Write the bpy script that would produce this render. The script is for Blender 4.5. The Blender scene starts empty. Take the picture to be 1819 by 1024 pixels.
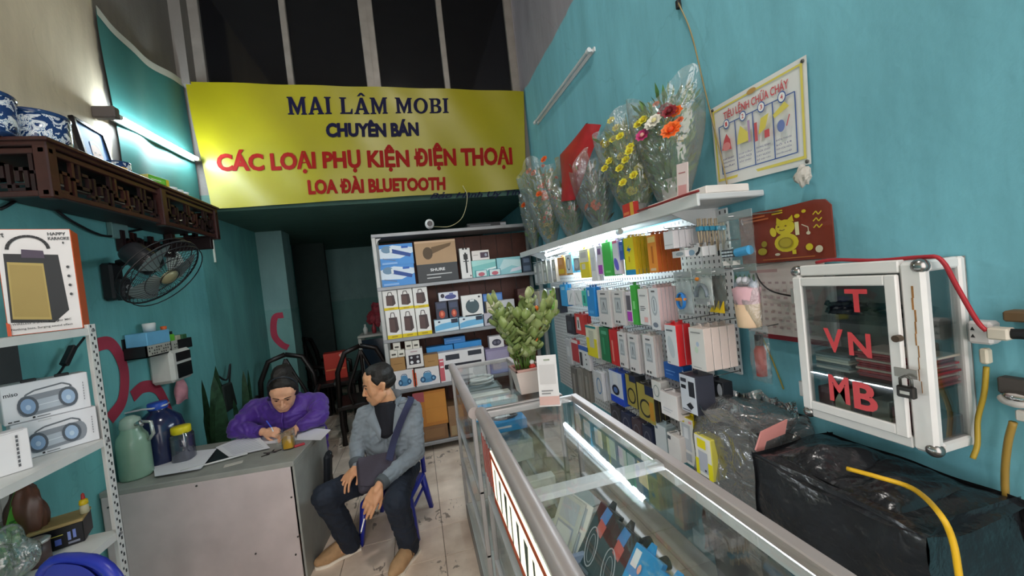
import bpy, bmesh, math, random
from mathutils import Vector, Matrix, Euler
random.seed(7)
SC = bpy.context.scene
COL = SC.collection
PI = math.pi
# ------------------------------------------------------------------ camera
YAW, PITCH, ROLL, FPX, CH = math.radians(14.0), math.radians(-1.456), math.radians(-6.246), 690.0, 1.6
_f = Vector((math.sin(YAW)*math.cos(PITCH), math.cos(YAW)*math.cos(PITCH), math.sin(PITCH)))
_r0 = Vector((math.cos(YAW), -math.sin(YAW), 0)); _u0 = _r0.cross(_f)
CR = math.cos(ROLL)*_r0 + math.sin(ROLL)*_u0
CU = -math.sin(ROLL)*_r0 + math.cos(ROLL)*_u0
CO = Vector((0, 0, CH))
cam_d = bpy.data.cameras.new('camera'); cam = bpy.data.objects.new('camera', cam_d); COL.objects.link(cam)
cam_d.sensor_fit = 'HORIZONTAL'; cam_d.sensor_width = 36.0; cam_d.lens = 36.0*FPX/1819.0; cam_d.clip_start = 0.02
cam.matrix_world = Matrix(((CR.x, CU.x, -_f.x, CO.x), (CR.y, CU.y, -_f.y, CO.y), (CR.z, CU.z, -_f.z, CO.z), (0, 0, 0, 1)))
SC.camera = cam
def un(px, py, ax, val):
    """the point where the ray of a photo pixel meets the plane ax = val"""
    d = CR*((px-909.5)/FPX) - CU*((py-512.0)/FPX) + _f
    i = 'xyz'.index(ax)
    return CO + d*((val-CO[i])/d[i])
# ------------------------------------------------------------------ world, exposure
w = bpy.data.worlds.new('world'); SC.world = w; w.use_nodes = True
w.node_tree.nodes['Background'].inputs[0].default_value = (0.86, 0.81, 0.78, 1)
w.node_tree.nodes['Background'].inputs[1].default_value = 2.4
SC.view_settings.view_transform = 'Standard'; SC.view_settings.look = 'None'
SC.view_settings.gamma = 1.0; SC.view_settings.use_curve_mapping = False
SC.view_settings.exposure = 0.6
CY = SC.cycles; CY.max_bounces = 7; CY.diffuse_bounces = 4; CY.glossy_bounces = 3; CY.transmission_bounces = 4; CY.transparent_max_bounces = 16; CY.caustics_reflective = False; CY.caustics_refractive = False; CY.sample_clamp_indirect = 4.0
TUBE_LEFT, TUBE_SHELF, _, LAMP_CEIL = 120.0, 80.0, 0.0, 95.0
# ------------------------------------------------------------------ materials
_mats = {}
def lin(c):
    return c/12.92 if c <= 0.04045 else ((c+0.055)/1.055)**2.4
def rgb(h):
    return tuple(lin(int(h[i:i+2], 16)/255) for i in (0, 2, 4)) + (1.0,)
def M(h, rough=0.55, metal=0.0, var=0.08, scale=9.0, bump=0.0, bscale=60.0, spec=0.4, emit=0.0, sheen=0.0):
    """procedural paint/plastic/cloth: a base colour with soft noise variation and fine relief"""
    key = (h, rough, metal, var, scale, bump, bscale, spec, emit, sheen)
    if key in _mats: return _mats[key]
    m = bpy.data.materials.new('m_'+h); m.use_nodes = True
    nt = m.node_tree; b = nt.nodes['Principled BSDF']; c = rgb(h)
    b.inputs['Roughness'].default_value = rough; b.inputs['Metallic'].default_value = metal
    b.inputs['Specular IOR Level'].default_value = spec
    if sheen: b.inputs['Sheen Weight'].default_value = sheen
    if var > 0:
        tc = nt.nodes.new('ShaderNodeTexCoord')
        n = nt.nodes.new('ShaderNodeTexNoise'); n.inputs['Scale'].default_value = scale; n.inputs['Detail'].default_value = 4
        nt.links.new(tc.outputs['Object'], n.inputs['Vector'])
        r = nt.nodes.new('ShaderNodeMapRange'); r.inputs[1].default_value = .3; r.inputs[2].default_value = .7
        r.inputs[3].default_value = 1-var; r.inputs[4].default_value = 1+var
        nt.links.new(n.outputs['Fac'], r.inputs[0])
        x = nt.nodes.new('ShaderNodeVectorMath'); x.operation = 'SCALE'; x.inputs[0].default_value = c[:3]
        nt.links.new(r.outputs[0], x.inputs['Scale']); nt.links.new(x.outputs[0], b.inputs['Base Color'])
        if bump:
            n2 = nt.nodes.new('ShaderNodeTexNoise'); n2.inputs['Scale'].default_value = bscale; n2.inputs['Detail'].default_value = 3
            nt.links.new(tc.outputs['Object'], n2.inputs['Vector'])
            bp = nt.nodes.new('ShaderNodeBump'); bp.inputs['Strength'].default_value = bump; bp.inputs['Distance'].default_value = .01
            nt.links.new(n2.outputs['Fac'], bp.inputs['Height']); nt.links.new(bp.outputs[0], b.inputs['Normal'])
    else:
        b.inputs['Base Color'].default_value = c
    if emit:
        b.inputs['Emission Color'].default_value = c; b.inputs['Emission Strength'].default_value = emit
    _mats[key] = m; return m
def emitter(name, col, s):
    m = bpy.data.materials.new(name); m.use_nodes = True; nt = m.node_tree; nt.nodes.clear()
    e = nt.nodes.new('ShaderNodeEmission'); e.inputs[0].default_value = col; e.inputs[1].default_value = s
    o = nt.nodes.new('ShaderNodeOutputMaterial'); nt.links.new(e.outputs[0], o.inputs[0]); return m
def sheet_glass(name, tint=(.93, .97, .96), gloss=0.10, rough=0.02, haze=0.0, bump=0.0, bscale=25.0, hazecol=(.8, .82, .84), dist=.02, refl=.6):
    """thin clear sheet: transparent with Fresnel reflection, optional milky haze and crinkles"""
    m = bpy.data.materials.new(name); m.use_nodes = True; nt = m.node_tree; nt.nodes.clear(); L = nt.links.new
    t = nt.nodes.new('ShaderNodeBsdfTransparent'); t.inputs[0].default_value = tint+(1,)
    g = nt.nodes.new('ShaderNodeBsdfGlossy'); g.inputs['Roughness'].default_value = rough
    fr = nt.nodes.new('ShaderNodeFresnel'); fr.inputs[0].default_value = 1.45
    ad = nt.nodes.new('ShaderNodeMath'); ad.operation = 'MULTIPLY_ADD'; ad.inputs[1].default_value = refl; ad.inputs[2].default_value = gloss*.3
    L(fr.outputs[0], ad.inputs[0])
    mx = nt.nodes.new('ShaderNodeMixShader'); L(ad.outputs[0], mx.inputs[0]); L(g.outputs[0], mx.inputs[2])
    if bump:
        tc = nt.nodes.new('ShaderNodeTexCoord'); n = nt.nodes.new('ShaderNodeTexNoise'); n.inputs['Scale'].default_value = bscale
        n.inputs['Detail'].default_value = 3; n.inputs['Distortion'].default_value = 1.2; L(tc.outputs['Object'], n.inputs['Vector'])
        bp = nt.nodes.new('ShaderNodeBump'); bp.inputs['Strength'].default_value = bump; bp.inputs['Distance'].default_value = dist
        L(n.outputs['Fac'], bp.inputs['Height']); L(bp.outputs[0], g.inputs['Normal']); L(bp.outputs[0], fr.inputs['Normal'])
    if haze:
        d = nt.nodes.new('ShaderNodeBsdfDiffuse'); d.inputs[0].default_value = hazecol+(1,)
        tl = nt.nodes.new('ShaderNodeBsdfTranslucent'); tl.inputs[0].default_value = hazecol+(1,)
        dm = nt.nodes.new('ShaderNodeMixShader'); dm.inputs[0].default_value = .4; L(d.outputs[0], dm.inputs[1]); L(tl.outputs[0], dm.inputs[2])
        m2 = nt.nodes.new('ShaderNodeMixShader'); m2.inputs[0].default_value = haze
        L(t.outputs[0], m2.inputs[1]); L(dm.outputs[0], m2.inputs[2]); L(m2.outputs[0], mx.inputs[1])
    else:
        L(t.outputs[0], mx.inputs[1])
    o = nt.nodes.new('ShaderNodeOutputMaterial'); L(mx.outputs[0], o.inputs[0]); return m
# ------------------------------------------------------------------ object helpers
def tag(o, label=None, cat=None, group=None, kind=None):
    if label: o['label'] = label
    if cat: o['category'] = cat
    if group: o['group'] = group
    if kind: o['kind'] = kind
    return o
def thing(name, label, cat, loc=(0, 0, 0), rz=0.0, group=None, rot=None):
    o = bpy.data.objects.new(name, None); COL.objects.link(o); o.empty_display_size = .05
    o.location = loc; o.rotation_euler = rot if rot else (0, 0, rz)
    return tag(o, label, cat, group)
def link(name, me, parent=None, loc=None, rot=None):
    o = bpy.data.objects.new(name, me); COL.objects.link(o)
    if parent: o.parent = parent
    if loc is not None: o.location = loc
    if rot is not None: o.rotation_euler = rot
    return o
class MB:
    def __init__(s): s.v = []; s.f = []; s.mi = []; s.sm = []; s.cur = 0; s.smooth = False
    def mat(s, i): s.cur = i; return s
    def add(s, vs, fs, smooth=None):
        o = len(s.v); s.v += [tuple(v) for v in vs]
        for f in fs: s.f.append([o+i for i in f]); s.mi.append(s.cur); s.sm.append(s.smooth if smooth is None else smooth)
        return s
    def box(s, x0, x1, y0, y1, z0, z1, mtx=None):
        vs = [Vector((x, y, z)) for z in (z0, z1) for y in (y0, y1) for x in (x0, x1)]
        if mtx: vs = [mtx @ v for v in vs]
        return s.add(vs, [(0, 2, 3, 1), (4, 5, 7, 6), (0, 1, 5, 4), (2, 6, 7, 3), (0, 4, 6, 2), (1, 3, 7, 5)], False)
    def cbox(s, x0, x1, y0, y1, z0, z1, b=.003, mtx=None):
        """chamfered box"""
        if min(x1-x0, y1-y0, z1-z0) < 2.2*b: b = min(x1-x0, y1-y0, z1-z0)*.3
        X = (x0, x1); Y = (y0, y1); Z = (z0, z1); vs = []; idx = {}
        for i in (0, 1):
            for j in (0, 1):
                for k in (0, 1):
                    sx, sy, sz = (1-2*i)*b, (1-2*j)*b, (1-2*k)*b
                    for a, p in enumerate(((X[i], Y[j]+sy, Z[k]+sz), (X[i]+sx, Y[j], Z[k]+sz), (X[i]+sx, Y[j]+sy, Z[k]))):
                        idx[i, j, k, a] = len(vs); vs.append(Vector(p))
        fs = []
        for i in (0, 1):
            q = [idx[i, 0, 0, 0], idx[i, 1, 0, 0], idx[i, 1, 1, 0], idx[i, 0, 1, 0]]; fs.append(q if i else q[::-1])
            q = [idx[0, i, 0, 1], idx[1, i, 0, 1], idx[1, i, 1, 1], idx[0, i, 1, 1]]; fs.append(q[::-1] if i else q)
            q = [idx[0, 0, i, 2], idx[1, 0, i, 2], idx[1, 1, i, 2], idx[0, 1, i, 2]]; fs.append(q if i else q[::-1])
        for i in (0, 1):
            for j in (0, 1):
                for (A, B) in (((lambda t: (i, j, t)), (0, 1)), ((lambda t: (i, t, j)), (0, 2)), ((lambda t: (t, i, j)), (1, 2))):
                    p0, p1 = A(0), A(1)
                    q = [idx[p0+(B[0],)], idx[p0+(B[1],)], idx[p1+(B[1],)], idx[p1+(B[0],)]]
                    fs.append(q)
                for k in (0, 1): fs.append([idx[i, j, k, 0], idx[i, j, k, 1], idx[i, j, k, 2]])
        c = Vector(((x0+x1)/2, (y0+y1)/2, (z0+z1)/2)); out = []
        for f in fs:
            n = (vs[f[1]]-vs[f[0]]).cross(vs[f[2]]-vs[f[0]]); m = sum((vs[i] for i in f), Vector())/len(f)
            out.append(f if n.dot(m-c) >= 0 else f[::-1])
        if mtx: vs = [mtx @ v for v in vs]
        return s.add(vs, out, False)
    def cyl(s, p0, p1, r0, r1=None, n=12, cap=True, smooth=True):
        p0 = Vector(p0); p1 = Vector(p1); r1 = r0 if r1 is None else r1
        d = (p1-p0).normalized(); a = d.orthogonal().normalized(); b = d.cross(a); vs = []
        for p, r in ((p0, r0), (p1, r1)):
            for k in range(n):
                t = 2*PI*k/n; vs.append(p+a*(r*math.cos(t))+b*(r*math.sin(t)))
        s.add(vs, [(k, (k+1) % n, n+(k+1) % n, n+k) for k in range(n)], smooth)
        if cap: s.add(vs, [list(range(n))[::-1], list(range(n, 2*n))], False)
        return s
    def tube(s, pts, r, n=6, cap=True):
        pts = [Vector(p) for p in pts]; rs = r if isinstance(r, (list, tuple)) else [r]*len(pts)
        vs = []; a = None
        for i, p in enumerate(pts):
            d = (pts[min(i+1, len(pts)-1)]-pts[max(i-1, 0)]).normalized()
            if a is None: a = d.orthogonal().normalized()
            a = (a-d*a.dot(d)); a = a.normalized() if a.length > 1e-6 else d.orthogonal().normalized()
            b = d.cross(a)
            for k in range(n):
                t = 2*PI*k/n; vs.append(p+a*(rs[i]*math.cos(t))+b*(rs[i]*math.sin(t)))
        fs = [(i*n+k, i*n+(k+1) % n, (i+1)*n+(k+1) % n, (i+1)*n+k) for i in range(len(pts)-1) for k in range(n)]
        if cap: fs += [list(range(n))[::-1], list(range((len(pts)-1)*n, len(pts)*n))]
        return s.add(vs, fs, True)
    def lathe(s, prof, c=(0, 0, 0), n=20, mtx=None, smooth=True):
        """profile of (r, z) round the z axis"""
        vs = []; fs = []; c = Vector(c)
        for r, z in prof:
            for k in range(n):
                t = 2*PI*k/n; p = Vector((r*math.cos(t), r*math.sin(t), z)); vs.append((mtx @ p if mtx else p)+c)
        for i in range(len(prof)-1):
            for k in range(n): fs.append((i*n+k, i*n+(k+1) % n, (i+1)*n+(k+1) % n, (i+1)*n+k))
        return s.add(vs, fs, smooth)
    def ell(s, c, r, n=10, m=7, mtx=None):
        c = Vector(c); vs = []; fs = []
        for i in range(m+1):
            a = PI*i/m
            for k in range(n):
                t = 2*PI*k/n; p = Vector((r[0]*math.sin(a)*math.cos(t), r[1]*math.sin(a)*math.sin(t), -r[2]*math.cos(a)))
                vs.append((mtx @ p if mtx else p)+c)
        for i in range(m):
            for k in range(n): fs.append((i*n+k, i*n+(k+1) % n, (i+1)*n+(k+1) % n, (i+1)*n+k))
        return s.add(vs, fs, True)
    def prism(s, poly, o, u, v, n, d, smooth=False):
        """2-D polygon in the frame o,u,v pushed out by d along n"""
        o = Vector(o); u = Vector(u); v = Vector(v); n = Vector(n); k = len(poly)
        lo = [o+u*a+v*b for a, b in poly]; hi = [p+n*d for p in lo]
        flip = u.cross(v).dot(n*d) < 0
        fs = [list(range(k))[::-1], list(range(k, 2*k))]+[(i, (i+1) % k, k+(i+1) % k, k+i) for i in range(k)]
        if flip: fs = [list(f)[::-1] for f in fs]
        return s.add(lo+hi, fs, smooth)
    def grid(s, fn, nu, nv, smooth=True, close=False):
        vs = [fn(i/nu, j/nv) for j in range(nv+1) for i in range(nu+(0 if close else 1))]
        w_ = nu if close else nu+1
        return s.add(vs, [(j*w_+i, j*w_+(i+1) % w_, (j+1)*w_+(i+1) % w_, (j+1)*w_+i) for j in range(nv) for i in range(nu)], smooth)
    def mesh(s, name, mats):
        me = bpy.data.meshes.new(name); me.from_pydata(s.v, [], s.f)
        for m in (mats if isinstance(mats, (list, tuple)) else [mats]): me.materials.append(m)
        me.polygons.foreach_set('material_index', s.mi); me.polygons.foreach_set('use_smooth', s.sm)
        me.update(); return me
    def build(s, name, mats, parent=None, loc=None, rz=None, rot=None):
        return link(name, s.mesh(name, mats), parent, loc, rot if rot else ((0, 0, rz) if rz is not None else None))
def struct(name, mb, mats, parent=None):
    o = mb.build(name, mats, parent)
    if not parent: o['kind'] = 'structure'
    return o
# lettering: font outlines turned into flat mesh
_txt = {}
def text_geo(t, bold=0.0, shear=0.0):
    if (t, bold, shear) in _txt: return _txt[t, bold, shear]
    c = bpy.data.curves.new('txt', 'FONT'); c.body = t; c.size = 1.0; c.offset = bold; c.shear = shear; c.resolution_u = 3
    o = bpy.data.objects.new('txt', c); COL.objects.link(o)
    dg = bpy.context.evaluated_depsgraph_get(); dg.update()
    me = bpy.data.meshes.new_from_object(o.evaluated_get(dg))
    vs = [(v.co.x, v.co.y) for v in me.vertices]; fs = [list(p.vertices) for p in me.polygons]
    bpy.data.objects.remove(o); bpy.data.curves.remove(c); bpy.data.meshes.remove(me)
    x0 = min(v[0] for v in vs); x1 = max(v[0] for v in vs); y0 = min(v[1] for v in vs); y1 = max(v[1] for v in vs)
    _txt[t, bold, shear] = (vs, fs, x0, x1, y0, y1); return _txt[t, bold, shear]
LAY = 0.0005
def print_mesh(items, fn, lay=LAY, name='print'):
    """flat print: items in u,v metres; fn(u, v, lift) -> point. One material slot per colour."""
    mb = MB(); cols = []; k = 0
    for it in items:
        kind = it[0]; col = it[-1]
        if col not in cols: cols.append(col)
        mb.cur = cols.index(col); k += 1; z = lay*k
        if kind == 'rect':
            _, a, b, c, d, _ = it; mb.add([fn(a, b, z), fn(c, b, z), fn(c, d, z), fn(a, d, z)], [(0, 1, 2, 3)])
        elif kind == 'poly':
            mb.add([fn(a, b, z) for a, b in it[1]], [list(range(len(it[1])))])
        elif kind == 'ell':
            _, cu, cv, ru, rv, rt, _ = it; n = 16; pts = []
            for q in range(n):
                t = 2*PI*q/n; a = ru*math.cos(t); b = rv*math.sin(t)
                pts.append(fn(cu+a*math.cos(rt)-b*math.sin(rt), cv+a*math.sin(rt)+b*math.cos(rt), z))
            mb.add(pts, [list(range(n))])
        elif kind == 'ring':
            _, cu, cv, ru, rv, wd, rt, _ = it; n = 20; pts = []
            for q in range(n):
                t = 2*PI*q/n
                for s_ in (1, 0):
                    a = (ru-wd*s_)*math.cos(t); b = (rv-wd*s_)*math.sin(t)
                    pts.append(fn(cu+a*math.cos(rt)-b*math.sin(rt), cv+a*math.sin(rt)+b*math.cos(rt), z))
            mb.add(pts, [(2*q, 2*q+1, (2*q+3) % (2*n), (2*q+2) % (2*n)) for q in range(n)])
        elif kind == 'line':
            _, p, wd, _ = it
            for (a, b), (c, d) in zip(p[:-1], p[1:]):
                l = math.hypot(c-a, d-b) or 1e-6; nx, ny = -(d-b)/l*wd/2, (c-a)/l*wd/2
                mb.add([fn(a+nx, b+ny, z), fn(a-nx, b-ny, z), fn(c-nx, d-ny, z), fn(c+nx, d+ny, z)], [(0, 1, 2, 3)])
        elif kind == 'txt':      # ('txt', string, u0, v0, u1, v1, bold, colour): stretched to the given box
            _, t, a, b, c, d, bold, _ = it; vs, fs, x0, x1, y0, y1 = text_geo(t, bold)
            mb.add([fn(a+(x-x0)/(x1-x0)*(c-a), b+(y-y0)/(y1-y0)*(d-b), z) for x, y in vs], fs)
    return mb.mesh(name, [c if not isinstance(c, str) else M(c, .5, var=.03) for c in cols])
def norm_items(items, w_, h_):
    out = []
    for it in items:
        k = it[0]
        if k == 'rect': out.append((k, it[1]*w_, it[2]*h_, it[3]*w_, it[4]*h_, it[5]))
        elif k == 'poly': out.append((k, [(a*w_, b*h_) for a, b in it[1]], it[2]))
        elif k == 'ell': out.append((k, it[1]*w_, it[2]*h_, it[3]*w_, it[4]*h_, it[5], it[6]))
        elif k == 'ring': out.append((k, it[1]*w_, it[2]*h_, it[3]*w_, it[4]*h_, it[5]*w_, it[6], it[7]))
        elif k == 'line': out.append((k, [(a*w_, b*h_) for a, b in it[1]], it[2]*w_, it[3]))
        elif k == 'txt': out.append((k, it[1], it[2]*w_, it[3]*h_, it[4]*w_, it[5]*h_, it[6], it[7]))
    return out
_pm = {}
def pbox(name, label, cat, w_, d_, h_, loc, rz=0.0, col='e8e8e8', side=None, items=(), group=None, rough=.45, rot=None, key=None, lay=LAY):
    """a printed carton standing on loc (centre of its base), front towards local -y"""
    side = side or col; k = (key, round(w_, 4), round(d_, 4), round(h_, 4), col, side) if key else None
    if k and k in _pm: me, pm = _pm[k]
    else:
        mb = MB(); mb.cbox(-w_/2, w_/2, -d_/2, d_/2, 0, h_, min(.0025, .04*min(w_, d_, h_)))
        me = mb.mesh(name, [M(col, rough, var=.04), M(side, rough, var=.04)])
        for p in me.polygons:
            if p.normal.y > -.9: p.material_index = 1
        pm = None
        if items:
            pm = print_mesh(norm_items(items, w_, h_), lambda u, v, z: (u-w_/2, -d_/2-z, v), lay)
        if k: _pm[k] = (me, pm)
    o = link(name, me, None, loc, rot or (0, 0, rz)); tag(o, label, cat, group)
    if pm: link('printed_picture', pm, o)
    return o
def catenary(a, b, sag, n=10):
    a = Vector(a); b = Vector(b)
    return [a.lerp(b, i/n)-Vector((0, 0, sag*4*(i/n)*(1-i/n))) for i in range(n+1)]
def bez(ps, n=24):
    """smooth Catmull-Rom path through points"""
    P = [Vector(p) for p in ps]; P = [P[0]*2-P[1]]+P+[P[-1]*2-P[-2]]; out = []; seg = len(P)-3; m = max(2, n//seg)
    for i in range(seg):
        a, b, c, d = P[i:i+4]
        for j in range(m):
            t = j/m; out.append(.5*((2*b)+(c-a)*t+(2*a-5*b+4*c-d)*t*t+(3*b-a-3*c+d)*t**3))
    out.append(P[-2]); return out
# ================================================================== the room
XL, XR, YB = -1.75, 1.35, 3.95
def plaster(name, zones, rough=.75):
    """painted wall: zones = list of (colour, list of (axis, limit, sign)) tested in order, first is the base; stains, cracks and roller marks"""
    m = bpy.data.materials.new(name); m.use_nodes = True; nt = m.node_tree; L = nt.links.new; N = nt.nodes.new
    b = nt.nodes['Principled BSDF']; b.inputs['Roughness'].default_value = rough; b.inputs['Specular IOR Level'].default_value = .3
    g = N('ShaderNodeNewGeometry'); sp = N('ShaderNodeSeparateXYZ'); L(g.outputs['Position'], sp.inputs[0])
    wob = N('ShaderNodeTexNoise'); wob.inputs['Scale'].default_value = 5; L(g.outputs['Position'], wob.inputs['Vector'])
    prev = None
    for col, tests in zones:
        c = N('ShaderNodeRGB'); c.outputs[0].default_value = rgb(col)
        if prev is None: prev = c.outputs[0]; continue
        fac = None
        for ax, lim, sg in tests:
            t = N('ShaderNodeMath'); t.operation = 'MULTIPLY_ADD'; t.inputs[1].default_value = sg*60; t.inputs[2].default_value = -sg*60*lim-.5*60*.06*0
            w_ = N('ShaderNodeMath'); w_.operation = 'MULTIPLY_ADD'; w_.inputs[1].default_value = .06
            L(wob.outputs['Fac'], w_.inputs[0]); L(sp.outputs['XYZ'.index(ax.upper())], w_.inputs[2])
            L(w_.outputs[0], t.inputs[0]); t.use_clamp = True
            if fac is None: fac = t.outputs[0]
            else:
                q = N('ShaderNodeMath'); q.operation = 'MULTIPLY'; L(fac, q.inputs[0]); L(t.outputs[0], q.inputs[1]); fac = q.outputs[0]
        mx = N('ShaderNodeMix'); mx.data_type = 'RGBA'; L(fac, mx.inputs[0]); L(prev, mx.inputs[6]); L(c.outputs[0], mx.inputs[7]); prev = mx.outputs[2]
    # roller streaks and stains
    mp = N('ShaderNodeMapping'); mp.inputs['Scale'].default_value = (1, 2.2, .45); L(g.outputs['Position'], mp.inputs[0])
    n1 = N('ShaderNodeTexNoise'); n1.inputs['Scale'].default_value = 3.2; n1.inputs['Detail'].default_value = 6; n1.inputs['Roughness'].default_value = .65; L(mp.outputs[0], n1.inputs['Vector'])
    r1 = N('ShaderNodeMapRange'); r1.inputs[1].default_value = .25; r1.inputs[2].default_value = .75; r1.inputs[3].default_value = .80; r1.inputs[4].default_value = 1.14; L(n1.outputs['Fac'], r1.inputs[0])
    s1 = N('ShaderNodeVectorMath'); s1.operation = 'SCALE'; L(prev, s1.inputs[0]); L(r1.outputs[0], s1.inputs['Scale'])
    # hairline cracks
    vo = N('ShaderNodeTexVoronoi'); vo.feature = 'DISTANCE_TO_EDGE'; vo.inputs['Scale'].default_value = .55
    wv = N('ShaderNodeVectorMath'); wv.operation = 'SCALE'; wv.inputs['Scale'].default_value = .35; n3 = N('ShaderNodeTexNoise'); n3.inputs['Scale'].default_value = 4; n3.inputs['Detail'].default_value = 5
    L(g.outputs['Position'], n3.inputs['Vector']); L(n3.outputs['Color'], wv.inputs[0])
    av = N('ShaderNodeVectorMath'); L(wv.outputs[0], av.inputs[0]); L(g.outputs['Position'], av.inputs[1]); L(av.outputs[0], vo.inputs['Vector'])
    cr = N('ShaderNodeMapRange'); cr.inputs[1].default_value = 0; cr.inputs[2].default_value = .004; cr.inputs[3].default_value = .90; cr.inputs[4].default_value = 1; L(vo.outputs['Distance'], cr.inputs[0])
    s2 = N('ShaderNodeVectorMath'); s2.operation = 'SCALE'; L(s1.outputs[0], s2.inputs[0]); L(cr.outputs[0], s2.inputs['Scale'])
    L(s2.outputs[0], b.inputs['Base Color'])
    n2 = N('ShaderNodeTexNoise'); n2.inputs['Scale'].default_value = 38; n2.inputs['Detail'].default_value = 4; L(g.outputs['Position'], n2.inputs['Vector'])
    bp = N('ShaderNodeBump'); bp.inputs['Strength'].default_value = .16; bp.inputs['Distance'].default_value = .01; L(n2.outputs['Fac'], bp.inputs['Height']); L(bp.outputs[0], b.inputs['Normal'])
    return m
m_left = plaster('left_wall_paint', [('6bb0b0', []), ('c9bba2', [('z', 2.33, 1)]), ('6f6a64', [('z', 2.5, 1), ('y', 3.02, 1)]), ('5f9c98', [('y', 3.95, 1), ('z', 2.55, -1)])])
m_right = plaster('right_wall_paint', [('74b4c2', []), ('8f8c92', [('z', 3.58, 1)])])
m_back = plaster('back_room_paint', [('6f9c98', []), ('7fa5a4', [('z', 1.55, 1)])])
m_conc = plaster('bare_concrete', [('77726c', [])])
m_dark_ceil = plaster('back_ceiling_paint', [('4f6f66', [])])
struct('wall_left', MB().box(XL-.12, XL, -2.4, 8.0, 0, 4.9), m_left)
struct('wall_right', MB().box(XR, XR+.12, -2.4, 8.0, 0, 4.9), m_right)
struct('wall_back', MB().box(XL-.12, XR+.12, 7.6, 7.72, 0, 2.5), m_back)
struct('ceiling', MB().box(XL-.12, XR+.12, -2.4, 4.3, 4.9, 5.0), m_conc)
# mezzanine slab: its edge is behind the banner, its underside is the ceiling of the back room
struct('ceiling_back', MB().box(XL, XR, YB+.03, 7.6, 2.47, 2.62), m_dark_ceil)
struct('wall_mezzanine', MB().box(XL, XR, YB+.03, YB+.15, 2.62, 3.56), m_conc)
# pilaster on the left wall of the back room and a dark slab painted for the unlit doorway beyond
struct('trim_1', MB().box(XL, -1.47, 5.2, 5.5, 0, 2.47), m_back)
struct('wall_doorway_shade', MB().box(XL, -1.30, 6.6, 6.7, 0, 2.47), M('2c3a38', .9))
# ---- floor: grout bed with the single tiles laid on it
m_grout = M('857a6e', .9, var=.2, scale=14)
fl = struct('floor', MB().box(XL-.12, XR+.12, -2.4, 7.72, -.06, -.004), m_grout)
def tile_mat():
    m = bpy.data.materials.new('floor_tile'); m.use_nodes = True; nt = m.node_tree; L = nt.links.new; N = nt.nodes.new
    b = nt.nodes['Principled BSDF']; b.inputs['Roughness'].default_value = .38; b.inputs['Specular IOR Level'].default_value = .45
    g = N('ShaderNodeNewGeometry'); oi = N('ShaderNodeObjectInfo')
    n1 = N('ShaderNodeTexNoise'); n1.inputs['Scale'].default_value = 5; n1.inputs['Detail'].default_value = 7; L(g.outputs['Position'], n1.inputs['Vector'])
    r = N('ShaderNodeValToRGB'); r.color_ramp.elements[0].position = .3; r.color_ramp.elements[0].color = rgb('cbb6a3'); r.color_ramp.elements[1].position = .68; r.color_ramp.elements[1].color = rgb('f0decc'); L(n1.outputs['Fac'], r.inputs[0])
    # dark scuffs and worn glaze, in short strokes
    mp = N('ShaderNodeMapping'); mp.inputs['Scale'].default_value = (13, 7, 1); mp.inputs['Rotation'].default_value = (0, 0, .5); L(g.outputs['Position'], mp.inputs[0])
    n2 = N('ShaderNodeTexNoise'); n2.inputs['Scale'].default_value = 1.6; n2.inputs['Detail'].default_value = 5; n2.inputs['Distortion'].default_value = .8; L(mp.outputs[0], n2.inputs['Vector'])
    n3 = N('ShaderNodeTexNoise'); n3.inputs['Scale'].default_value = 1.7; L(g.outputs['Position'], n3.inputs['Vector'])
    mu = N('ShaderNodeMath'); mu.operation = 'MULTIPLY'; L(n2.outputs['Fac'], mu.inputs[0]); L(n3.outputs['Fac'], mu.inputs[1])
    cr = N('ShaderNodeMapRange'); cr.inputs[1].default_value = .335; cr.inputs[2].default_value = .365; cr.inputs[3].default_value = 0; cr.inputs[4].default_value = .72; L(mu.outputs[0], cr.inputs[0])
    mx = N('ShaderNodeMix'); mx.data_type = 'RGBA'; L(cr.outputs[0], mx.inputs[0]); L(r.outputs[0], mx.inputs[6]); mx.inputs[7].default_value = rgb('584d45')
    v = N('ShaderNodeMapRange'); v.inputs[3].default_value = .93; v.inputs[4].default_value = 1.05; L(oi.outputs['Random'], v.inputs[0])
    s = N('ShaderNodeVectorMath'); s.operation = 'SCALE'; L(mx.outputs[2], s.inputs[0]); L(v.outputs[0], s.inputs['Scale']); L(s.outputs[0], b.inputs['Base Color'])
    return m
m_tile = tile_mat()
tile_me = MB().cbox(-.148, .148, -.148, .148, -.006, 0, .0015).mesh('tile', m_tile)
rest = MB()
for i in range(-6, 5):
    for j in range(-7, 18):
        x = .15+.3*i; y = 2.19+.3*j
        if not (XL-.02 < x-.15+.14 and x < XR): continue
        if -6 <= i <= 0 and j >= -2: link('tile', tile_me, fl, (x, y, 0))
        else: rest.cbox(max(x-.148, XL), min(x+.148, XR), y-.148, y+.148, -.006, 0, .0015)
tag(struct('tile_field', rest, m_tile, fl), kind='stuff')
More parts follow.
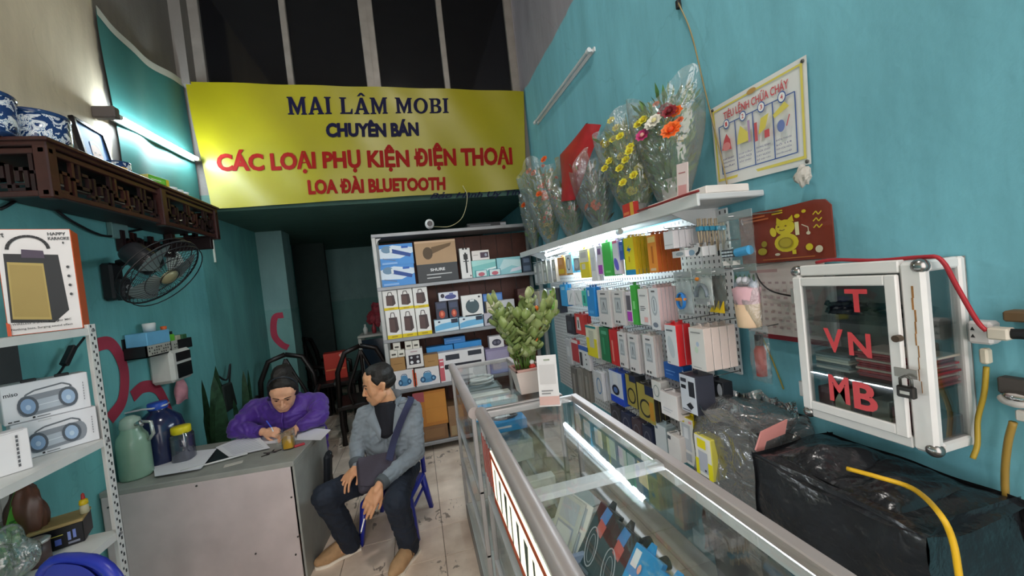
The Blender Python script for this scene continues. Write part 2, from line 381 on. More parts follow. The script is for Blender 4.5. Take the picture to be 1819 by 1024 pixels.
# ---- mezzanine windows above the banner
win = bpy.data.objects.new('window_1', None); COL.objects.link(win); win['kind'] = 'structure'
m_alu = M('8d8780', .45, .25, var=.12)
m_dkglass = M('0b0c10', .07, 0, var=0, spec=.6)
edges = [(-1.66, -1.575), (-.925, -.868), (-.225, -.092), (.53, .587), (1.245, 1.33)]
for k in range(4):
    x0, x1 = edges[k][1], edges[k+1][0]
    MB().box(x0-.005, x1+.005, YB+.10, YB+.108, 3.57, 4.9).build('pane', m_dkglass, win)
for k, (a, b) in enumerate(edges):
    mb = MB().cbox(a, b, YB+.06, YB+.15, 3.56, 4.9, .006)
    if k == 2: mb.box((a+b)/2-.004, (a+b)/2+.004, YB+.055, YB+.07, 3.57, 4.9)
    mb.build('mullion', m_alu, win)
MB().cbox(XL, XR, YB+.05, YB+.16, 3.535, 3.575, .004).build('sill', m_alu, win)
struct('trim_2', MB().box(XL, -1.66, YB-.05, YB+.15, 3.56, 4.9), m_conc)
# ================================================================== lamps
def tube_lamp(name, label, a, b, off, strength, on=True, r=.013, body='d8dadb', wide=.03):
    """a batten fitting with its tube: a, b = tube ends, off = vector from tube to the batten behind it"""
    a = Vector(a); b = Vector(b); off = Vector(off); d = (b-a).normalized(); t = thing(name, label, 'lamp', a)
    A = Vector((0, 0, 0)); B = b-a; n = off.normalized(); s = d.cross(n)
    mb = MB(); p0 = A-d*.03+off; p1 = B+d*.03+off; hw = wide/2
    mb.prism([(-hw, 0), (hw, 0), (hw*.8, -.02), (-hw*.8, -.02)], p0, s, -n, d, (p1-p0).length); mb.build('batten', M(body, .4), t)
    m = emitter('tube_glow', (.77, .91, 1, 1), strength) if on else M('c3c8cb', .25)
    MB().cyl(A, B, r, n=10).build('tube', m, t)
    for p, q in ((A-d*.02, A+d*.012), (B-d*.012, B+d*.02)):
        mb = MB(); mb.cyl(p, q, r*1.25, n=10); mb.cyl((p+q)/2, (p+q)/2+off, r*.7, n=8); mb.build('end_cap', M(body, .4), t)
    return t
tube_lamp('tube_lamp', 'lit white tube lamp on the green tarpaulin above the altar', (XL+.09, 2.95, 2.867), (XL+.09, 3.86, 2.90), (-.035, 0, 0), TUBE_LEFT)
tube_lamp('tube_lamp', 'lit white tube lamp under the flower shelf above the hanging goods', (1.10, 1.90, 1.785), (1.10, 3.10, 1.760), (0, 0, .03), TUBE_SHELF)
tube_lamp('tube_lamp', 'unlit grey tube lamp high on the turquoise right wall', (XR-.04, 2.42, 3.07), (XR-.04, 3.60, 3.08), (.03, 0, 0), 0, on=False)
t = thing('ceiling_lamp', 'round white ceiling lamp above the shop entrance', 'lamp', (0.1, .7, 4.9))
MB().lathe([(0, 0), (.19, 0), (.19, -.03), (.17, -.045)], n=24).build('housing', M('e6e6e6'), t)
MB().lathe([(.168, -.04), (.165, -.055), (.12, -.085), (0, -.098)], n=24).build('diffuser', emitter('ceiling_glow', (1, .95, .90, 1), LAMP_CEIL), t)
# ================================================================== banner
def banner_pt(u, v, z):
    """u, v in 0..1 over the printed cloth; corners from the photo, soft waves"""
    a, b, c, d = [Vector(q) for q in ((-1.625, 0, 2.485), (1.245, 0, 2.515), (1.335, 0, 3.535), (-1.70, 0, 3.585))]
    p = (a.lerp(b, u)).lerp(d.lerp(c, u), v)
    wv = .012*math.sin(9*u+2*v)*math.sin(5*v+1)+.010*math.sin(17*u-3*v)*(1-v)+.006*math.sin(31*u+7*v)
    return Vector((p.x, YB-.035+wv-z, p.z))
mb = MB(); mb.grid(lambda u, v: banner_pt(u, v, 0), 60, 20); mb.grid(lambda u, v: banner_pt(1-u, v, -.002), 60, 20)
ban = mb.build('shop_banner', M('938a0e', .34, var=.05, scale=3, bump=.08, bscale=7, spec=.5)); tag(ban, 'long yellow shop banner with dark blue and red lettering over the back room', 'banner')
def lerp_quad_txt(t, bold, quad, col, shear=0.0):
    """lettering laid on the banner; quad = photo pixels of its lower-left, lower-right, upper-right, upper-left corners"""
    uv = []
    for px, py in quad:
        p = un(px, py, 'y', YB-.035); v = (p.z-2.49)/(3.56-2.49)
        for _ in range(4):
            l = -1.625+(-.075)*v; r = 1.245+.09*v; u = (p.x-l)/(r-l); zb = 2.485+.03*u; zt = 3.585-.05*u; v = (p.z-zb)/(zt-zb)
        uv.append(Vector((u, v, 0)))
    if isinstance(t, str): vs, fs, x0, x1, y0, y1 = text_geo(t, bold, shear)
    else: vs, fs, x0, x1, y0, y1 = t
    mb = MB()
    for sx, sy, lf in ((-.0011, 0, .004), (.0011, 0, .0044), (0, .003, .0048), (0, -.003, .0052)) if isinstance(t, str) and bold > .02 else ((0, 0, .004),):
        out = []
        for x, y in vs:
            a = (x-x0)/(x1-x0); b = (y-y0)/(y1-y0); q = uv[0].lerp(uv[1], a).lerp(uv[3].lerp(uv[2], a), b)
            out.append(banner_pt(q.x+sx, q.y+sy, lf))
        mb.add(out, fs)
    return mb
# heavy serif capitals for the shop name, drawn as polygons on a unit grid
def serif_geo(word):
    G = {'M': (1.12, [[(.0, 0), (.36, 0), (.36, .07), (.29, .09), (.27, .62), (.52, 0), (.60, 0), (.83, .62), (.83, .09), (.76, .07), (.76, 0), (1.10, 0), (1.10, .07), (1.03, .09), (1.03, .91), (1.10, .93), (1.10, 1), (.82, 1), (.57, .40), (.30, 1), (.0, 1), (.0, .93), (.08, .91), (.10, .09), (.0, .07)]]),
         'A': (.95, [[(.0, 0), (.34, 0), (.34, .07), (.27, .09), (.32, .25), (.58, .25), (.63, .09), (.55, .07), (.55, 0), (.95, 0), (.95, .07), (.88, .09), (.58, 1), (.40, 1), (.08, .09), (.0, .07)], [(.36, .36), (.55, .36), (.455, .70)]]),
         'I': (.42, [[(.0, 0), (.40, 0), (.40, .07), (.31, .10), (.31, .90), (.40, .93), (.40, 1), (.0, 1), (.0, .93), (.09, .90), (.09, .10), (.0, .07)]]),
         'L': (.80, [[(.0, 0), (.76, 0), (.78, .32), (.70, .32), (.62, .12), (.31, .10), (.31, .90), (.42, .93), (.42, 1), (.0, 1), (.0, .93), (.09, .90), (.09, .10), (.0, .07)]]),
         'B': (.84, [[(.0, 0), (.55, 0), (.72, .05), (.81, .17), (.81, .36), (.73, .47), (.60, .53), (.71, .60), (.77, .70), (.76, .86), (.68, .96), (.55, 1), (.0, 1), (.0, .93), (.09, .90), (.09, .10), (.0, .07)], [(.30, .10), (.48, .10), (.57, .18), (.57, .36), (.47, .45), (.30, .46)], [(.30, .56), (.44, .57), (.53, .65), (.53, .82), (.45, .90), (.30, .90)]]),
         'O': (1.0, [[(.49+.48*math.cos(2*PI*k/24), .5+.53*math.sin(2*PI*k/24)) for k in range(24)], [(.49+.25*math.cos(2*PI*k/20), .5+.40*math.sin(2*PI*k/20)) for k in range(20)]])}
    G['Â'] = (.95, G['A'][1]+[None, [(.22, 1.08), (.38, 1.08), (.49, 1.18), (.60, 1.08), (.76, 1.08), (.56, 1.29), (.42, 1.29)]])
    from mathutils.geometry import tessellate_polygon
    vs = []; fs = []; x = 0
    for ch in word:
        if ch == ' ': x += .42; continue
        adv, polys = G[ch]; groups = [[]]
        for p in polys:
            if p is None: groups.append([])
            else: groups[-1].append(p)
        for gr in groups:
            flat = [q for p in gr for q in p]; tri = tessellate_polygon([[Vector((a, b, 0)) for a, b in p] for p in gr]); o = len(vs)
            vs += [(x+a, b) for a, b in flat]; fs += [[o+i for i in f] for f in tri]
        x += adv+.06
    return vs, fs, min(v[0] for v in vs), max(v[0] for v in vs), 0.0, 1.0
navy, red = M('0c0c30', .6, var=.03, spec=.15), M('8a120b', .6, var=.03, spec=.15)
L_ = [(serif_geo('MAI LÂM MOBI'), 0, [(511, 203), (797, 202), (796, 176), (508, 171)], navy),
      ('CHUYÊN BÁN', .035, [(580, 244), (744, 242), (742, 213), (578, 213)], navy),
      ('CÁC LOẠI PHỤ KIỆN ĐIỆN THOẠI', .03, [(388, 312), (911, 300), (908, 252), (384, 265)], red),
      ('LOA ĐÀI BLUETOOTH', .03, [(549, 346), (791, 338), (790, 310), (546, 315)], red),
      ('Bảo Hành Uy Tín', .012, [(763, 357), (925, 350), (922, 336), (765, 343)], navy)]
for tx, bold, quad, m in L_:
    lerp_quad_txt(tx, bold, quad, m, .35 if m is navy and bold < .02 and bold > 0 else 0).build('lettering', m, ban)
# the loose green tarpaulin on the left wall above the altar
def tarp_pt(u, v):
    a, b, c, d = Vector((0, 3.03, 2.395)), Vector((0, 3.93, 2.395)), Vector((0, 3.93, 3.585)), Vector((0, 2.985, 3.545))
    p = a.lerp(b, u).lerp(d.lerp(c, u), v); p.z -= .05*math.sin(PI*u)*v
    p.y += .03*math.sin(5*v)*(1-u)
    p.x = XL+.022+.012*math.sin(7*u+1.5*v)+.008*math.sin(15*u-4*v); return p
mb = MB(); mb.grid(tarp_pt, 30, 24); mb.mat(1)
mb.grid(lambda u, v: tarp_pt(u, .965+.05*v)+Vector((.004, 0, 0)), 30, 2)
tag(mb.build('green_tarpaulin', [M('2a5c57', .6, var=.10, scale=4, bump=.1, bscale=9), M('a8a79c', .6)]), 'loose dark green tarpaulin hung on the left wall behind the tube lamp', 'tarpaulin')
# ================================================================== left: altar shelf
wood = M('3a1d1a', .38, var=.22, scale=16, bump=.05, spec=.5); wood_d = M('241214', .45, var=.2, scale=20)
AX0, AX1, AY0, AY1, AZ0, AZ1 = XL+.005, -1.40, 2.02, 3.46, 2.15, 2.385
al = thing('altar_shelf', 'dark carved wooden altar shelf mounted high on the left wall', 'altar', (0, 0, 0))
mb = MB(); mb.cbox(AX0, AX1, AY0, AY1, AZ1-.03, AZ1, .004); mb.cbox(AX0, AX1+.012, AY0-.012, AY1+.01, AZ1-.012, AZ1+.004, .003); mb.build('top_board', wood, al)
MB().box(AX0, AX1-.03, AY0+.02, AY1-.02, AZ0+.05, AZ0+.06).build('underside_board', wood_d, al)
for x, y in ((AX1-.05, AY0), (AX1-.05, AY1-.05), (AX1-.04, 2.75), (AX0, AY0), (AX0, AY1-.05)):
    MB().cbox(x, x+.05, y, y+.05, AZ0-.01, AZ1-.02, .005).build('post', wood, al)
for a in (AZ0, AZ1-.06):
    MB().cbox(AX1-.032, AX1-.008, AY0, AY1, a, a+.024, .003).build('rail', wood, al)
    MB().cbox(AX0, AX1, AY0+.008, AY0+.032, a, a+.024, .003).build('rail', wood, al)
    MB().cbox(AX0, AX1, AY1-.032, AY1-.008, a, a+.024, .003).build('rail', wood, al)
fret_cells = [[(0, 0, .55, 0), (.55, 0, .55, .6), (.55, .6, .2, .6), (.2, .6, .2, .3), (.8, 0, .8, 1), (.8, .5, 1, .5)],
              [(.1, 1, .1, .3), (.1, .3, .6, .3), (.6, .3, .6, .75), (.6, .75, .3, .75), (.85, 0, .85, .7), (.6, .1, 1, .1)]]
def fret(y0, y1, z0, z1, k, plane):
    mb = MB(); r = .007
    for a, b, c, d in fret_cells[k % 2]:
        p = y0+(y1-y0)*a; q = z0+(z1-z0)*b; s = y0+(y1-y0)*c; t_ = z0+(z1-z0)*d
        lo, hi = min(p, s)-r, max(p, s)+r; zl, zh = min(q, t_)-r, max(q, t_)+r
        if plane[0] == 'x': mb.box(plane[1]-.008, plane[1]+.008, lo, hi, zl, zh)
        else: mb.box(lo, hi, plane[1]-.008, plane[1]+.008, zl, zh)
    return mb.build('fretwork', wood_d if k % 3 else wood, al)
n = 12
for k in range(n):
    a = AY0+.05+(AY1-AY0-.1)*k/n; fret(a, a+(AY1-AY0-.1)/n, AZ0+.03, AZ1-.065, k, ('x', AX1-.02))
for k in range(3):
    a = AX0+.05+(AX1-AX0-.1)*k/3; fret(a, a+(AX1-AX0-.1)/3, AZ0+.03, AZ1-.065, k, ('y', AY0+.02)); fret(a, a+(AX1-AX0-.1)/3, AZ0+.03, AZ1-.065, k+1, ('y', AY1-.02))
# carved apron below the far half, against the wall
for k in range(6):
    a = 2.96+.17*k*.5; fret(a, a+.085, 2.045, 2.15, k, ('x', XL+.03))
MB().box(XL+.005, XL+.04, 2.93, AY1, 2.03, 2.052).build('apron_rail', wood_d, al)
MB().box(XL+.005, XL+.04, 2.92, 2.95, 2.03, 2.16).build('apron_post', wood_d, al)
MB().cbox(XL+.01, XL+.30, AY1-.05, AY1-.012, 2.07, 2.16, .004).build('end_bracket', wood_d, al)
# things on the altar (top at AZ1)
def porcelain(name):
    m = bpy.data.materials.new(name); m.use_nodes = True; nt = m.node_tree; b = nt.nodes['Principled BSDF']; L = nt.links.new; N = nt.nodes.new
    tc = N('ShaderNodeTexCoord'); n = N('ShaderNodeTexNoise'); n.inputs['Scale'].default_value = 16; n.inputs['Detail'].default_value = 2; n.inputs['Distortion'].default_value = 2.5; L(tc.outputs['Object'], n.inputs['Vector'])
    r = N('ShaderNodeValToRGB'); r.color_ramp.interpolation = 'CONSTANT'; r.color_ramp.elements[0].color = rgb('24406e'); r.color_ramp.elements[1].position = .49; r.color_ramp.elements[1].color = rgb('dfe6ea')
    e = r.color_ramp.elements.new(.57); e.color = rgb('5f7ea8'); e = r.color_ramp.elements.new(.60); e.color = rgb('e6ebee')
    L(n.outputs['Fac'], r.inputs[0]); L(r.outputs[0], b.inputs['Base Color']); b.inputs['Roughness'].default_value = .12; return m
m_porc = porcelain('blue_white_porcelain'); m_blue = M('25406a', .15)
def bowl(label, loc, r, h, rim=True):
    t = thing('incense_bowl', label, 'bowl', loc, group='blue and white bowls on the altar')
    MB().lathe([(r*.75, 0), (r*.92, h*.08), (r, h*.35), (r, h*.93), (r*.94, h*.93), (r*.92, h*.5), (0, h*.45)], n=24).build('body', m_porc, t)
    MB().lathe([(r*1.01, h*.90), (r*1.035, h*.95), (r*1.01, h), (r*.94, h), (r*.93, h*.92)], n=24).build('rim', m_blue, t)
    MB().lathe([(r*.76, 0), (r*.94, h*.06), (r*.95, h*.11), (r*.8, h*.11)], n=24).build('foot_band', m_blue, t)
    return t
bowl('large blue and white porcelain bowl on the altar beside the portrait', (-1.57, 2.235, AZ1+.004), .105, .175)
bowl('large blue and white porcelain bowl on the altar cut by the photo edge', (-1.60, 2.012+.01, AZ1+.004), .100, .175)
bowl('small blue and white porcelain bowl in front of the framed portrait', (-1.50, 2.60, AZ1+.004), .055, .075)
# framed portrait, leaning on the wall
pt = thing('framed_portrait', 'framed portrait photograph with blue backdrop standing on the altar', 'picture', (-1.66, 2.77, AZ1+.004), rot=(0, math.radians(-9), math.radians(6)))
pw, ph = .27, .36
mb = MB()
for a in ((-pw/2, -pw/2+.022, 0, ph), (pw/2-.022, pw/2, 0, ph), (-pw/2, pw/2, 0, .022), (-pw/2, pw/2, ph-.022, ph)): mb.cbox(-.012, .012, a[0], a[1], a[2], a[3], .003)
mb.build('frame', M('17151b', .3), pt)
MB().box(-.008, .002, -pw/2+.01, pw/2-.01, .01, ph-.01).build('backing', M('2e5f9e', .4, var=.05), pt)
link('portrait_print', print_mesh([('rect', .02, .02, pw-.02, ph-.02, '3f72b2'), ('poly', [(.045, .022), (.225, .022), (.205, .09), (.165, .115), (.11, .115), (.065, .09)], '3b3a40'), ('rect', .118, .10, .154, .14, 'c0917a'),
     ('ell', .136, .185, .048, .068, 0, 'c99e86'), ('poly', [(.088, .20), (.096, .25), (.136, .265), (.176, .25), (.184, .20), (.172, .228), (.136, .243), (.10, .228)], 'a8a29c'), ('ell', .118, .19, .007, .004, 0, '3a2d2a'), ('ell', .155, .19, .007, .004, 0, '3a2d2a'), ('line', [(.122, .148), (.15, .148)], .004, '9c6a5c')],
     lambda u, v, z: (.003+z, u-pw/2, v)), pt)
t = pbox('offering_box', 'green and yellow packet lying on the altar below the portrait', 'box', .15, .09, .05, (-1.46, 2.80, AZ1+.004), math.radians(80), '5fbf3a', 'c9c26a', [('rect', .05, .3, .8, .75, '7fd04d'), ('rect', .12, .48, .6, .58, 'f2f2e0'), ('rect', .85, .1, 1, .95, 'd9c53a')])
MB().lathe([(0, 0), (.016, 0), (.024, .012), (.020, .024), (.010, .030), (0, .03)], n=12).build('altar_flower', M('d9a017'), None)
o = bpy.data.objects['altar_flower']; o.location = (-1.44, 2.53, AZ1+.004); tag(o, 'small yellow flower head lying on the altar edge', 'flower')
for k, y in enumerate((3.02, 3.09, 3.155)):
    mb = MB(); mb.lathe([(0, 0), (.017, 0), (.030, .022), (.033, .045), (.030, .045), (.026, .02), (0, .008)], n=16)
    tag(mb.build('tea_cup', M('dfe3e6', .15), None, (-1.47, y, AZ1+.004)), ('small white tea cup on the altar nearest the green packet', 'small white tea cup in the middle of the three on the altar', 'small white tea cup farthest along the altar edge')[k], 'cup', 'tea cups on the altar')
# small dark bracket that holds the lamp end
tag(MB().cbox(XL+.004, XL+.12, 2.86, 2.91, 2.83, 2.90, .006).build('lamp_bracket', M('5a5350', .7)), 'small grey block at the near end of the left tube lamp', 'bracket')
# ================================================================== wall fan
fc = un(288, 484, 'x', -1.30); fn_ = Vector((.73, -.11, -.67)).normalized()
fan = thing('wall_fan', 'black wall fan with round cage tilted down on the left wall', 'fan', fc)
Q = fn_.to_track_quat('Z', 'Y').to_matrix()
dk = M('17181b', .4); dk2 = M('202226', .35)
R_ = .205
mb = MB()
for rr, zz in ((R_, 0), (R_*.97, .035), (R_*.97, -.035)): mb.tube([Q @ Vector((rr*math.cos(2*PI*k/32), rr*math.sin(2*PI*k/32), zz)) for k in range(33)], .005 if zz == 0 else .003, 5)
mb.build('cage_ring', dk, fan)
for sg in (1, -1):
    mb = MB()
    for k in range(44):
        a = 2*PI*k/44; mb.tube([Q @ Vector((R_*f_*math.cos(a+.35*(1-f_)*sg), R_*f_*math.sin(a+.35*(1-f_)*sg), sg*(.05*(1-f_**3)))) for f_ in (.22, .5, .75, .92, 1)], .0013, 3, False)
    for f_ in (.25, .6): mb.tube([Q @ Vector((R_*f_*math.cos(2*PI*k/24), R_*f_*math.sin(2*PI*k/24), sg*.05*(1-f_**3))) for k in range(25)], .0018, 4)
    mb.build('cage_front' if sg > 0 else 'cage_back', dk, fan)
for k in range(3):
    mb = MB(); a0 = 2*PI*k/3+.4
    def bl(u, v, a0=a0):
        r = .03+u*(R_*.86-.03); a = a0+(v-.5)*(.55+1.1*u*(1-.45*u)); return Q @ Vector((r*math.cos(a), r*math.sin(a), .018*(v-.5)*2*(1-.3*u)))
    mb.grid(bl, 8, 6); mb.build('blade', M('6d7a78', .3, var=.05), fan)
mb = MB(); mb.lathe([(0, .062), (.03, .060), (.044, .05), (.046, .038)], mtx=Q, n=18); mb.build('hub_badge', M('8f8a6a', .35, .3), fan)
mb = MB(); mb.lathe([(.02, -.03), (.055, -.05), (.062, -.07), (.062, -.18), (.055, -.20), (0, -.205)], mtx=Q, n=20); mb.build('motor_housing', dk2, fan)
wallp = un(190, 470, 'x', XL); jp = Q @ Vector((0, 0, -.14))
base = wallp-fc
mb = MB(); mb.tube([base+Vector((.05, 0, .0)), base+Vector((.13, .01, .015)), jp+Vector((0, -.0, -.06)), jp], .022, 8); mb.build('arm', dk, fan)
b0 = un(190, 505, 'x', XL)-fc
mb = MB(); mb.cbox(b0.x, b0.x+.06, b0.y-.05, b0.y+.05, b0.z-.10, b0.z+.12, .012); mb.cbox(b0.x+.05, b0.x+.10, b0.y-.04, b0.y+.04, b0.z-.105, b0.z+.03, .012); mb.build('wall_bracket', dk, fan)
mb = MB(); mb.cyl(b0+Vector((.10, .0, -.03)), b0+Vector((.115, 0, -.03)), .015); mb.build('speed_knob', M('b9bfc4', .3, .5), fan)
# pale round disc and white conduit strip on the wall behind the fan
p = un(311, 470, 'x', XL); mb = MB(); mb.lathe([(0, .018), (.09, .018), (.105, .010), (.11, 0)], mtx=Matrix.Rotation(PI/2, 3, 'Y'), n=24)
tag(mb.build('wall_disc', M('b8bdb6', .4), None, p), 'pale round disc on the teal wall behind the fan', 'disc')
a = un(377, 415, 'x', XL+.01); b = un(380, 466, 'x', XL+.01)
tag(MB().cbox(a.x-.012, a.x+.004, a.y-.008, a.y+.008, b.z, a.z, .002).build('cable_duct', M('b3b5a8')), 'short white cable duct on the teal wall beyond the fan', 'duct')
a = un(205, 385, 'x', XL+.012)
tag(MB().cbox(XL, XL+.03, a.y-.07, a.y+.07, a.z-.14, a.z-.01, .004).build('junction_box', M('6f9492', .6)), 'teal painted junction box on the wall above the fan', 'box')
pts = [un(q[0], q[1], 'x', XL+.02) for q in ((0, 372), (60, 350), (130, 395), (190, 420), (240, 410), (300, 398), (330, 392))]
tag(MB().tube(bez(pts, 30), .007, 6).build('fan_cord', dk), 'black cord drooping along the teal wall under the altar', 'cord')
# ================================================================== left shelving of slotted white angle
SX, SY1 = -1.33, 2.04; SXB = XL+.03
wht = M('d6d6d2', .4, var=.06); slot_m = M('2b2f31', .7)
def slotted_post(mbp, mbs, x, y, sx, sy, z0, z1, w_=.038):
    mbp.box(min(x, x+sx*.002), max(x, x+sx*.002), min(y, y+sy*w_), max(y, y+sy*w_), z0, z1)
    mbp.box(min(x, x+sx*w_), max(x, x+sx*w_), min(y, y+sy*.002), max(y, y+sy*.002), z0, z1)
    z = z0+.02
    while z < z1-.02:
        mbs.box(x-sx*.0006-.0006, x-sx*.0006+.0006, y+sy*.011, y+sy*.018, z, z+.014) if sx else None
        mbs.box(x+sx*.011, x+sx*.018, y-sy*.0006-.0006, y-sy*.0006+.0006, z, z+.014)
        mbs.box(x-sx*.0006-.0006, x-sx*.0006+.0006, y+sy*.024, y+sy*.030, z+.018, z+.028)
        z += .036
def shelf_board(mb, x0, x1, y0, y1, z, lip=.03):
    mb.box(x0, x1, y0, y1, z-.003, z); mb.box(x1-.002, x1, y0, y1, z-lip, z-.0032); mb.box(x0, x0+.002, y0, y1, z-lip, z-.0032); mb.box(x0+.0022, x1-.0022, y1-.002, y1, z-lip, z-.0032); mb.box(x0+.0022, x1-.0022, y0, y0+.002, z-lip, z-.0032)
rack = thing('shelving_rack', 'white slotted steel shelving rack with speaker boxes on the left', 'rack', (0, 0, 0))
SZ = (1.585, 1.112, .71, .22); SY0 = .95
for x, y, sx, sy in ((SX, SY1, -1, -1), (SXB, SY1, 1, -1), (SX, SY0, -1, 1), (SXB, SY0, 1, 1)):
    a, b = MB(), MB(); slotted_post(a, b, x, y, sx, sy, 0, 1.60); o = a.build('post', wht, rack); tag(b.build('slots', slot_m, o), kind='stuff')
for z in SZ:
    mb = MB(); shelf_board(mb, SXB+.003, SX-.003, SY0+.003, SY1-.003, z); mb.build('shelf', wht, rack)
# corner bolts
for z in SZ:
    mb = MB(); mb.cyl((SX, SY1-.02, z-.012), (SX+.006, SY1-.02, z-.012), .006, n=8); mb.build('bolt', M('8d9092', .3, .8), rack)
# --- karaoke speaker carton on top: seen almost square on, front towards the camera
def speaker_art(x, y, s, gold=True):
    return [('poly', [(x-.30*s, y-.26*s), (x+.16*s, y-.29*s), (x+.34*s, y-.20*s), (x+.30*s, y+.25*s), (x-.28*s, y+.27*s)], '1f2124'),
            ('poly', [(x-.275*s, y-.235*s), (x+.135*s, y-.265*s), (x+.125*s, y+.185*s), (x-.255*s, y+.205*s)], 'b39a55'),
            ('poly', [(x-.255*s, y-.215*s), (x+.115*s, y-.245*s), (x+.105*s, y+.165*s), (x-.235*s, y+.185*s)], 'a38a4a'),
            ('poly', [(x-.10*s, y+.235*s), (x+.15*s, y+.225*s), (x+.14*s, y+.285*s), (x-.09*s, y+.30*s)], '4a3c4f')]
def arc(cx, cy, ru, rv, a0, a1, n=14): return [(cx+ru*math.cos(a0+(a1-a0)*k/n), cy+rv*math.sin(a0+(a1-a0)*k/n)) for k in range(n+1)]
bl_, br_ = un(-40, 604, 'z', 1.585), un(150, 577, 'z', 1.585)
fA = un(150, 577, 'x', -1.385); 
kb = dict(w_=.40, d_=.26, h_=.46)
items = speaker_art(.42, .44, 1.22)+[('line', arc(.40, .80, .27, .13, .05, PI-.05), .05, '1c1d20'),
    ('txt', 'HAPPY', .68, .935, .93, .965, .03, '4a4a4c'), ('txt', 'KARAOKE', .68, .89, .97, .92, .03, '4a4a4c'), ('txt', 'art', .02, .92, .12, .965, .02, '2a2a2c'),
    ('txt', 'Nothing bass, Surging sound effect', .05, .04, .86, .065, .01, '3a3a3c'), ('txt', 'WIRELESS SPEAKER 10 hour MIC', .07, .095, .85, .115, .01, '4a4a4c'), ('txt', '10', .62, .09, .68, .125, .03, '2a2a2c'),
    ('ell', .88, .86, .012, .012, 0, '333333'), ('poly', [(0, 0), (.05, 0), (.05, .11), (0, .13)], 'd8562e')]
for k in range(4): items.append(('ell', .90, .62-.09*k, .022, .014, 0, '3d3d40'))
ang = math.radians(58)
c = un(151, 577, 'z', 1.585); c = Vector((-1.36, 1.99, 1.586))
def place_front(px_l, px_r, py_b, z, ang, d_):
    """carton whose front lower-right corner sits under photo pixel px_r on the shelf height z"""
    return None
def carton_from_right(name, label, w_, d_, h_, right_bottom, ang, **kw):
    """right_bottom: world point of the front lower-right corner; ang: rotation of the front (-y) about z"""
    R = Matrix.Rotation(ang, 3, 'Z'); c = Vector(right_bottom)-R @ Vector((w_/2, -d_/2, 0))
    return pbox(name, label, 'box', w_, d_, h_, c, ang, **kw)
o = carton_from_right('speaker_carton', 'white karaoke speaker carton with picture of black and gold speaker on the rack', .20, .13, .42, (-1.365, 2.03, 1.587), math.radians(25), col='e3dcda', side='d9612f', items=items)
# two long boom-box cartons on the second shelf
def boom_items(title, flip):
    it = [('txt', title, .03, .70, .18, .80, .015, '2b2b2d') if title else ('rect', .3, .93, .45, .97, 'c9cacc')]
    st = arc(.76, .42, .09, .27, -PI/2, PI/2, 8)+arc(.24, .38, .09, .27, PI/2, 1.5*PI, 8)
    it += [('line', [(.22, .50), (.26, .68), (.36, .76), (.68, .82), (.77, .74), (.80, .54)], .026, '6a6e74'), ('poly', st, '8b9098'), ('poly', [(.30, .20), (.72, .24), (.72, .54), (.30, .50)], 'b4bcc6'), ('line', [(.3, .35), (.72, .39)], .012, 'd8dee4'),
           ('ell', .27, .38, .115, .27, .1, '555b64'), ('ell', .27, .38, .082, .20, .1, '86a2c4'), ('ell', .27, .35, .03, .07, .1, 'b4c8de'),
           ('ell', .66 if flip else .73, .43, .115, .27, .1, '555b64'), ('ell', .66 if flip else .73, .43, .082, .20, .1, '9ab2ce'), ('ell', .66 if flip else .73, .40, .03, .07, .1, 'bccede'),
           ('rect', .30, .05, .33, .10, '2c2c2e'), ('rect', .35, .058, .50, .082, '77787c'), ('rect', .10, .05, .16, .08, '3a3a3c'), ('rect', .04, .05, .08, .08, '3a3a3c')]
    for k in range(7): it.append(('rect', .915, .25+.075*k, .925, .30+.075*k, '77787c'))
    return it
R62 = math.radians(44)
carton_from_right('boombox_carton', 'long white boom box carton lying on the shelf under another', .225, .10, .142, (-1.352, 2.018, 1.113), R62, col='e4e4e8', side='cfcfd4', items=boom_items('', True))
ob = carton_from_right('boombox_carton', 'long white boom box carton with dark lettering stacked on top of another', .225, .10, .148, (-1.362, 2.012, 1.256), R62, col='e4e4e8', side='d4d4d8', items=boom_items('miso', False))
for u in (-.04, .045): MB().cbox(u-.022, u+.018, -.049, -.04, .147, .160, .003).build('hang_tab', M('1b1c1f'), ob)
carton_from_right('white_carton', 'plain white carton with black side lettering at the front of the rack', .16, .06, .145, (-1.385, 1.765, 1.113), math.radians(50), col='e6e3e4', side='d8d6d8',
    items=[('line', [(.0, .93), (.93, .98)], .006, '8a8a8e')]+[('rect', .80+.0*k, .12+.1*k, .835, .19+.1*k, '5d5d61') for k in range(8)])
# power adaptors and brackets behind, top shelf underside
a = un(55, 650, 'x', -1.60); tag(MB().cbox(-.03, .03, -.05, .05, -.12, .10, .004).build('power_strip', M('3d4142', .6), None, (XL+.05, a.y, a.z)), 'dark grey power strip on the wall behind the rack', 'power strip')
pts = [un(x, y, 'x', -1.62) for x, y in ((92, 695), (110, 650), (140, 625), (118, 660), (160, 605))]
tag(MB().tube(bez([un(*q, 'x', -1.70) for q in ((60, 675), (100, 668), (125, 632), (150, 600))], 18), .006, 6).build('power_wire', dk), 'black power cord behind the boom box cartons', 'wire')
tag(MB().cbox(-.015, .015, -.055, .055, -.014, .014, .004).build('adaptor_block', dk, None, un(122, 632, 'x', -1.70), rot=(.9, 0, 0)), 'slim black adaptor plug behind the boom box cartons', 'adaptor')
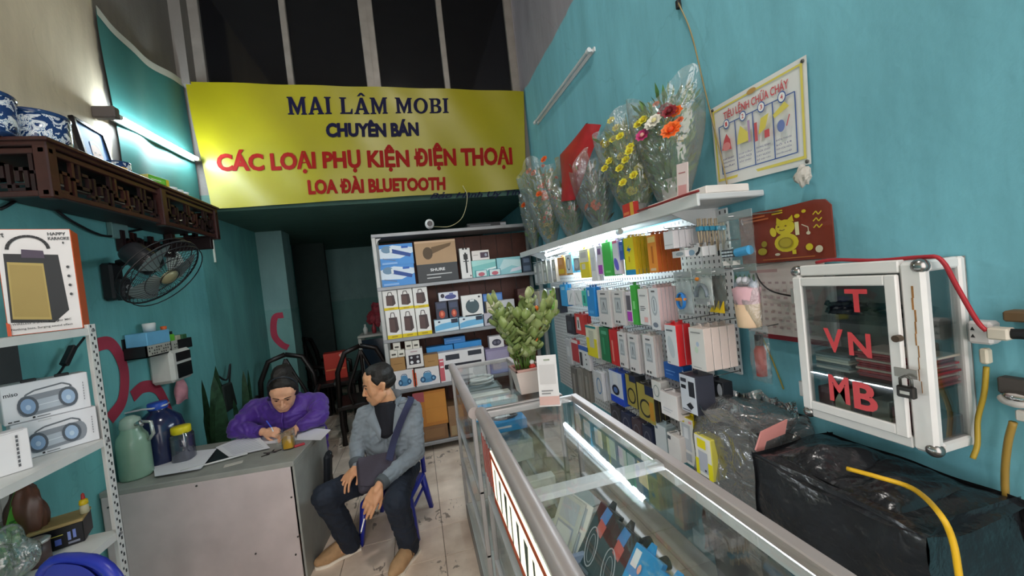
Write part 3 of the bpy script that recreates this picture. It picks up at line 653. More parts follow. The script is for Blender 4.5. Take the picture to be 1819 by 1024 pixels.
# lower shelf: dark printed carton, jars, bags, blue chair back in front
o = carton_from_right('charger_carton', 'black carton with blue icons on the low shelf of the rack', .15, .12, .085, (-1.43, 1.99, .711), math.radians(22), col='16171c', side='14151a',
    items=[('rect', .38, .62, .62, .66, 'd9c860'), ('ring', .30, .35, .05, .14, .015, 0, '6d86d8'), ('rect', .22, .12, .36, .56, '4457a8'), ('rect', .46, .2, .58, .48, '5a70c4'), ('rect', .70, .3, .76, .7, '8fa0e0'), ('rect', .80, .35, .86, .75, '7f92da'), ('rect', .70, .12, .92, .22, '8a8fa0'), ('rect', .12, .05, .34, .08, 'c04a3a')])
MB().cbox(-.077, .077, -.062, .062, .084, .097, .003).build('lid', M('b59a66', .7), o)
jar = thing('glue_bottle', 'small bottle with yellow collar and red tip on the black carton', 'bottle', (-1.45, 2.035, .81))
MB().lathe([(0, 0), (.014, 0), (.014, .03), (.009, .038), (0, .038)], n=14).build('body', M('cfc9a8', .3), jar); MB().lathe([(.013, .036), (.015, .04), (.013, .055), (.006, .06)], n=14).build('collar', M('e3c21c', .4), jar); MB().lathe([(.007, .058), (.005, .08), (0, .086)], n=12).build('tip', M('b5302a', .4), jar)
t = thing('glass_jar', 'clear glass jar with a lid behind the black carton', 'jar', (-1.675, 1.98, .711))
MB().lathe([(0, 0), (.05, 0), (.055, .01), (.055, .10), (.04, .115), (.038, .12)], n=18).build('body', sheet_glass('jar_glass', haze=.18), t); MB().lathe([(.041, .11), (.043, .14), (0, .142)], n=18).build('lid', M('9a9b98', .35, .5), t)
t = thing('paint_tin', 'dark tin can with a pale lid on the low shelf', 'can', (-1.50, 1.875, .711)); MB().lathe([(0, 0), (.038, 0), (.038, .085), (0, .086)], n=20).build('body', M('4a3a38', .4), t); MB().lathe([(.039, .082), (.041, .09), (.036, .094), (0, .092)], n=20).build('lid', M('c8c9c6', .3, .6), t)
m_bag = sheet_glass('clear_bag', haze=.10, bump=.9, bscale=14, gloss=.4, rough=.12)
def crumple(c, r, seed, n=18, m_=12, amp=.22):
    rnd = random.Random(seed); ks = [(Vector((rnd.uniform(-1, 1), rnd.uniform(-1, 1), rnd.uniform(-1, 1)))*rnd.uniform(3, 9), rnd.uniform(0, 6)) for _ in range(7)]; vs = []; fs = []
    for i in range(m_+1):
        for k in range(n):
            a = PI*i/m_; t_ = 2*PI*k/n; d = Vector((math.sin(a)*math.cos(t_), math.sin(a)*math.sin(t_), -math.cos(a)))
            f = 1+amp*sum(math.sin(q.dot(d)+p) for q, p in ks)/3; vs.append(Vector(c)+Vector((d.x*r[0], d.y*r[1], d.z*r[2]))*f)
    for i in range(m_):
        for k in range(n): fs.append((i*n+k, i*n+(k+1) % n, (i+1)*n+(k+1) % n, (i+1)*n+k))
    return vs, fs
vs, fs = crumple((-1.50, 1.745, .815), (.07, .07, .095), 3, 36, 26); tag(MB().add(vs, fs, True).build('clear_plastic_bag', m_bag), 'crumpled clear plastic bag on the low shelf of the rack', 'bag')
vs, fs = crumple((-1.60, 1.985, .865), (.060, .04, .135), 5, 36, 26, .16); tag(MB().add(vs, fs, True).build('brown_plastic_bag', M('6b4436', .35, var=.25, spec=.6)), 'crumpled red brown bag at the back of the low shelf', 'bag')
t = thing('leaf_bundle', 'bundle of long green leaves behind the low shelf', 'leaves', (-1.60, 1.86, .711))
rnd = random.Random(4)
for k in range(9):
    y = -.07+.018*k; mb = MB(); h = .30+.08*rnd.random(); l = rnd.uniform(-.1, .1)
    mb.grid(lambda u, v: Vector((.015*math.cos(6*v)+.01*u, y+l*v*v+(u-.5)*.035*(1-v**3), h*v)), 2, 8); mb.build('leaf', M(('3f8a2a', '57a637', '2f6e28')[k % 3], .4), t)
# ================================================================== desk (front slightly turned)
DZ = .70; da = math.radians(-5.5)
desk = thing('steel_desk', 'grey steel desk with a pale pinkish front panel', 'desk', (-.775, 2.445, 0), rz=da)
DW, DD = .97, .56    # local: x from -DW to 0, y from 0 to DD
grey = M('94958f', .5, var=.10, bump=.02); pink = M('cdbfbe', .38, .1, var=.10, scale=5)
mb = MB(); mb.cbox(-DW, 0, 0, DD, DZ-.03, DZ, .003); mb.build('top', grey, desk)
mb = MB(); mb.cbox(-.012, 0, .004, DD-.01, 0, DZ-.03, .002); mb.build('side_panel', grey, desk)
MB().cbox(-DW, -DW+.012, .004, DD-.01, 0, DZ-.03, .002).build('side_panel', grey, desk)
fp = MB().cbox(-DW+.01, -.018, -.004, .004, .01, DZ-.028, .002).build('front_panel', pink, desk)
for x, z in ((-.03, .50), (-.022, .27), (-.045, .17), (-.50, .655), (-.25, .22), (-.93, .62), (-.93, .1)):
    MB().cyl((x, -.003, z), (x, -.008, z), .005, n=8).build('rivet', M('3a3636', .5), desk)
def DP(px, py, h=0): return un(px, py, 'z', DZ+h)
def flat_sheet(name, label, cat, quad, mat, curl=.012, th=.0012, parent=None, z=DZ, seed=0):
    """sheet of paper lying on the desk with a soft curl; quad = photo pixels, counter-clockwise from lower left"""
    q = [un(px, py, 'z', z) for px, py in quad]
    def f(u, v, dz=0):
        p = q[0].lerp(q[1], u).lerp(q[3].lerp(q[2], u), v); p.z = z+.0015+curl*(.4*math.sin(PI*u)*v+.6*v*u*u)+dz; return p
    mb = MB(); mb.grid(lambda u, v: f(u, v, th), 10, 10); mb.grid(lambda u, v: f(1-u, v), 10, 10)
    o = mb.build(name, mat); tag(o, label, cat); return o, f
paper = M('e6e6ec', .6, var=.03)
# the papers and the dark folder under them
flat_sheet('dark_folder', 'black document folder lying open under the paper sheets', 'folder', ((296, 838), (430, 812), (455, 795), (330, 806)), M('1e2024', .4), .004, .006)
o, f = flat_sheet('paper_sheet', 'white paper sheet with a bent corner near the desk edge', 'paper', ((275, 848), (357, 834), (385, 799), (270, 812)), paper, .006, z=DZ+.012)
o, f = flat_sheet('paper_sheet', 'white printed paper sheet raised in front of the writing woman', 'paper', ((407, 813), (480, 797), (455, 776), (383, 796)), paper, .03, z=DZ+.008)
lines = MB()
for k in range(9):
    v = .1+.09*k; a = [f(.12+.76*i/6, v, .0022) for i in range(7)]; b = [f(.12+.76*i/6, v+.022, .0022) for i in range(7)]
    lines.add(a+b, [(i, i+1, 8+i, 7+i) for i in range(6)])
lines.build('printed_lines', M('b4b6c0', .6), o)
o, f = flat_sheet('paper_sheet', 'white paper sheet overhanging the far right desk corner', 'paper', ((527, 783), (570, 783), (588, 766), (528, 760)), paper, .01)
o, f = flat_sheet('paper_sheet', 'white sheet under the hand of the writing woman', 'paper', ((440, 795), (527, 783), (520, 760), (455, 772)), paper, .002)
# grey blade and long white ruler
a = DP(320, 838, .012); b = DP(440, 806, .012)
tag(MB().tube([a, b], .006, 4).build('ruler', M('d4d5d4', .3)), 'long white ruler on the edge of the dark folder', 'ruler')
# cup of tea
p = DP(514, 797)
t = thing('tea_glass', 'square glass mug of orange tea on the desk corner', 'glass', (p.x, p.y, DZ+.001))
gl = sheet_glass('clear_glass', gloss=.12, refl=.35)
def sq(r, k=12, pw=4.0):
    return [(r*math.copysign(abs(math.cos(2*PI*i/k))**(2/pw), math.cos(2*PI*i/k)), r*math.copysign(abs(math.sin(2*PI*i/k))**(2/pw), math.sin(2*PI*i/k))) for i in range(k)]
def loftsq(prof, k=16):
    mb = MB(); vs = [(x, y, z) for r, z in prof for x, y in sq(r, k)]; mb.add(vs, [(i*k+j, i*k+(j+1) % k, (i+1)*k+(j+1) % k, (i+1)*k+j) for i in range(len(prof)-1) for j in range(k)], True)
    mb.add([(x, y, prof[0][1]) for x, y in sq(prof[0][0], k)], [list(range(k))[::-1]]); return mb
loftsq([(.033, 0), (.035, .004), (.038, .115), (.034, .115), (.031, .010)]).build('body', gl, t)
mb = loftsq([(.030, .008), (.0325, .068)]); mb.add([(x, y, .068) for x, y in sq(.0325, 16)], [list(range(16))]); mb.build('tea', M('e0a01c', .2), t)
MB().tube([(-.036, 0, .10), (-.062, 0, .095), (-.066, 0, .06), (-.06, 0, .03), (-.035, 0, .022)], .005, 8).build('handle', gl, t)
# keys
p = DP(482, 806); t = thing('key_bunch', 'bunch of dark keys lying on the desk beside the tea glass', 'keys', (p.x, p.y, DZ+.001))
for k in range(4):
    a = .5+k*1.1; mb = MB(); d = Vector((math.cos(a), math.sin(a), 0)); mb.cyl(d*.02, d*.02+Vector((0, 0, .003)), .011, n=12); mb.tube([d*.028+Vector((0, 0, .002)), d*.055+Vector((0, 0, .002))], .0028, 4); mb.build('key', M('2b2a28', .35, .6), t)
MB().tube([(.012*math.cos(2*PI*k/14), .012*math.sin(2*PI*k/14), .003) for k in range(15)], .0013, 5).build('ring', M('888888', .3, .9), t)
p = DP(532, 793); tag(MB().cbox(-.03, .03, -.012, .012, 0, .012, .003).build('red_lighter', M('b0303a', .3), None, (p.x, p.y, DZ+.001), rz=.4), 'small red lighter beside the tea glass', 'lighter')
p = DP(415, 825); tag(MB().cbox(-.045, .045, -.02, .02, 0, .002, .0005).build('paper_slip', M('c9c5bd', .7), None, (p.x, p.y, DZ+.0005), rz=.25), 'small yellowed paper slip near the desk front edge', 'paper')
# green thermos, blue bottle, yellow-lid jar at the left end
p = Vector((-1.655, 2.69, DZ))
t = thing('thermos_flask', 'pale green thermos flask with steel spout on the left of the desk', 'flask', (p.x, p.y, DZ+.001))
MB().lathe([(0, 0), (.070, 0), (.074, .01), (.074, .20), (.068, .235), (.050, .265), (.046, .29)], n=24).build('body', M('86a690', .25, var=.04, spec=.6), t)
MB().lathe([(.048, .285), (.050, .30), (.044, .335), (.020, .352), (0, .354)], n=20).build('cap', M('9fb5a6', .25), t)
MB().tube([(.03, -.02, .30), (.062, -.03, .315), (.07, -.03, .29)], .012, 8).build('spout', M('b9bcbc', .2, .9), t)
MB().tube([(.05, .0, .31), (.098, .0, .30), (.102, .0, .23), (.078, .0, .20)], .010, 8).build('handle', M('b9bfba', .25, .5), t)
t = thing('water_bottle', 'large dark blue water bottle with blue cap behind the thermos', 'bottle', (-1.625, 2.885, 0))
MB().lathe([(0, .70), (.115, .70), (.12, .72), (.12, .90), (.105, .965), (.06, 1.01), (.045, 1.02), (.045, 1.035)], n=28).build('body', M('20294d', .15, var=.05, spec=.6), t)
MB().lathe([(.047, 1.03), (.05, 1.035), (.05, 1.065), (.045, 1.072), (0, 1.074)], n=20).build('cap', M('2a56c0', .35), t)
t.location.z = .001
MB().tube([(-.16, -.08, 1.045), (-.05, -.055, 1.05), (.0, -.05, 1.045), (.05, -.02, 1.05), (.04, .04, 1.05)], .006, 6).build('strap', M('d7d7d9'), t)
t = thing('lidded_jar', 'clear square jar with a yellow lid beside the papers', 'jar', (-1.475, 2.80, DZ+.001))
o = loftsq([(.048, 0), (.052, .005), (.052, .165), (.044, .178), (.044, .185)]); o.build('body', sheet_glass('jar_clear', tint=(.75, .78, .88), gloss=.5, haze=.06), t)
mb = loftsq([(.048, .004), (.050, .15)]); mb.add([(x, y, .15) for x, y in sq(.05, 16)], [list(range(16))]); mb.build('contents', M('3a3d58', .5, var=.3, scale=40), t)
MB().lathe([(.047, .178), (.05, .18), (.05, .215), (.046, .22), (0, .22)], n=20).build('lid', M('d6c81e', .4), t)
# second chair / bag behind desk corner: blue-black bag hanging at the right side
tag(MB().cbox(-.02, .02, -.05, .05, 0, .30, .015).build('dark_bag', M('1b2028', .7), None, (-.715, 2.84, .28), rot=(.1, .12, 0)), 'narrow dark bag hanging on the far right side of the desk', 'bag')
# ================================================================== wall organiser on the left wall
a = un(232, 615, 'x', XL+.06); b = un(335, 600, 'x', XL+.06)
W0 = Vector((XL, 3.05, 1.40))
org = thing('wall_organiser', 'black wall organiser tray holding small boxes on the left wall', 'organiser', (XL, 0, 0))
y0, y1, zb, zt = 2.86, 3.36, 1.355, 1.425
mb = MB(); mb.box(0, .12, y0, y1, zb, zb+.006); mb.box(.114, .12, y0, y1, zb, zt); mb.box(0, .12, y0, y0+.006, zb, zt); mb.box(0, .12, y1-.006, y1, zb, zt); mb.box(0, .006, y0, y1, zb, zt+.06); mb.build('tray', M('1d1e20', .4), org)
def gx(u, v, z): return (.1205+z, y0+u, zb+v)
link('printed_front', print_mesh([('rect', .01, .008, .24, .072, 'b9b7ac'), ('rect', .25, .008, .32, .072, 'b0b0a6')]+[('rect', .02+.021*i, .014+.018*j, .032+.021*i, .024+.018*j, '33332f') for i in range(10) for j in range(3) if (i*7+j*5) % 4]+[('rect', .26+.02*i, .02+.02*j, .27+.02*i, .03+.02*j, '33332f') for i in range(3) for j in range(2)], gx), org)
tag(MB().cbox(XL+.012, XL+.125, 2.87, 3.10, zb+.072, zb+.155, .003).build('tissue_box', M('6fb2d8', .5)), 'light blue tissue box on top of the wall organiser', 'box')
tag(MB().cbox(XL+.03, XL+.1, 3.13, 3.20, zb+.008, zb+.115, .003).build('green_packet', M('6cc23a', .4)), 'bright green packet in the wall organiser', 'box')
tag(MB().cbox(XL+.03, XL+.1, 3.215, 3.27, zb+.008, zb+.10, .003).build('cream_packet', M('b8b79a', .4)), 'cream packet in the wall organiser beside the green one', 'box')
tag(MB().cbox(XL+.03, XL+.1, 3.285, 3.345, zb+.008, zb+.10, .003).build('dark_green_packet', M('3c6b44', .4)), 'dark green packet at the far end of the wall organiser', 'box')
t = tag(MB().lathe([(0, 0), (.03, 0), (.035, .05), (.03, .055), (0, .05)], n=16).build('white_roll', M('cfd2d0', .5), None, (XL+.06, 3.02, zb+.156)), 'small white tape roll on the light blue tissue box', 'roll')
t = thing('small_bottle', 'small clear bottle with orange cap standing in the wall organiser', 'bottle', (XL+.06, 3.165, zb+.116)); MB().lathe([(0, 0), (.022, 0), (.022, .03), (.012, .04)], n=14).build('body', M('b9d0d2', .2), t); MB().lathe([(.016, .035), (.018, .06), (0, .062)], n=14).build('cap', M('d9622e', .4), t)
# white dispenser on the wall with two dark windows, and a small pink bag under it
c = un(306, 648, 'x', XL+.06)
dsp = thing('wall_dispenser', 'white box dispenser with two dark windows on the left wall', 'dispenser', (XL, 3.06, c.z-.11))
MB().cbox(0, .14, 0, .24, 0, .215, .02).build('body', M('c9c9c2', .4), dsp)
MB().cbox(.138, .145, .15, .235, .005, .21, .003).build('bezel', M('d9d9d4', .35), dsp) if 0 else None
mb = MB(); mb.cbox(.02, .12, .0-.004, .004, .02, .12, .004)
mb = MB(); mb.cbox(.1385, .144, .045, .215, .135, .195, .01); mb.build('window', M('17191b', .2), dsp)
mb = MB(); mb.cbox(.1385, .144, .045, .215, .02, .118, .01); mb.build('window', M('17191b', .2), dsp)
c = un(322, 697, 'x', XL+.05)
pk = thing('pink_pouch', 'small pink cloth pouch hanging under the white dispenser', 'pouch', c)
mb = MB(); mb.grid(lambda u, v: Vector((.035*math.sin(PI*v*.9+.3)*math.cos(2*PI*u), (.035+.04*v)*math.sin(2*PI*u), .09-.16*v+.006*math.sin(6*PI*u))), 18, 8, close=True); mb.build('body', M('d996a0', .8, var=.15, scale=20), pk); MB().tube([(0, -.03, .085), (0, 0, .14), (0, .03, .085)], .003, 5).build('loop', M('d996a0', .8), pk)
# red painted loops (old lettering) on the left wall
m_redp = M('a8364a', .7, var=.12)
def wall_curve(label, pts, wd):
    ps = bez([un(x, y, 'x', XL+.004) for x, y in pts], 30); vs = []; fs = []
    for i, p in enumerate(ps):
        d = (ps[min(i+1, len(ps)-1)]-ps[max(i-1, 0)]); d.x = 0; d.normalize(); n_ = Vector((0, -d.z, d.y))*wd/2
        vs += [p+n_, p-n_]
    for i in range(len(ps)-1): fs.append((2*i, 2*i+1, 2*i+3, 2*i+2))
    tag(MB().add(vs, fs).build('painted_stroke', m_redp), label, 'painted mark')
wall_curve('thick red painted curve on the wall behind the shelving rack', ((165, 615), (198, 612), (220, 655), (218, 710), (195, 745)), .075)
wall_curve('thick red painted curve on the wall behind the water bottle', ((235, 705), (255, 688), (280, 692), (300, 730), (315, 775)), .075)
# ================================================================== glass counters
pane_m = sheet_glass('counter_glass', tint=(.975, .985, .982), gloss=.06, refl=.24); alu = M('b9b4b3', .35, .55, var=.06); alu_w = M('d2cfd0', .4, .2, var=.05); alu_p = M('b5a9a6', .42, .3, var=.06)
CZ = 1.045
def counter(name, label, y0, y1, x0, x1, cross=(), bar=True):
    t = thing(name, label, 'counter', (0, 0, 0))
    def prof(a, b, r=.011, m=alu): MB().cyl(a, b, r, n=4, smooth=False).build('frame_profile', m, t)
    def beam(xa, xb, ya, yb, za, zb, m=alu, nm='frame_profile'): MB().cbox(xa, xb, ya, yb, za, zb, .003).build(nm, m, t)
    s = .02
    # verticals
    for x in (x0, x1-s):
        for y in (y0, y1-s): beam(x, x+s, y, y+s, 0, CZ-.01)
    # top rim: rounded rail on the customer side, flat rails elsewhere
    if bar: MB().cyl((x0+.014, y0-.005, CZ-.002), (x0+.014, y1+.005, CZ-.002), .026, n=16).build('round_rail', alu_p, t)
    beam(x1-.028, x1+.004, y0, y1, CZ-.022, CZ+.006, alu_p); beam(x0, x1, y1-.022, y1, CZ-.022, CZ+.005, alu); beam(x0, x1, y0, y0+.022, CZ-.022, CZ+.005, alu)
    for c in cross: beam(x0+.03, x1-.02, c-.03, c+.012, CZ-.03, CZ-.012, M('dedfe2', .35), 'cross_bar')
    # plinth and shelves
    beam(x0, x1, y0, y1, .0, .10, M('8a8580', .5), 'plinth')
    MB().box(x0+.006, x1-.006, y0+.02, y1-.02, .10, .106).build('base_board', M('d2d0ca', .5), t)
    for z in (.42, .70): MB().box(x0+.02, x1-.02, y0+.02, y1-.02, z, z+.006).build('glass_shelf', pane_m, t); beam(x0, x0+s, y0, y1, z-.014, z+.0, alu_w); beam(x1-s, x1, y0, y1, z-.014, z, alu_w)
    # panes
    MB().box(x0+.008, x0+.013, y0+.01, y1-.01, .10, CZ-.02).build('pane', pane_m, t)
    MB().box(x1-.012, x1-.007, y0+.01, y1-.01, .10, CZ-.02).build('pane', pane_m, t)
    MB().box(x0+.01, x1-.01, y1-.013, y1-.008, .10, CZ-.02).build('pane', pane_m, t)
    MB().box(x0+.03, x1-.02, y0+.01, y1-.01, CZ-.008, CZ-.003).build('top_pane', pane_m, t)
    return t
c1 = counter('glass_counter', 'near glass display counter running out of the bottom of the photo',   .25, 1.635, .200, .648, cross=(.985,))
c2 = counter('glass_counter', 'far glass display counter carrying the potted plant', 1.655, 2.66, .172, .590)
# white inner strip and price cards along the staff side of the near counter
MB().box(.630, .634, .27, 1.61, .985, 1.012).build('inner_strip', M('e3e6ea', .4), c1)
for k, (y, w_, h_, c) in enumerate(((1.56, .05, .03, 'f0f2f5'), (1.47, .06, .03, 'f4f4f6'), (1.37, .06, .035, 'f0f3f4'), (1.27, .06, .035, 'b9d6c8'), (1.19, .05, .035, 'dfe5ee'), (1.135, .045, .035, 'c9d3e8'), (1.07, .05, .04, 'efe6b0'))):
    o = MB().cbox(.6165, .6178, y-w_/2, y+w_/2, .955-h_, .985, .0003).build('price_card', M(c, .5)); tag(o, ('price card at the far end of the staff side strip', 'second price card along the staff side strip', 'third price card along the staff side strip', 'green price card on the staff side strip', 'pale blue price card next to the green one', 'lavender price card on the staff side strip', 'yellow price card on the staff side strip')[k], 'price card', 'price cards inside the near counter')
t = thing('led_strip', 'thin white LED strip under the staff side rail of the near counter', 'lamp', (.641, .30, 1.016))
MB().cbox(-.004, .004, 0, 1.30, 0, .004, .001).build('holder', M('d0d2d4', .4), t)
MB().box(-.003, .003, .005, 1.295, -.003, 0).build('diodes', emitter('led_glow', (.88, .95, 1, 1), 40.0), t)
# printed sign band below the customer side rail; slight glow put into its material
mb = MB(); mb.box(.193, .199, .30, 1.36, .81, .998); sg = mb.build('sign_band', M('e9e4cf', .35, emit=.9)); tag(sg, 'long lit sign band with orange border along the near counter front', 'sign')
it = [('rect', 0, 0, 1.06, .022, 'd8562a'), ('rect', 0, .124, 1.06, .14, 'd8562a')]+[('rect', .0+.0*k, 0, .02, .14, 'd8562a') for k in (0,)]
it += [*[('poly', [(.06+.075*k, .03), (.075+.075*k, .03), (.085+.075*k+.01*(k % 3), .115), (.068+.075*k, .115)], '4a5a4c') for k in range(13)], ('rect', 1.045, 0, 1.06, .14, 'd8562a')]
link('sign_print', print_mesh(it, lambda u, v, z: (.193-z, 1.36-u, .81+v*1.34)), sg)
for k in range(5): tag(MB().box(.194, .1965, 1.39+.04*k, 1.402+.04*k, .83, .99).build('red_sticker', M('b0483a', .5)), ('first thin red sticker stripe next to the lit sign band', 'second thin red sticker stripe next to the lit sign band', 'third thin red sticker stripe next to the lit sign band', 'fourth thin red sticker stripe next to the lit sign band', 'fifth thin red sticker stripe, farthest from the lit sign band')[k], 'sticker', 'red stripes on the near counter front')
# ---- goods in the near counter
def card_pack(label, loc, ang, tilt, w_, h_, col, items, name='cable_pack', group=None, hook=True, d_=.02):
    t = thing(name, label, 'pack', loc, rot=(tilt, 0, ang), group=group)
    MB().cbox(-w_/2, w_/2, 0, d_, 0, h_, .002).build('body', M(col, .35), t)
    link('printed_picture', print_mesh(norm_items(items, w_, h_), lambda u, v, z: (u-w_/2, -z, v)), t)
    if hook: MB().prism([(-.015, h_-.002), (.015, h_-.002), (.008, h_+.022), (-.008, h_+.022)], (0, .006, 0), (1, 0, 0), (0, 0, 1), (0, 1, 0), .003).build('hang_tab', M(col, .35), t)
    return t
blk = [('poly', [(.30, .78), (.62, .70), (.70, .96), (.38, .99)], '3f86c8'), ('poly', [(.34, .60), (.66, .55), (.70, .74), (.36, .80)], 'b8605a'), ('ring', .45, .38, .26, .28, .04, .3, 'aab0b8'), ('ring', .48, .36, .16, .20, .03, .3, '8d949c'), ('rect', .2, .03, .8, .08, '5d636c')]
blu = [('rect', .1, .72, .32, .94, 'e6ecf2'), ('rect', .22, .1, .85, .62, 'e9edf0'), ('rect', .25, .13, .82, .58, '1d88c8'), ('poly', [(.32, .2), (.7, .2), (.72, .5), (.34, .52)], 'e4e8ea'), ('line', [(.38, .25), (.62, .27), (.64, .44), (.42, .45)], .05, '4a5058'), ('ell', .45, .75, .06, .06, 0, 'e8b0a0')]
y_ = [(.965, 'black', blk), (.865, 'black', blk), (.765, 'blue', blu), (.665, 'blue', blu), (.565, 'blue', blu), (.465, 'black', blk)]
nm = ('first black cable pack leaning in the near counter below the cross bar', 'second black cable pack leaning in the near counter', 'first blue cable pack leaning in the near counter beside the black ones', 'second blue cable pack leaning in the near counter', 'third blue cable pack leaning in the near counter', 'third black cable pack at the bottom edge of the near counter')
for k, (y, c, it) in enumerate(y_):
    card_pack(nm[k], (.372, y+.075, .735), math.radians(-80), math.radians(-40),   .092, .19, '1c1d21' if c == 'black' else '1c93d6', it, group='cable packs in the near counter')
for k in range(4):
    mb = MB(); mb.cyl((0, 0, 0), (.02, 0, 0), .016, n=14); tag(mb.build('earphone_case', M('15161a', .2), None, (.555-.004*k, .99-.085*k, .80)), ('round black earphone case nearest the cross bar', 'second round black earphone case from the cross bar', 'third round black earphone case from the cross bar', 'fourth round black earphone case from the cross bar')[k], 'case', 'earphone cases in the near counter')
tag(MB().cbox(.566, .580, .40, 1.02, .715, .75, .002).build('white_rail', M('e8eaec', .4)), 'white plastic rail beside the cable packs in the near counter', 'rail')
# pale manuals and boxes on the shelf beyond the cross bar
rnd = random.Random(11)
for k, (x, y, w_, d_, h_, a, c, l) in enumerate(((.36, 1.46, .14, .09, .03, .2, 'c8cfcb', 'pale grey flat box at the far end of the near counter'), (.30, 1.33, .10, .12, .03, -.1, 'd4d3c4', 'cream flat box in the near counter by the rail'), (.40, 1.27, .13, .10, .02, .1, 'b9c6c0', 'grey green flat box in the middle of the near counter'),
        (.33, 1.17, .12, .10, .025, .25, 'c4ccc8', 'pale flat box in the near counter nearest the cross bar on the rail side'), (.46, 1.14, .11, .11, .03, -.2, 'cdd2cc', 'pale flat box in the near counter nearest the cross bar in the middle'), (.53, 1.38, .09, .14, .03, .1, '9fb0b0', 'grey blue flat box in the near counter under the lamp'), (.40, 1.56, .16, .05, .05, 0, 'd9dcd6', 'white box against the far pane of the near counter'))):
    pbox('flat_box', l, 'box', w_, d_, h_, (x, y, .707), a, c, items=[('rect', .1, .2, .9, .8, 'e4e6e2')])
for k, (x, y) in enumerate(((.365, 1.155), (.35, 1.18))):
    o = card_pack(('white phone film pack leaning in the near counter before the black packs', 'grey phone film pack leaning behind the white one in the near counter')[k], (x, y, .71), math.radians(-75), math.radians(-30), .12, .17, ('dfe0dc', 'b9beba')[k], [('rect', .15, .08, .85, .5, '9aa2b4'), ('rect', .15, .55, .85, .92, 'aab2bc'), ('rect', .2, .12, .8, .46, 'c6ccd2')], name='film_pack', hook=False, d_=.006)
# dark blue tray front by cross bar
tag(MB().cbox(.30, .44, 1.06, 1.075, .707, .77, .003).build('blue_tray', M('8793b0', .4)), 'pale blue tray near the cross bar in the near counter', 'tray')
# lower shelf goods seen through the glass: white frame panel on the staff side (sliding door)
o = thing('sliding_door', 'grey framed sliding door leaning inside the near counter', 'door', (.60, .42, .25))
mb = MB(); mb.box(-.006, .006, 0, .36, 0, .02); mb.box(-.006, .006, 0, .36, .40, .42); mb.box(-.006, .006, 0, .02, 0, .42); mb.box(-.006, .006, .34, .36, 0, .42); mb.build('frame', alu_w, o); MB().box(-.002, .002, .01, .35, .01, .41).build('panel', M('6f7f80', .3), o)
for k in range(5):
    x = .30+.06*(k % 3); y = .55+.2*k
    pbox('phone_case_box', ('dark box on the low shelf at the near end of the near counter', 'second dark box on the low shelf of the near counter', 'middle dark box on the low shelf of the near counter', 'fourth dark box on the low shelf of the near counter', 'dark box on the low shelf at the far end of the near counter')[k], 'box', .12, .09, .10, (x+.05, y, .427), .1*k, ('8a9296', 'a7aca8', '7d8488', '9b9f98', 'b4b4aa')[k], group='boxes on the low shelf of the near counter')
# ---- goods in the far counter: blue boxes with cables near the top, white packs
for k, (x, y, w_, d_, c, l) in enumerate(((.36, 1.90, .20, .13, '2f9fe0', 'open bright blue box with cables in the far counter'), (.28, 2.10, .12, .12, '5aa8dc', 'light blue pack in the far counter beside the open box'), (.38, 2.22, .26, .06, 'd9ddd8', 'long white pack in the far counter'), (.38, 2.36, .24, .07, 'e0e0d6', 'long cream pack behind the white one in the far counter'), (.36, 2.56, .24, .16, '8f9a9a', 'grey coil pack at the far end of the far counter'))):
    o = pbox('blue_box' if k < 2 else 'long_pack', l, 'box', w_, d_, .05, (x, y, .86), 0, c, items=[('rect', .05, .2, .95, .8, 'e4eaee')] if k else [('rect', .1, .4, .6, .6, 'e8f2fa')])
    if k == 0:
        mb = MB(); mb.tube([(.07*math.cos(a*.7)*(.6+.02*a), .035*math.sin(a*.7), .055+.004*math.sin(a*2)) for a in range(24)], .006, 5); mb.build('cable_coil', M('3a4248', .4), o); MB().cbox(-.05, .03, -.02, .04, .05, .06, .003).build('white_sleeve', M('e6ecf0', .4), o)
    if k == 4:
        mb = MB(); mb.tube([(.08*math.cos(a*.6), .05*math.sin(a*.6), .06+.002*a) for a in range(26)], .008, 5); mb.build('cable_coil', M('c2c8c6', .4), o)
tag(MB().box(.195, .57, 1.69, 2.63, .852, .858).build('glass_insert', pane_m), 'upper glass insert shelf of the far counter', 'shelf')
for k, y in enumerate((1.9, 2.2, 2.5)):
    pbox('white_pack', ('white pack low in the far counter nearest the plant', 'white pack low in the middle of the far counter', 'white pack low at the far end of the far counter')[k], 'box', .22, .16, .10, (.36, y, .707), .1, ('dfe2dd', 'cfd6d0', 'dcdcd2')[k], items=[('rect', .1, .2, .5, .7, 'a8b4ba')], group='packs on the middle shelf of the far counter')
# ---- potted plant
pp = un(940, 700, 'z', CZ+.006); PX, PY = .475, 1.80
pot = thing('potted_plant', 'potted green plant in a square white pot on the far counter', 'plant', (PX, PY, CZ+.007))
def frustum(mb, a, b, z0, z1, n=4):
    vs = [(sx*a, sy*a, z0) for sx, sy in ((-1, -1), (1, -1), (1, 1), (-1, 1))]+[(sx*b, sy*b, z1) for sx, sy in ((-1, -1), (1, -1), (1, 1), (-1, 1))]
    mb.add(vs, [(0, 3, 2, 1), (0, 1, 5, 4), (1, 2, 6, 5), (2, 3, 7, 6), (3, 0, 4, 7)]); return mb
frustum(MB(), .048, .068, 0, .115).build('pot', M('e2cfc6', .35, var=.03), pot)
mb = MB()
for a in ((-.07, .07, -.07, -.06), (-.07, .07, .06, .07), (-.07, -.06, -.07, .07), (.06, .07, -.07, .07)): mb.cbox(a[0], a[1], a[2], a[3], .108, .12, .002)
mb.build('pot_rim', M('c79a90', .4), pot)
MB().box(-.064, .064, -.064, .064, .104, .110).build('soil', M('6b4038', .9, var=.4, scale=60), pot)
lm = MB()
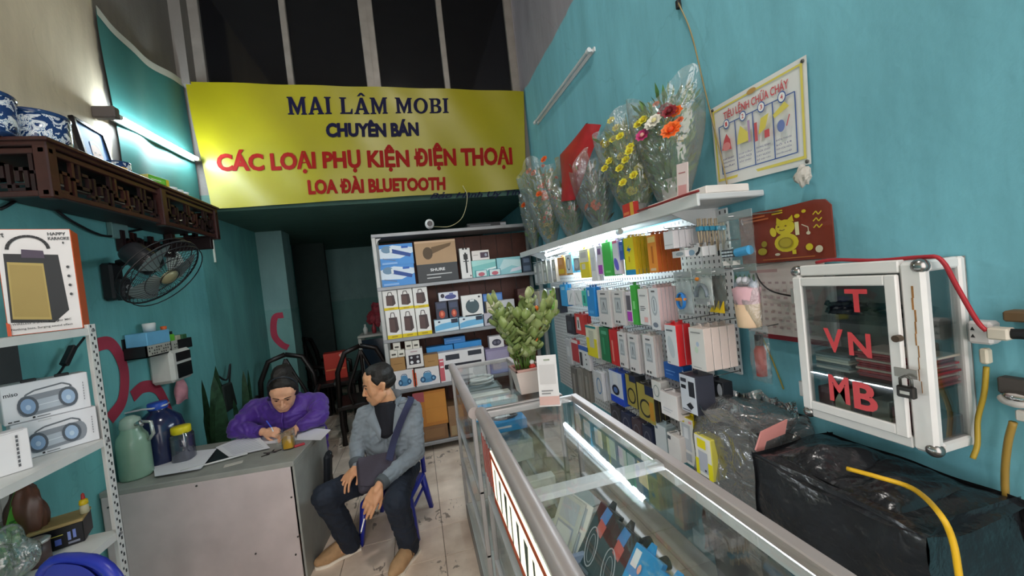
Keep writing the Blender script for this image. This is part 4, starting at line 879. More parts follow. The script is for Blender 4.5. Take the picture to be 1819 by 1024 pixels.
def leafp(u, v):
    w_ = .0225*math.sin(PI*min(1, .05+.95*v))**.7; return Vector(((u-.5)*2*w_, .004*((u-.5)*2)**2*3-.006*math.sin(PI*v), .058*v))
lm.grid(leafp, 4, 6); leaf_mes = [lm.mesh('leaf', M(c, .32, var=.18, scale=30, spec=.5)) for c in ('8a9a58', '9aa668', '76884c', 'a8b07c')]
rnd = random.Random(5)
for s in range(22):
    a = 2*PI*s/22+rnd.uniform(-.2, .2); rb = rnd.uniform(.01, .045); H = rnd.uniform(.24, .345)-.06*(s % 3 == 2); spread = rnd.uniform(.04, .15)
    p0 = Vector((rb*math.cos(a), rb*math.sin(a), .105)); p1 = p0+Vector((spread*math.cos(a), spread*math.sin(a), H))
    mid = p0.lerp(p1, .5)-Vector((math.cos(a), math.sin(a), 0))*spread*.18; pth = bez([p0, mid, p1], 8)
    MB().tube(pth, [.0045-.0028*i/(len(pth)-1) for i in range(len(pth))], 5).build('stem', M('54702f', .4), pot)
    nl = 11
    for k in range(nl):
        f = .25+.75*k/(nl-1); p = p0.lerp(mid, f*2) if f < .5 else mid.lerp(p1, f*2-1); az = a+(PI/2 if k % 2 else -PI/2)+rnd.uniform(-1.1, 1.1)
        if k == nl-1: az = a
        o = link('leaf', leaf_mes[rnd.randrange(4)], pot, p); o.rotation_euler = Euler((rnd.uniform(.45, 1.15) if k < nl-1 else .25, 0, az+PI/2), 'XYZ'); s_ = rnd.uniform(.85, 1.2); o.scale = (s_, s_, s_)
# small red and white ornament and orange sprigs in the pot
orn = thing('pot_ornament', 'small white and red figurine standing in the plant pot', 'figurine', (PX+.022, PY-.035, CZ+.117)); MB().lathe([(0, 0), (.014, 0), (.016, .014), (.008, .024)], n=14).build('body', M('d23a2e', .4), orn); MB().ell((0, 0, .032), (.012, .012, .012)).build('head', M('f0e9e4', .4), orn)
for k in range(6):
    b = Vector((.06+.012*(k % 3), -.02+.02*(k % 2), .24+.03*k)); mb = MB(); mb.tube([(.03, 0, .11), b*.8+Vector((0, 0, .03)), b], .0015, 4); mb.ell(b, (.012, .012, .014), 6, 4); mb.build('orange_sprig', M('e0742a', .5), pot)
# ---- acrylic payment stand on the near counter (its code left out)
st = thing('payment_stand', 'white acrylic payment stand with pink foot on the near counter', 'stand', (.50, 1.555, CZ+.007), rot=(0, 0, math.radians(-24)))
MB().cbox(-.045, .045, -.03, .03, 0, .004, .001).build('foot', M('e9e2e0', .2), st)
Rx = Matrix.Rotation(math.radians(-12), 4, 'X')
MB().cbox(-.042, .042, -.026, -.022, .0, .205, .001, mtx=Rx).build('plate', M('e6e0df', .25), st)
link('plate_print', print_mesh([('rect', 0, 0, .084, .035, 'd9b0a8'), ('rect', .008, .085, .076, .165, 'd2cccb'), ('rect', .012, .055, .06, .06, '8a8688'), ('rect', .012, .044, .05, .049, '8a8688'), ('rect', .03, .182, .056, .188, '9aa08c')], lambda u, v, z: Rx @ Vector((u-.042, -.0265-z, v))), st)
# ================================================================== back shelf of stock under the banner
BY = 3.86; BX0, BX1, BD = -.343, 1.30, .36
steel = M('8f9194', .4, .35, var=.1); steel_d = M('6d7074', .45, .3, var=.1); ply = M('5a3328', .55, var=.25, scale=8)
bs = thing('stock_shelf', 'tall grey steel stock shelf full of boxed speakers at the back', 'shelf', (0, 0, 0))
for x in (BX0, BX1-.04):
    for y in (BY, BY+BD-.04): MB().cbox(x, x+.04, y, y+.04, 0, 2.14, .006).build('post', M('a9aaa8', .4, .3, var=.1), bs)
BZ = (2.15, 1.645, 1.145, .65, .10)
for z in BZ: MB().cbox(BX0+.002, BX1-.002, BY-.004, BY+BD, z-.034, z, .004).build('shelf_board', steel, bs)
MB().prism([(0, 0), (.05, 0), (.02, -.02), (0, -.06)], (BX0+.04, BY, 2.106), (1, 0, 0), (0, 0, 1), (0, 1, 0), .01).build('corner_brace', M('a9aaa8', .4, .3), bs)
for k in range(9): MB().box(BX0+.04+.176*k, BX0+.04+.176*(k+1)-.004, BY+BD-.012, BY+BD-.004, .10, 2.10).build('back_plank', ply, bs)
def bk(name, label, px0, px1, py0, py1, zs=None, d=.14, col='e8e4e0', side=None, items=(), dy=0.0, group=None, cat='box', rz=0.0, key=None):
    """carton on the back shelf from its photo rectangle; zs = height it stands on (else from the photo)"""
    y = BY+.015+dy; pc = (px0+px1)/2
    a = un(px0, (py0+py1)/2, 'y', y); b = un(px1, (py0+py1)/2, 'y', y); t = un(pc, py0, 'y', y); q = un(pc, py1, 'y', y)
    z0 = q.z if zs is None else zs
    return pbox(name, label, cat, b.x-a.x, d, t.z-z0, ((a.x+b.x)/2, y+d/2, z0+.0005), rz, col, side, items, group, key=key)
S1, S2, S3, S4 = BZ[1], BZ[2], BZ[3], BZ[4]
mic = [('rect', 0, 0, 1, 1, '4f93d8'), ('poly', [(0, .35), (.6, .3), (1, .55), (1, .8), (.4, .95), (0, .8)], 'd8e4f0'), ('poly', [(.28, .62), (.90, .34), (.94, .50), (.34, .80)], '2e4f96'), ('ell', .22, .76, .16, .17, 0, '6f8faa'), ('rect', .31, .60, .38, .84, 'dfe6ea'), ('line', [(.08, .34), (.45, .22)], .02, '6a6f80'), ('rect', .66, .78, .86, .88, '2c62b8'), ('rect', .05, .05, .5, .14, '8fb8e8')]
a = bk('microphone_carton', 'blue microphone carton standing on the top board of the stock shelf', 677, 737, 471, 507, S1, .16, '4f93d8', '2f6fb8', mic)
z_ = S1+a.dimensions.z
bk('microphone_carton', 'blue microphone carton stacked on another in the top left corner', 674, 734, 434, 470.5, z_+.001, .16, '4f93d8', '2f6fb8', mic)
bk('microphone_case', 'large carton with brown microphone lid over a dark grey base', 739, 812, 427, 501, S1, .2, '3a3c3f', '2c2e30', [('rect', 0, .44, 1, 1, 'b08f6c'), ('rect', 0, .95, 1, 1, 'caa98a'), ('poly', [(.36, .66), (.86, .84), (.90, .92), (.40, .84)], '6b5236'), ('ell', .30, .70, .12, .15, 0, '54412c'), ('txt', 'SHURE', .32, .26, .68, .33, .03, 'e0e0e0'), ('rect', .22, .17, .84, .195, 'c0c0c0'), ('rect', .22, .09, .56, .115, 'c0c0c0')])
bk('tripod_carton', 'narrow white carton with a black tripod picture', 818, 837, 441, 496, S1, .09, 'e2dfdc', 'cfccc8', [('rect', .46, .18, .62, .85, '222326'), ('rect', .34, .62, .74, .80, '222326'), ('rect', .28, .55, .80, .58, '3a3b3e'), ('rect', .30, .95, .46, 1, '222326'), ('rect', .58, .95, .74, 1, '222326'), ('ell', .85, .08, .06, .03, 0, '222326')])
tl = [('rect', .0, .0, 1, 1, '7fc4c0'), ('poly', [(.0, .65), (1, .85), (1, 1), (0, 1)], 'a6dad4'), ('poly', [(.4, .28), (1, .45), (1, .55), (.4, .4)], 'e6f4f2')]
a = bk('teal_carton', 'teal carton below the small white camera box on the top board', 839, 882, 462, 496, S1, .12, '7fc4c0', '5aa8a8', tl)
bk('camera_box', 'small white box with dark camera picture on the teal carton', 838, 869, 445, 461, S1+a.dimensions.z+.001, .10, 'e4dcd8', 'cfc8c2', [('rect', .48, .22, .95, .78, '4a3848'), ('ell', .8, .5, .07, .16, 0, '9aa0b0'), ('rect', .08, .5, .35, .58, 'b0a8a4')])
bk('teal_carton', 'larger pale teal carton on the right of the top board', 883, 926, 457, 491, S1, .13, '92ccd4', '6ab4c0', [('poly', [(0, .2), (.6, .5), (1, .35), (1, .8), (.3, .9)], 'c4e6ea'), ('poly', [(.5, .1), (1, .2), (1, .4), (.6, .3)], 'dfe3f0')])
crd = [('rect', .06, .08, .94, .92, 'cfe0e0'), ('ell', .5, .38, .28, .3, 0, 'b85a68')]
bk('memory_card_pack', 'small teal pack with pink dot left of its twin on the top board', 845, 866, 480, 496, S1, .012, '2f8f98', None, crd, dy=-.016)
bk('memory_card_pack', 'small teal pack with pink dot right of its twin on the top board', 869, 890, 478, 494, S1, .012, '2f7f98', None, crd, dy=-.016)
# six speaker cartons with yellow base
sp6 = [('rect', 0, 0, 1, .13, 'e2c81a'), ('poly', [(.20, .24), (.64, .20), (.84, .30), (.78, .74), (.22, .74)], '4a3a3a'), ('poly', [(.22, .27), (.60, .23), (.60, .66), (.25, .68)], '5d4744'), ('line', [(.34, .74), (.40, .90), (.60, .90), (.66, .74)], .05, '3a2d2d'), ('rect', .3, .05, .7, .09, 'b08f10')]
pos = ('left', 'middle', 'right')
h0 = None
for c in range(3):
    px0 = 683+26.8*c-(0 if c else 0); 
    a = bk('speaker_carton', 'white carton with brown speaker and yellow base, lower row %s' % pos[c], px0+3, px0+29, 551-2.2*c, 599-2.2*c, S2, .16, 'e9e6e2', 'd6d2cc', sp6, group='six stacked speaker cartons', key='sp6')
    zt = S2+a.dimensions.z
    q = min(un(px0+13, 513-2.2*c, 'y', BY+.015).z, S1-.037)
    pbox('speaker_carton', 'white carton with brown speaker and yellow base, upper row %s' % pos[c], 'box', a.dimensions.x, .16, q-zt, (a.location.x-.004, a.location.y, zt+.001), 0, 'e9e6e2', 'd6d2cc', sp6, 'six stacked speaker cartons')
ltb = [('poly', [(.02, .12), (1, .3), (1, .78), (.3, .66), (.02, .5)], '6fb4dc'), ('rect', .7, .62, .98, .95, '2a3040'), ('rect', .02, .02, .98, .1, 'c8d4dc'), ('ell', .2, .82, .05, .07, 0, '33405a')]
a1 = bk('light_blue_carton', 'low light blue and white carton beside the six speaker cartons', 772, 815, 567, 591, S2, .14, 'd8e6ee', '9ac4dc', ltb)
a2 = bk('light_blue_carton', 'low light blue and white carton below the round speaker', 816, 859, 562, 587, S2, .14, 'd8e6ee', '9ac4dc', ltb)
zt1, zt2 = S2+a1.dimensions.z+.001, S2+a2.dimensions.z+.001
bulb = [('ell', .5, .28, .26, .22, 0, 'b84a38'), ('rect', .12, .6, .88, .9, '4a5068'), ('ell', .5, .3, .12, .12, 0, 'e08060')]
d1 = bk('bulb_carton', 'left dark carton with red glow on the light blue carton', 774, 795, 536, 567, zt1, .09, '3a3c4c', '2a2c38', bulb)
bk('bulb_carton', 'right dark carton with red glow on the light blue carton', 797, 815, 534, 566, zt1, .09, '3a3c4c', '2a2c38', bulb)
bk('toy_speaker_box', 'small white box with purple speaker picture on the dark cartons', 779, 814, 519, 535, zt1+d1.dimensions.z+.001, .08, 'dcdce4', 'c4c4d0', [('ell', .6, .42, .30, .28, 0, '4a4f88'), ('ell', .2, .6, .1, .25, 0, '3a3340'), ('rect', .55, .6, .75, .85, '6a70a8')])
bk('round_speaker_box', 'white box with a big round dark speaker picture', 820, 858, 524, 562, zt2, .10, 'e6e4e0', 'cfccc8', [('ell', .5, .46, .32, .34, 0, '3a4a50'), ('ell', .5, .46, .28, .30, 0, '46585e'), ('rect', .4, .68, .6, .78, 'dfe2e0'), ('rect', .12, .0, .9, .06, '222326'), ('ell', .85, .88, .05, .05, 0, '222326')])
a = bk('mixer_carton', 'grey carton with black mixer picture on the second board', 860, 897, 555, 581, S2, .13, 'b9b4be', 'a5a0aa', [('poly', [(.1, .2), (.75, .35), (.9, .6), (.35, .75), (.15, .5)], '2a2b2f'), ('poly', [(.25, .45), (.7, .55), (.6, .65), (.35, .62)], '54565c')])
bk('cream_carton', 'cream and grey carton stacked on the mixer carton', 864, 893, 535, 554, S2+a.dimensions.z+.001, .12, 'd9cdb6', 'b8b0a0', [('rect', .5, 0, 1, 1, 'b6b8b8'), ('rect', .06, .4, .4, .5, 'a89c88')])
bk('blue_carton', 'flat blue carton behind the cream one on the second board', 858, 893, 521, 542, S2, .05, '4a7fd0', '3a66b0', [('rect', .05, .75, .95, .95, '6fa0e0')], dy=.15)
bk('shaver_carton', 'pale grey carton with a dark bar picture behind the plant', 893, 916, 532, 582, S2, .10, 'c2c4c8', 'a8aab0', [('rect', .1, .62, .9, .70, '4a4c52')])
# third board
cube = [('rect', .2, .15, .8, .55, 'd8d2c4'), ('rect', .22, .3, .78, .5, '3a362f')]
nm = ('leftmost small white cube box in the low row above the brown cartons', 'second small white cube box in the low row above the brown cartons')
a = bk('brown_carton', 'brown cardboard carton behind the man on the third board', 694, 720, 636, 660, None, .12, 'a8804f', '8f6a3f', [('rect', .2, .5, .8, .55, '8a673c')])
bb = lambda e: [('ell', .52, .36, .34, .20, .05, '4f88b4'), ('ell', .50, .55, .18, .18, 0, '5a94be'), ('ell', .30, .35, .11, .17, 0, '2f587c'), ('ell', .74, .37, .10, .16, 0, '2f587c'), ('ell', .30, .35, .05, .08, 0, '7fb0d2'), ('ell', .74, .37, .045, .07, 0, '7fb0d2'), ('line', [(.34, .66), (.42, .78), (.60, .78), (.66, .66)], .03, '3a6a90'), ('rect',)+e+('d8562e',)]
lo1 = bk('boombox_box', 'white box with blue boom box picture, left of the pair', 700, 736, 658, 688, S3, .14, 'e4e0e0', 'cfcaca', bb((.94, .05, 1, .95)))
lo2 = bk('boombox_box', 'white box with blue boom box picture, right of the pair', 737.5, 781, 653, 684, S3, .14, 'e6e2e2', 'cfcaca', bb((0, .1, .05, .8)))
zl = S3+lo1.dimensions.z+.001; zr = S3+lo2.dimensions.z+.001
a.location.z = zl
zc = zl+a.dimensions.z+.001
sb = bk('speaker_box', 'white box with four dot black speaker picture on the third board', 721, 752, 620, 656, zl+.006, .12, 'e4dfdc', 'd0cac6', [('rect', .16, .18, .84, .68, '2f2832'), ('ell', .32, .30, .09, .08, 0, 'e8e8ea'), ('ell', .68, .30, .09, .08, 0, 'e8e8ea'), ('ell', .32, .55, .07, .06, 0, 'c8c8cc'), ('ell', .68, .55, .07, .06, 0, 'c8c8cc'), ('rect', .3, .84, .7, .88, 'b08890')])
bk('brown_carton', 'brown cardboard carton right of the four dot speaker box', 753, 779, 630, 653, zr, .12, 'a8804f', '8f6a3f', [('rect', .25, .4, .75, .46, '8a673c')])
for k, (x0, x1, l) in enumerate(((692.5, 706, 'left small white cube box on the brown carton by the man'), (706.5, 719, 'right small white cube box on the brown carton by the man'))):
    cb = bk('cube_box', l, x0, x1, 622, 636, zc, .06, 'e0dcd0', 'c8c4b8', cube, group='small cube boxes')
zc2 = zc+cb.dimensions.z+.001; zs2 = sb.location.z+sb.dimensions.z+.001
bk('cube_box', 'single small white cube box topping the two on the brown carton', 698, 711, 609, 622, zc2, .06, 'e0dcd0', 'c8c4b8', cube, group='small cube boxes')
bk('cube_box', 'left small white cube box on the four dot speaker box', 719, 732, 606, 620, zs2, .06, 'e0dcd0', 'c8c4b8', cube, group='small cube boxes')
bk('cube_box', 'right small white cube box on the four dot speaker box', 732.5, 745, 605, 619, zs2, .06, 'e0dcd0', 'c8c4b8', cube, group='small cube boxes')
sbx = bk('soundbar_carton', 'white carton with long black sound bar pictures and red stripe', 780.5, 863, 622, 683, S3, .12, 'e2dfe0', 'cfcccc', [('rect', .12, .42, .92, .58, '23252e'), ('ell', .13, .50, .02, .08, 0, '23252e'), ('rect', .15, .72, .45, .9, '33363f'), ('rect', .64, .78, .94, .94, '33363f'), ('rect', .0, .05, .1, .8, 'c8606a'), ('rect', .02, .5, .09, .56, 'f0e8e8'), ('rect', .02, .7, .09, .74, 'f0e8e8'), ('rect', .3, .1, .7, .16, 'b0aeb4')])
zs = S3+sbx.dimensions.z
b1 = bk('blue_flat_carton', 'flat bright blue carton on the left behind the sound bar carton', 758, 806, 615, 640, zr+.04, .10, '3f9ae0', '2f7fc0', [('ell', .9, .5, .02, .12, 0, '1d4a80'), ('rect', .06, .4, .5, .48, '8cc4f0')], dy=.14)
b2 = bk('blue_flat_carton', 'flat bright blue carton on the right behind the sound bar carton', 807, 857, 607, 640, zr+.04, .10, '3f9ae0', '2f7fc0', [('ell', .9, .5, .02, .10, 0, '1d4a80'), ('rect', .06, .3, .5, .36, '8cc4f0')], dy=.14)
bk('blue_flat_carton', 'flat blue carton topping the two behind the sound bar carton', 789, 827, 599, 616, max(b1.location.z+b1.dimensions.z, b2.location.z+b2.dimensions.z)+.001, .10, '4a92dc', '2f7fc0', [('rect', .1, .45, .8, .6, '7ab4ec')], dy=.14)
lc = bk('lilac_carton', 'lilac carton under the small white speaker box', 864, 906, 618, 670, S3, .12, '8f86a6', '7a7290', [('rect', .06, .55, .94, .9, 'a49cba')])
bk('speaker_box', 'small white box with dark speaker picture on the lilac carton', 869, 895, 597, 618, S3+lc.dimensions.z+.001, .09, 'e2dee0', 'c8c4c8', [('ell', .5, .45, .32, .28, 0, '3a3848'), ('ell', .38, .45, .1, .14, 0, '6a6878'), ('ell', .64, .45, .1, .14, 0, '6a6878')])
# bottom: brown cartons
bk('large_carton', 'large orange brown cardboard carton below the third board', 735, 794, 694, 757, None, .26, 'b57432', '9c6228', [('rect', .0, .72, .34, 1, 'a8525a'), ('rect', .34, .1, .99, .93, 'c4843a'), ('rect', .36, .5, .98, .505, 'a86c2c')])
bk('large_carton', 'dull brown carton at the bottom of the stock shelf', 737, 797, 757.5, 788, S4, .26, '7d5a3c', '6a4a30', [('rect', .3, .2, .9, .8, '8a6644')])
o1 = [o for o in COL.objects if o.name.startswith('large_carton')]; o1[0].location.z = o1[1].location.z+o1[1].dimensions.z+.001
bk('large_carton', 'brown carton at the bottom right beside the counter', 798, 826, 720, 786, S4, .26, '8a6a4c', '75583e', [('rect', .1, .05, .9, .35, 'a08a68')])
# dark goods on the right end, half hidden by the flower shelf
for k, (x0, x1, y0, y1, zsf, c, l) in enumerate(((928, 943, 455, 486, S1, '3a4658', 'dark blue grey carton at the right end of the top board'), (922, 946, 512, 575, S2, '4a2a28', 'dark red brown carton at the right end of the second board'))):
    bk('dark_carton', l, x0, x1, y0, y1, zsf, .14, c, None, [('rect', .1, .1, .9, .4, ('5a6a80', 'a83a30')[k]), ('rect', .15, .6, .85, .85, ('6a7890', '6a4a48')[k])])
# on top: camera, flat black amplifier
p = un(763, 398, 'y', BY+.10)
t = thing('security_camera', 'small white ball camera with dark lens on top of the stock shelf', 'camera', (p.x, BY+.10, 2.1405))
MB().lathe([(.028, 0), (.028, .01), (.012, .016), (.012, .04)], n=16).build('stand', M('2a2a2a', .4), t); MB().ell((0, 0, .085), (.046, .046, .05), 16, 12).build('body', M('e6e6e6', .3), t)
mb = MB(); mb.cyl((0, -.036, .085), (0, -.05, .083), .026, n=16); mb.build('lens', M('131416', .15), t)
pts = [Vector((p.x+.03, BY+.12, 2.20)), un(800, 402, 'y', BY), un(822, 385, 'y', BY), un(830, 350, 'y', YB-.07), un(822, 330, 'y', YB-.06)]
tag(MB().tube(bez(pts, 20), .0035, 5).build('camera_cable', M('b8b08a', .5)), 'thin pale camera cable rising over the yellow banner', 'cable')
o = pbox('flat_black_case', 'flat black case on top of the stock shelf', 'case', .40, .2, .05, (.78, BY+.13, 2.1405), 0, '1d1f22', None, [('rect', .06, .35, .6, .65, '5a5d62'), ('rect', .85, .2, 1, .8, '8a8d92')])
# ================================================================== pegboard of hanging goods on the right wall
def peg_mat():
    m = bpy.data.materials.new('perforated_steel'); m.use_nodes = True; nt = m.node_tree; L = nt.links.new; N = nt.nodes.new; b = nt.nodes['Principled BSDF']; b.inputs['Roughness'].default_value = .4
    g = N('ShaderNodeNewGeometry'); sp = N('ShaderNodeSeparateXYZ'); L(g.outputs['Position'], sp.inputs[0])
    def cell(sock, period, half):
        d = N('ShaderNodeMath'); d.operation = 'DIVIDE'; d.inputs[1].default_value = period; L(sock, d.inputs[0]); f = N('ShaderNodeMath'); f.operation = 'FRACT'; L(d.outputs[0], f.inputs[0])
        s = N('ShaderNodeMath'); s.operation = 'SUBTRACT'; s.inputs[1].default_value = .5; L(f.outputs[0], s.inputs[0]); a = N('ShaderNodeMath'); a.operation = 'ABSOLUTE'; L(s.outputs[0], a.inputs[0])
        c = N('ShaderNodeMath'); c.operation = 'LESS_THAN'; c.inputs[1].default_value = half; L(a.outputs[0], c.inputs[0]); return c.outputs[0]
    a = cell(sp.outputs[1], .03, .13); c = cell(sp.outputs[2], .03, .24)
    q = N('ShaderNodeMath'); q.operation = 'MULTIPLY'; L(a, q.inputs[0]); L(c, q.inputs[1])
    mx = N('ShaderNodeMix'); mx.data_type = 'RGBA'; L(q.outputs[0], mx.inputs[0]); mx.inputs[6].default_value = rgb('dfdfdf'); mx.inputs[7].default_value = rgb('3b3d3f'); L(mx.outputs[2], b.inputs['Base Color']); return m
wpl = M('dcdddd', .4, var=.04)
peg = thing('pegboard', 'white perforated pegboard on the right wall with rows of hooks', 'pegboard', (0, 0, 0))
pm_ = peg_mat()
mb = MB(); mb.box(1.322, 1.332, 1.56, 3.70, .50, 1.80); mb.build('board', pm_, peg)
MB().box(1.322, 1.332, 1.39, 1.556, 1.075, 1.80).build('board', pm_, peg)
MB().box(1.332, XR-.001, 1.5, 1.53, 1.1, 1.8).build('wall_batten', wpl, peg); MB().box(1.332, XR-.001, 3.5, 3.53, .5, 1.8).build('wall_batten', wpl, peg)
# flower shelf above it
fs_ = thing('flower_shelf', 'white wall shelf above the pegboard carrying the wrapped bouquets', 'shelf', (0, 0, 0))
MB().cbox(1.045, XR-.002, 1.22, 3.70, 1.812, 1.835, .004).build('board', M('c9cacb', .45, var=.06), fs_)
MB().cbox(1.040, 1.052, 1.22, 3.70, 1.79, 1.838, .003).build('front_lip', wpl, fs_)
for y in (1.45, 2.5, 3.55): MB().prism([(0, 0), (.27, 0), (.27, -.12)], (1.07, y, 1.811), (1, 0, 0), (0, 0, 1), (0, 1, 0), .006).build('bracket', wpl, fs_)
o = MB().cbox(1.10, 1.30, 1.24, 1.62, 1.837, 1.868, .004).build('white_carton_strip', M('e2dad4', .5)); tag(o, 'long low white carton at the near end of the flower shelf', 'box')
o = MB().cbox(1.322, XR-.003, 1.295, 1.385, 1.838, 1.872, .003).build('white_plate', M('e6e3df', .5)); tag(o, 'small white plate on the wall below the fire poster', 'plate')
def wire(label, pts, r, col, name='red_wire', cat='wire'):
    return tag(MB().tube(bez(pts, 28), r, 6).build(name, M(col, .4)), label, cat)
wire('dark red wire along the near end of the flower shelf', [(1.035, 1.60, 1.845), (1.03, 1.45, 1.842), (1.032, 1.3, 1.843), (1.04, 1.21, 1.843)], .005, '8a2a2a')
# goods ------------------------------------------------------------
GS = {}
def stk(nm, label, px0, px1, py0, py1, n=1, d=.02, col='e6e3e2', side=None, items=(), xf=1.08, hook=True, tab=True):
    pc = (px0+px1)/2; pm = (py0+py1)/2
    a = un(px0, pm, 'x', xf); b = un(px1, pm, 'x', xf); zt = un(pc, py0, 'x', xf).z; zb = un(pc, py1, 'x', xf).z
    w_ = a.y-b.y; yc = (a.y+b.y)/2; h = zt-zb
    for i in range(n):
        lb = label if n == 1 else label+', '+('front one of its stack', 'second in its stack', 'third in its stack', 'fourth in its stack', 'fifth in its stack', 'sixth in its stack')[i]
        if len(lb.split()) > 16: print('LONG LABEL', lb)
        o = pbox(nm, lb, 'pack', w_, d, h, (xf+d/2+i*(d+.003), yc, zb), -PI/2, col, side, items, group=(label+' stack') if n > 1 else None, key=label)
        if tab: MB().cbox(-.014, .014, -.001, .001, h-.001, h+.016, .0005).build('hang_tab', M(side or col, .4), o)
    if hook:
        zz = zt+.012; mbh = MB(); mbh.tube([(1.322, yc, zz+.004), (xf-.012, yc, zz), (xf-.018, yc, zz+.008)], .0022, 5); mbh.build('hook', M('9a9c9e', .3, .8), peg)
    return yc, zb, zt, w_
W = 'e4e0e2'
pic = [('rect', .22, .35, .78, .80, 'aab0b8'), ('rect', .28, .40, .72, .74, 'c9ced4'), ('line', [(.4, .45), (.5, .68), (.6, .45)], .05, '6d747c'), ('rect', .3, .88, .7, .92, '6a6a6e'), ('rect', .2, .06, .35, .12, '4a4a4e'), ('rect', .45, .06, .6, .12, '4a4a4e')]
oval = [('ell', .5, .58, .32, .24, 0, 'b4bcc6'), ('ell', .5, .58, .24, .18, 0, 'dfe4ea'), ('line', [(.5, .45), (.5, .72)], .1, '8a94a2'), ('rect', .3, .9, .7, .94, '6a6a6e'), ('ell', .5, .12, .28, .06, 0, '7d8698')]
# row 1
for k in range(5):
    stk('clear_cable_pack', ('first clear cable pack at the far end of the top row', 'second clear cable pack at the far end of the top row', 'third clear cable pack at the far end of the top row', 'fourth clear cable pack at the far end of the top row', 'fifth clear cable pack at the far end of the top row')[k], 949+8*k, 955+8*k, 469-2.2*k, 507-1.5*k, 1, .03, ('8f9496', 'b4b6b2', '9a9c90', 'c4c6c6', 'a5a298')[k], None, [('rect', .2, .1, .8, .5, 'c9ccce'), ('rect', .25, .6, .75, .9, 'dcdcd8')])
stk('gold_pack', 'gold orange pack far along the top row', 991, 1003, 457, 490, 2, .03, 'c98a3c', 'a9742e', [('rect', .1, .1, .9, .35, 'e0c030'), ('rect', .15, .6, .7, .9, 'd9a070')])
stk('sky_pack', 'white and sky blue pack in the top row', 1005, 1016, 452, 486, 2, .028, 'e4eef4', '5ab4d8', [('ring', .45, .5, .3, .35, .08, 0, '5a6a78')])
stk('earbud_pack', 'grey round earbud pack in the top row', 1019, 1029, 458, 481, 1, .04, '9aa0a6', None, [('ell', .5, .5, .4, .35, 0, 'c6ccd2')])
stk('yellow_white_pack', 'white pack with yellow lower half in the top row', 1030, 1046, 443, 494, 3, .02, 'f0ece0', 'd9c93c', [('rect', 0, 0, 1, .55, 'f0dc30'), ('rect', .2, .3, .6, .5, 'e8e4c8'), ('rect', .2, .7, .8, .9, 'd8d4d0')])
stk('white_slim_pack', 'slim white pack left of the purple label pack', 1049, 1059, 439, 500, 2, .02, 'f0f0f2', 'd8d8dc', [('rect', .2, .3, .8, .7, 'd4d8de')])
stk('purple_pack', 'white pack with purple label in the top row', 1061, 1070, 436, 490, 2, .02, 'eae4ee', 'c8b8d0', [('rect', .1, .05, .9, .35, 'b04ac0'), ('rect', .2, .7, .8, .9, '8a6a98')])
stk('green_pack', 'bright green pack in the top row', 1071, 1086, 430, 491, 3, .018, '46b850', '3a9a44', [('rect', .2, .1, .8, .16, '7ad880')])
stk('lilac_pack', 'white pack with violet swirl in the top row', 1089, 1099, 427, 488, 1, .03, 'eceaf4', 'd0c8e4', [('ell', .5, .3, .35, .2, .4, '6a68d8'), ('rect', .1, .92, .9, 1, 'd86a90')])
stk('blue_pack', 'small blue pack beside the yellow pack of the top row', 1100, 1107, 429, 462, 1, .03, '3c64b8', None, [('rect', .2, .5, .8, .8, '6a8cd0')])
stk('yellow_pack', 'bright yellow pack with blue bolt and blue foot', 1109, 1127, 422, 489, 5, .018, 'f2e02a', 'c9a81c', [('poly', [(.3, .66), (.55, .80), (.5, .72), (.75, .70), (.45, .56), (.52, .64)], '2c70c8'), ('rect', .0, 0, 1, .14, '2a96cc'), ('rect', .0, .0, .08, 1, '4a9a4a'), ('rect', .45, .35, .55, .5, 'c8a020')])
stk('orange_pack', 'orange pack in the top row beside the yellow one', 1151, 1167, 417, 485, 5, .022, 'f29a3c', 'b85a26', [('rect', .1, .8, .9, .95, 'f4d080'), ('rect', .4, .25, .6, .7, 'c87028'), ('rect', .2, .05, .8, .12, 'e8c8a0')])
stk('white_adapter_box', 'white adapter box high in the top row', 1179, 1196, 411, 443, 6, .028, 'e8e8ee', 'd2cdd0', [('rect', .1, .2, .9, .26, 'c9c9d0')], xf=1.06)
stk('clear_blister', 'clear blister pack below the white adapter boxes', 1194, 1217, 446, 458, 2, .04, 'd9d6d8', None, [('ell', .6, .5, .3, .3, 0, '9aa2ac')], xf=1.08)
stk('clear_blister', 'clear blister pack with a black cable below the adapter boxes', 1219, 1248, 440, 457, 2, .03, 'dcdadc', None, [('line', [(.6, .2), (.8, .5), (.85, .95)], .12, '2a2c30'), ('ell', .35, .5, .2, .3, 0, '8aa8c0')], xf=1.10)
for k in range(5):
    yc = un(1243+6.4*k, 420, 'x', 1.14+.01*k).y; z1 = un(1243+6.4*k, 388, 'x', 1.14+.01*k).z; z0 = un(1243+6.4*k, 447, 'x', 1.14+.01*k).z
    t = thing('cable_bundle', 'tan charging cable with blue tie hanging at the near end of the top row', 'cable', (1.14+.02*k, yc, z0), group='tan cables with blue ties')
    MB().tube([(0, .004, z1-z0), (0, .006, (z1-z0)*.5), (.002, .002, 0), (.004, -.006, (z1-z0)*.4), (.004, -.004, z1-z0)], .004, 6).build('cord', M('b4a288', .6), t)
    MB().cbox(-.008, .012, -.012, .012, (z1-z0)*.62, (z1-z0)*.76, .002).build('tie', M('3a90b0', .4), t); MB().cyl((.002, 0, 0), (.002, 0, -.02), .004, n=8).build('plug', M('2a2a2c', .3, .5), t)
MB().tube([(1.322, 1.49, 1.80), (1.12, 1.47, 1.795)], .0025, 5).build('hook', M('9a9c9e', .3, .8), peg)
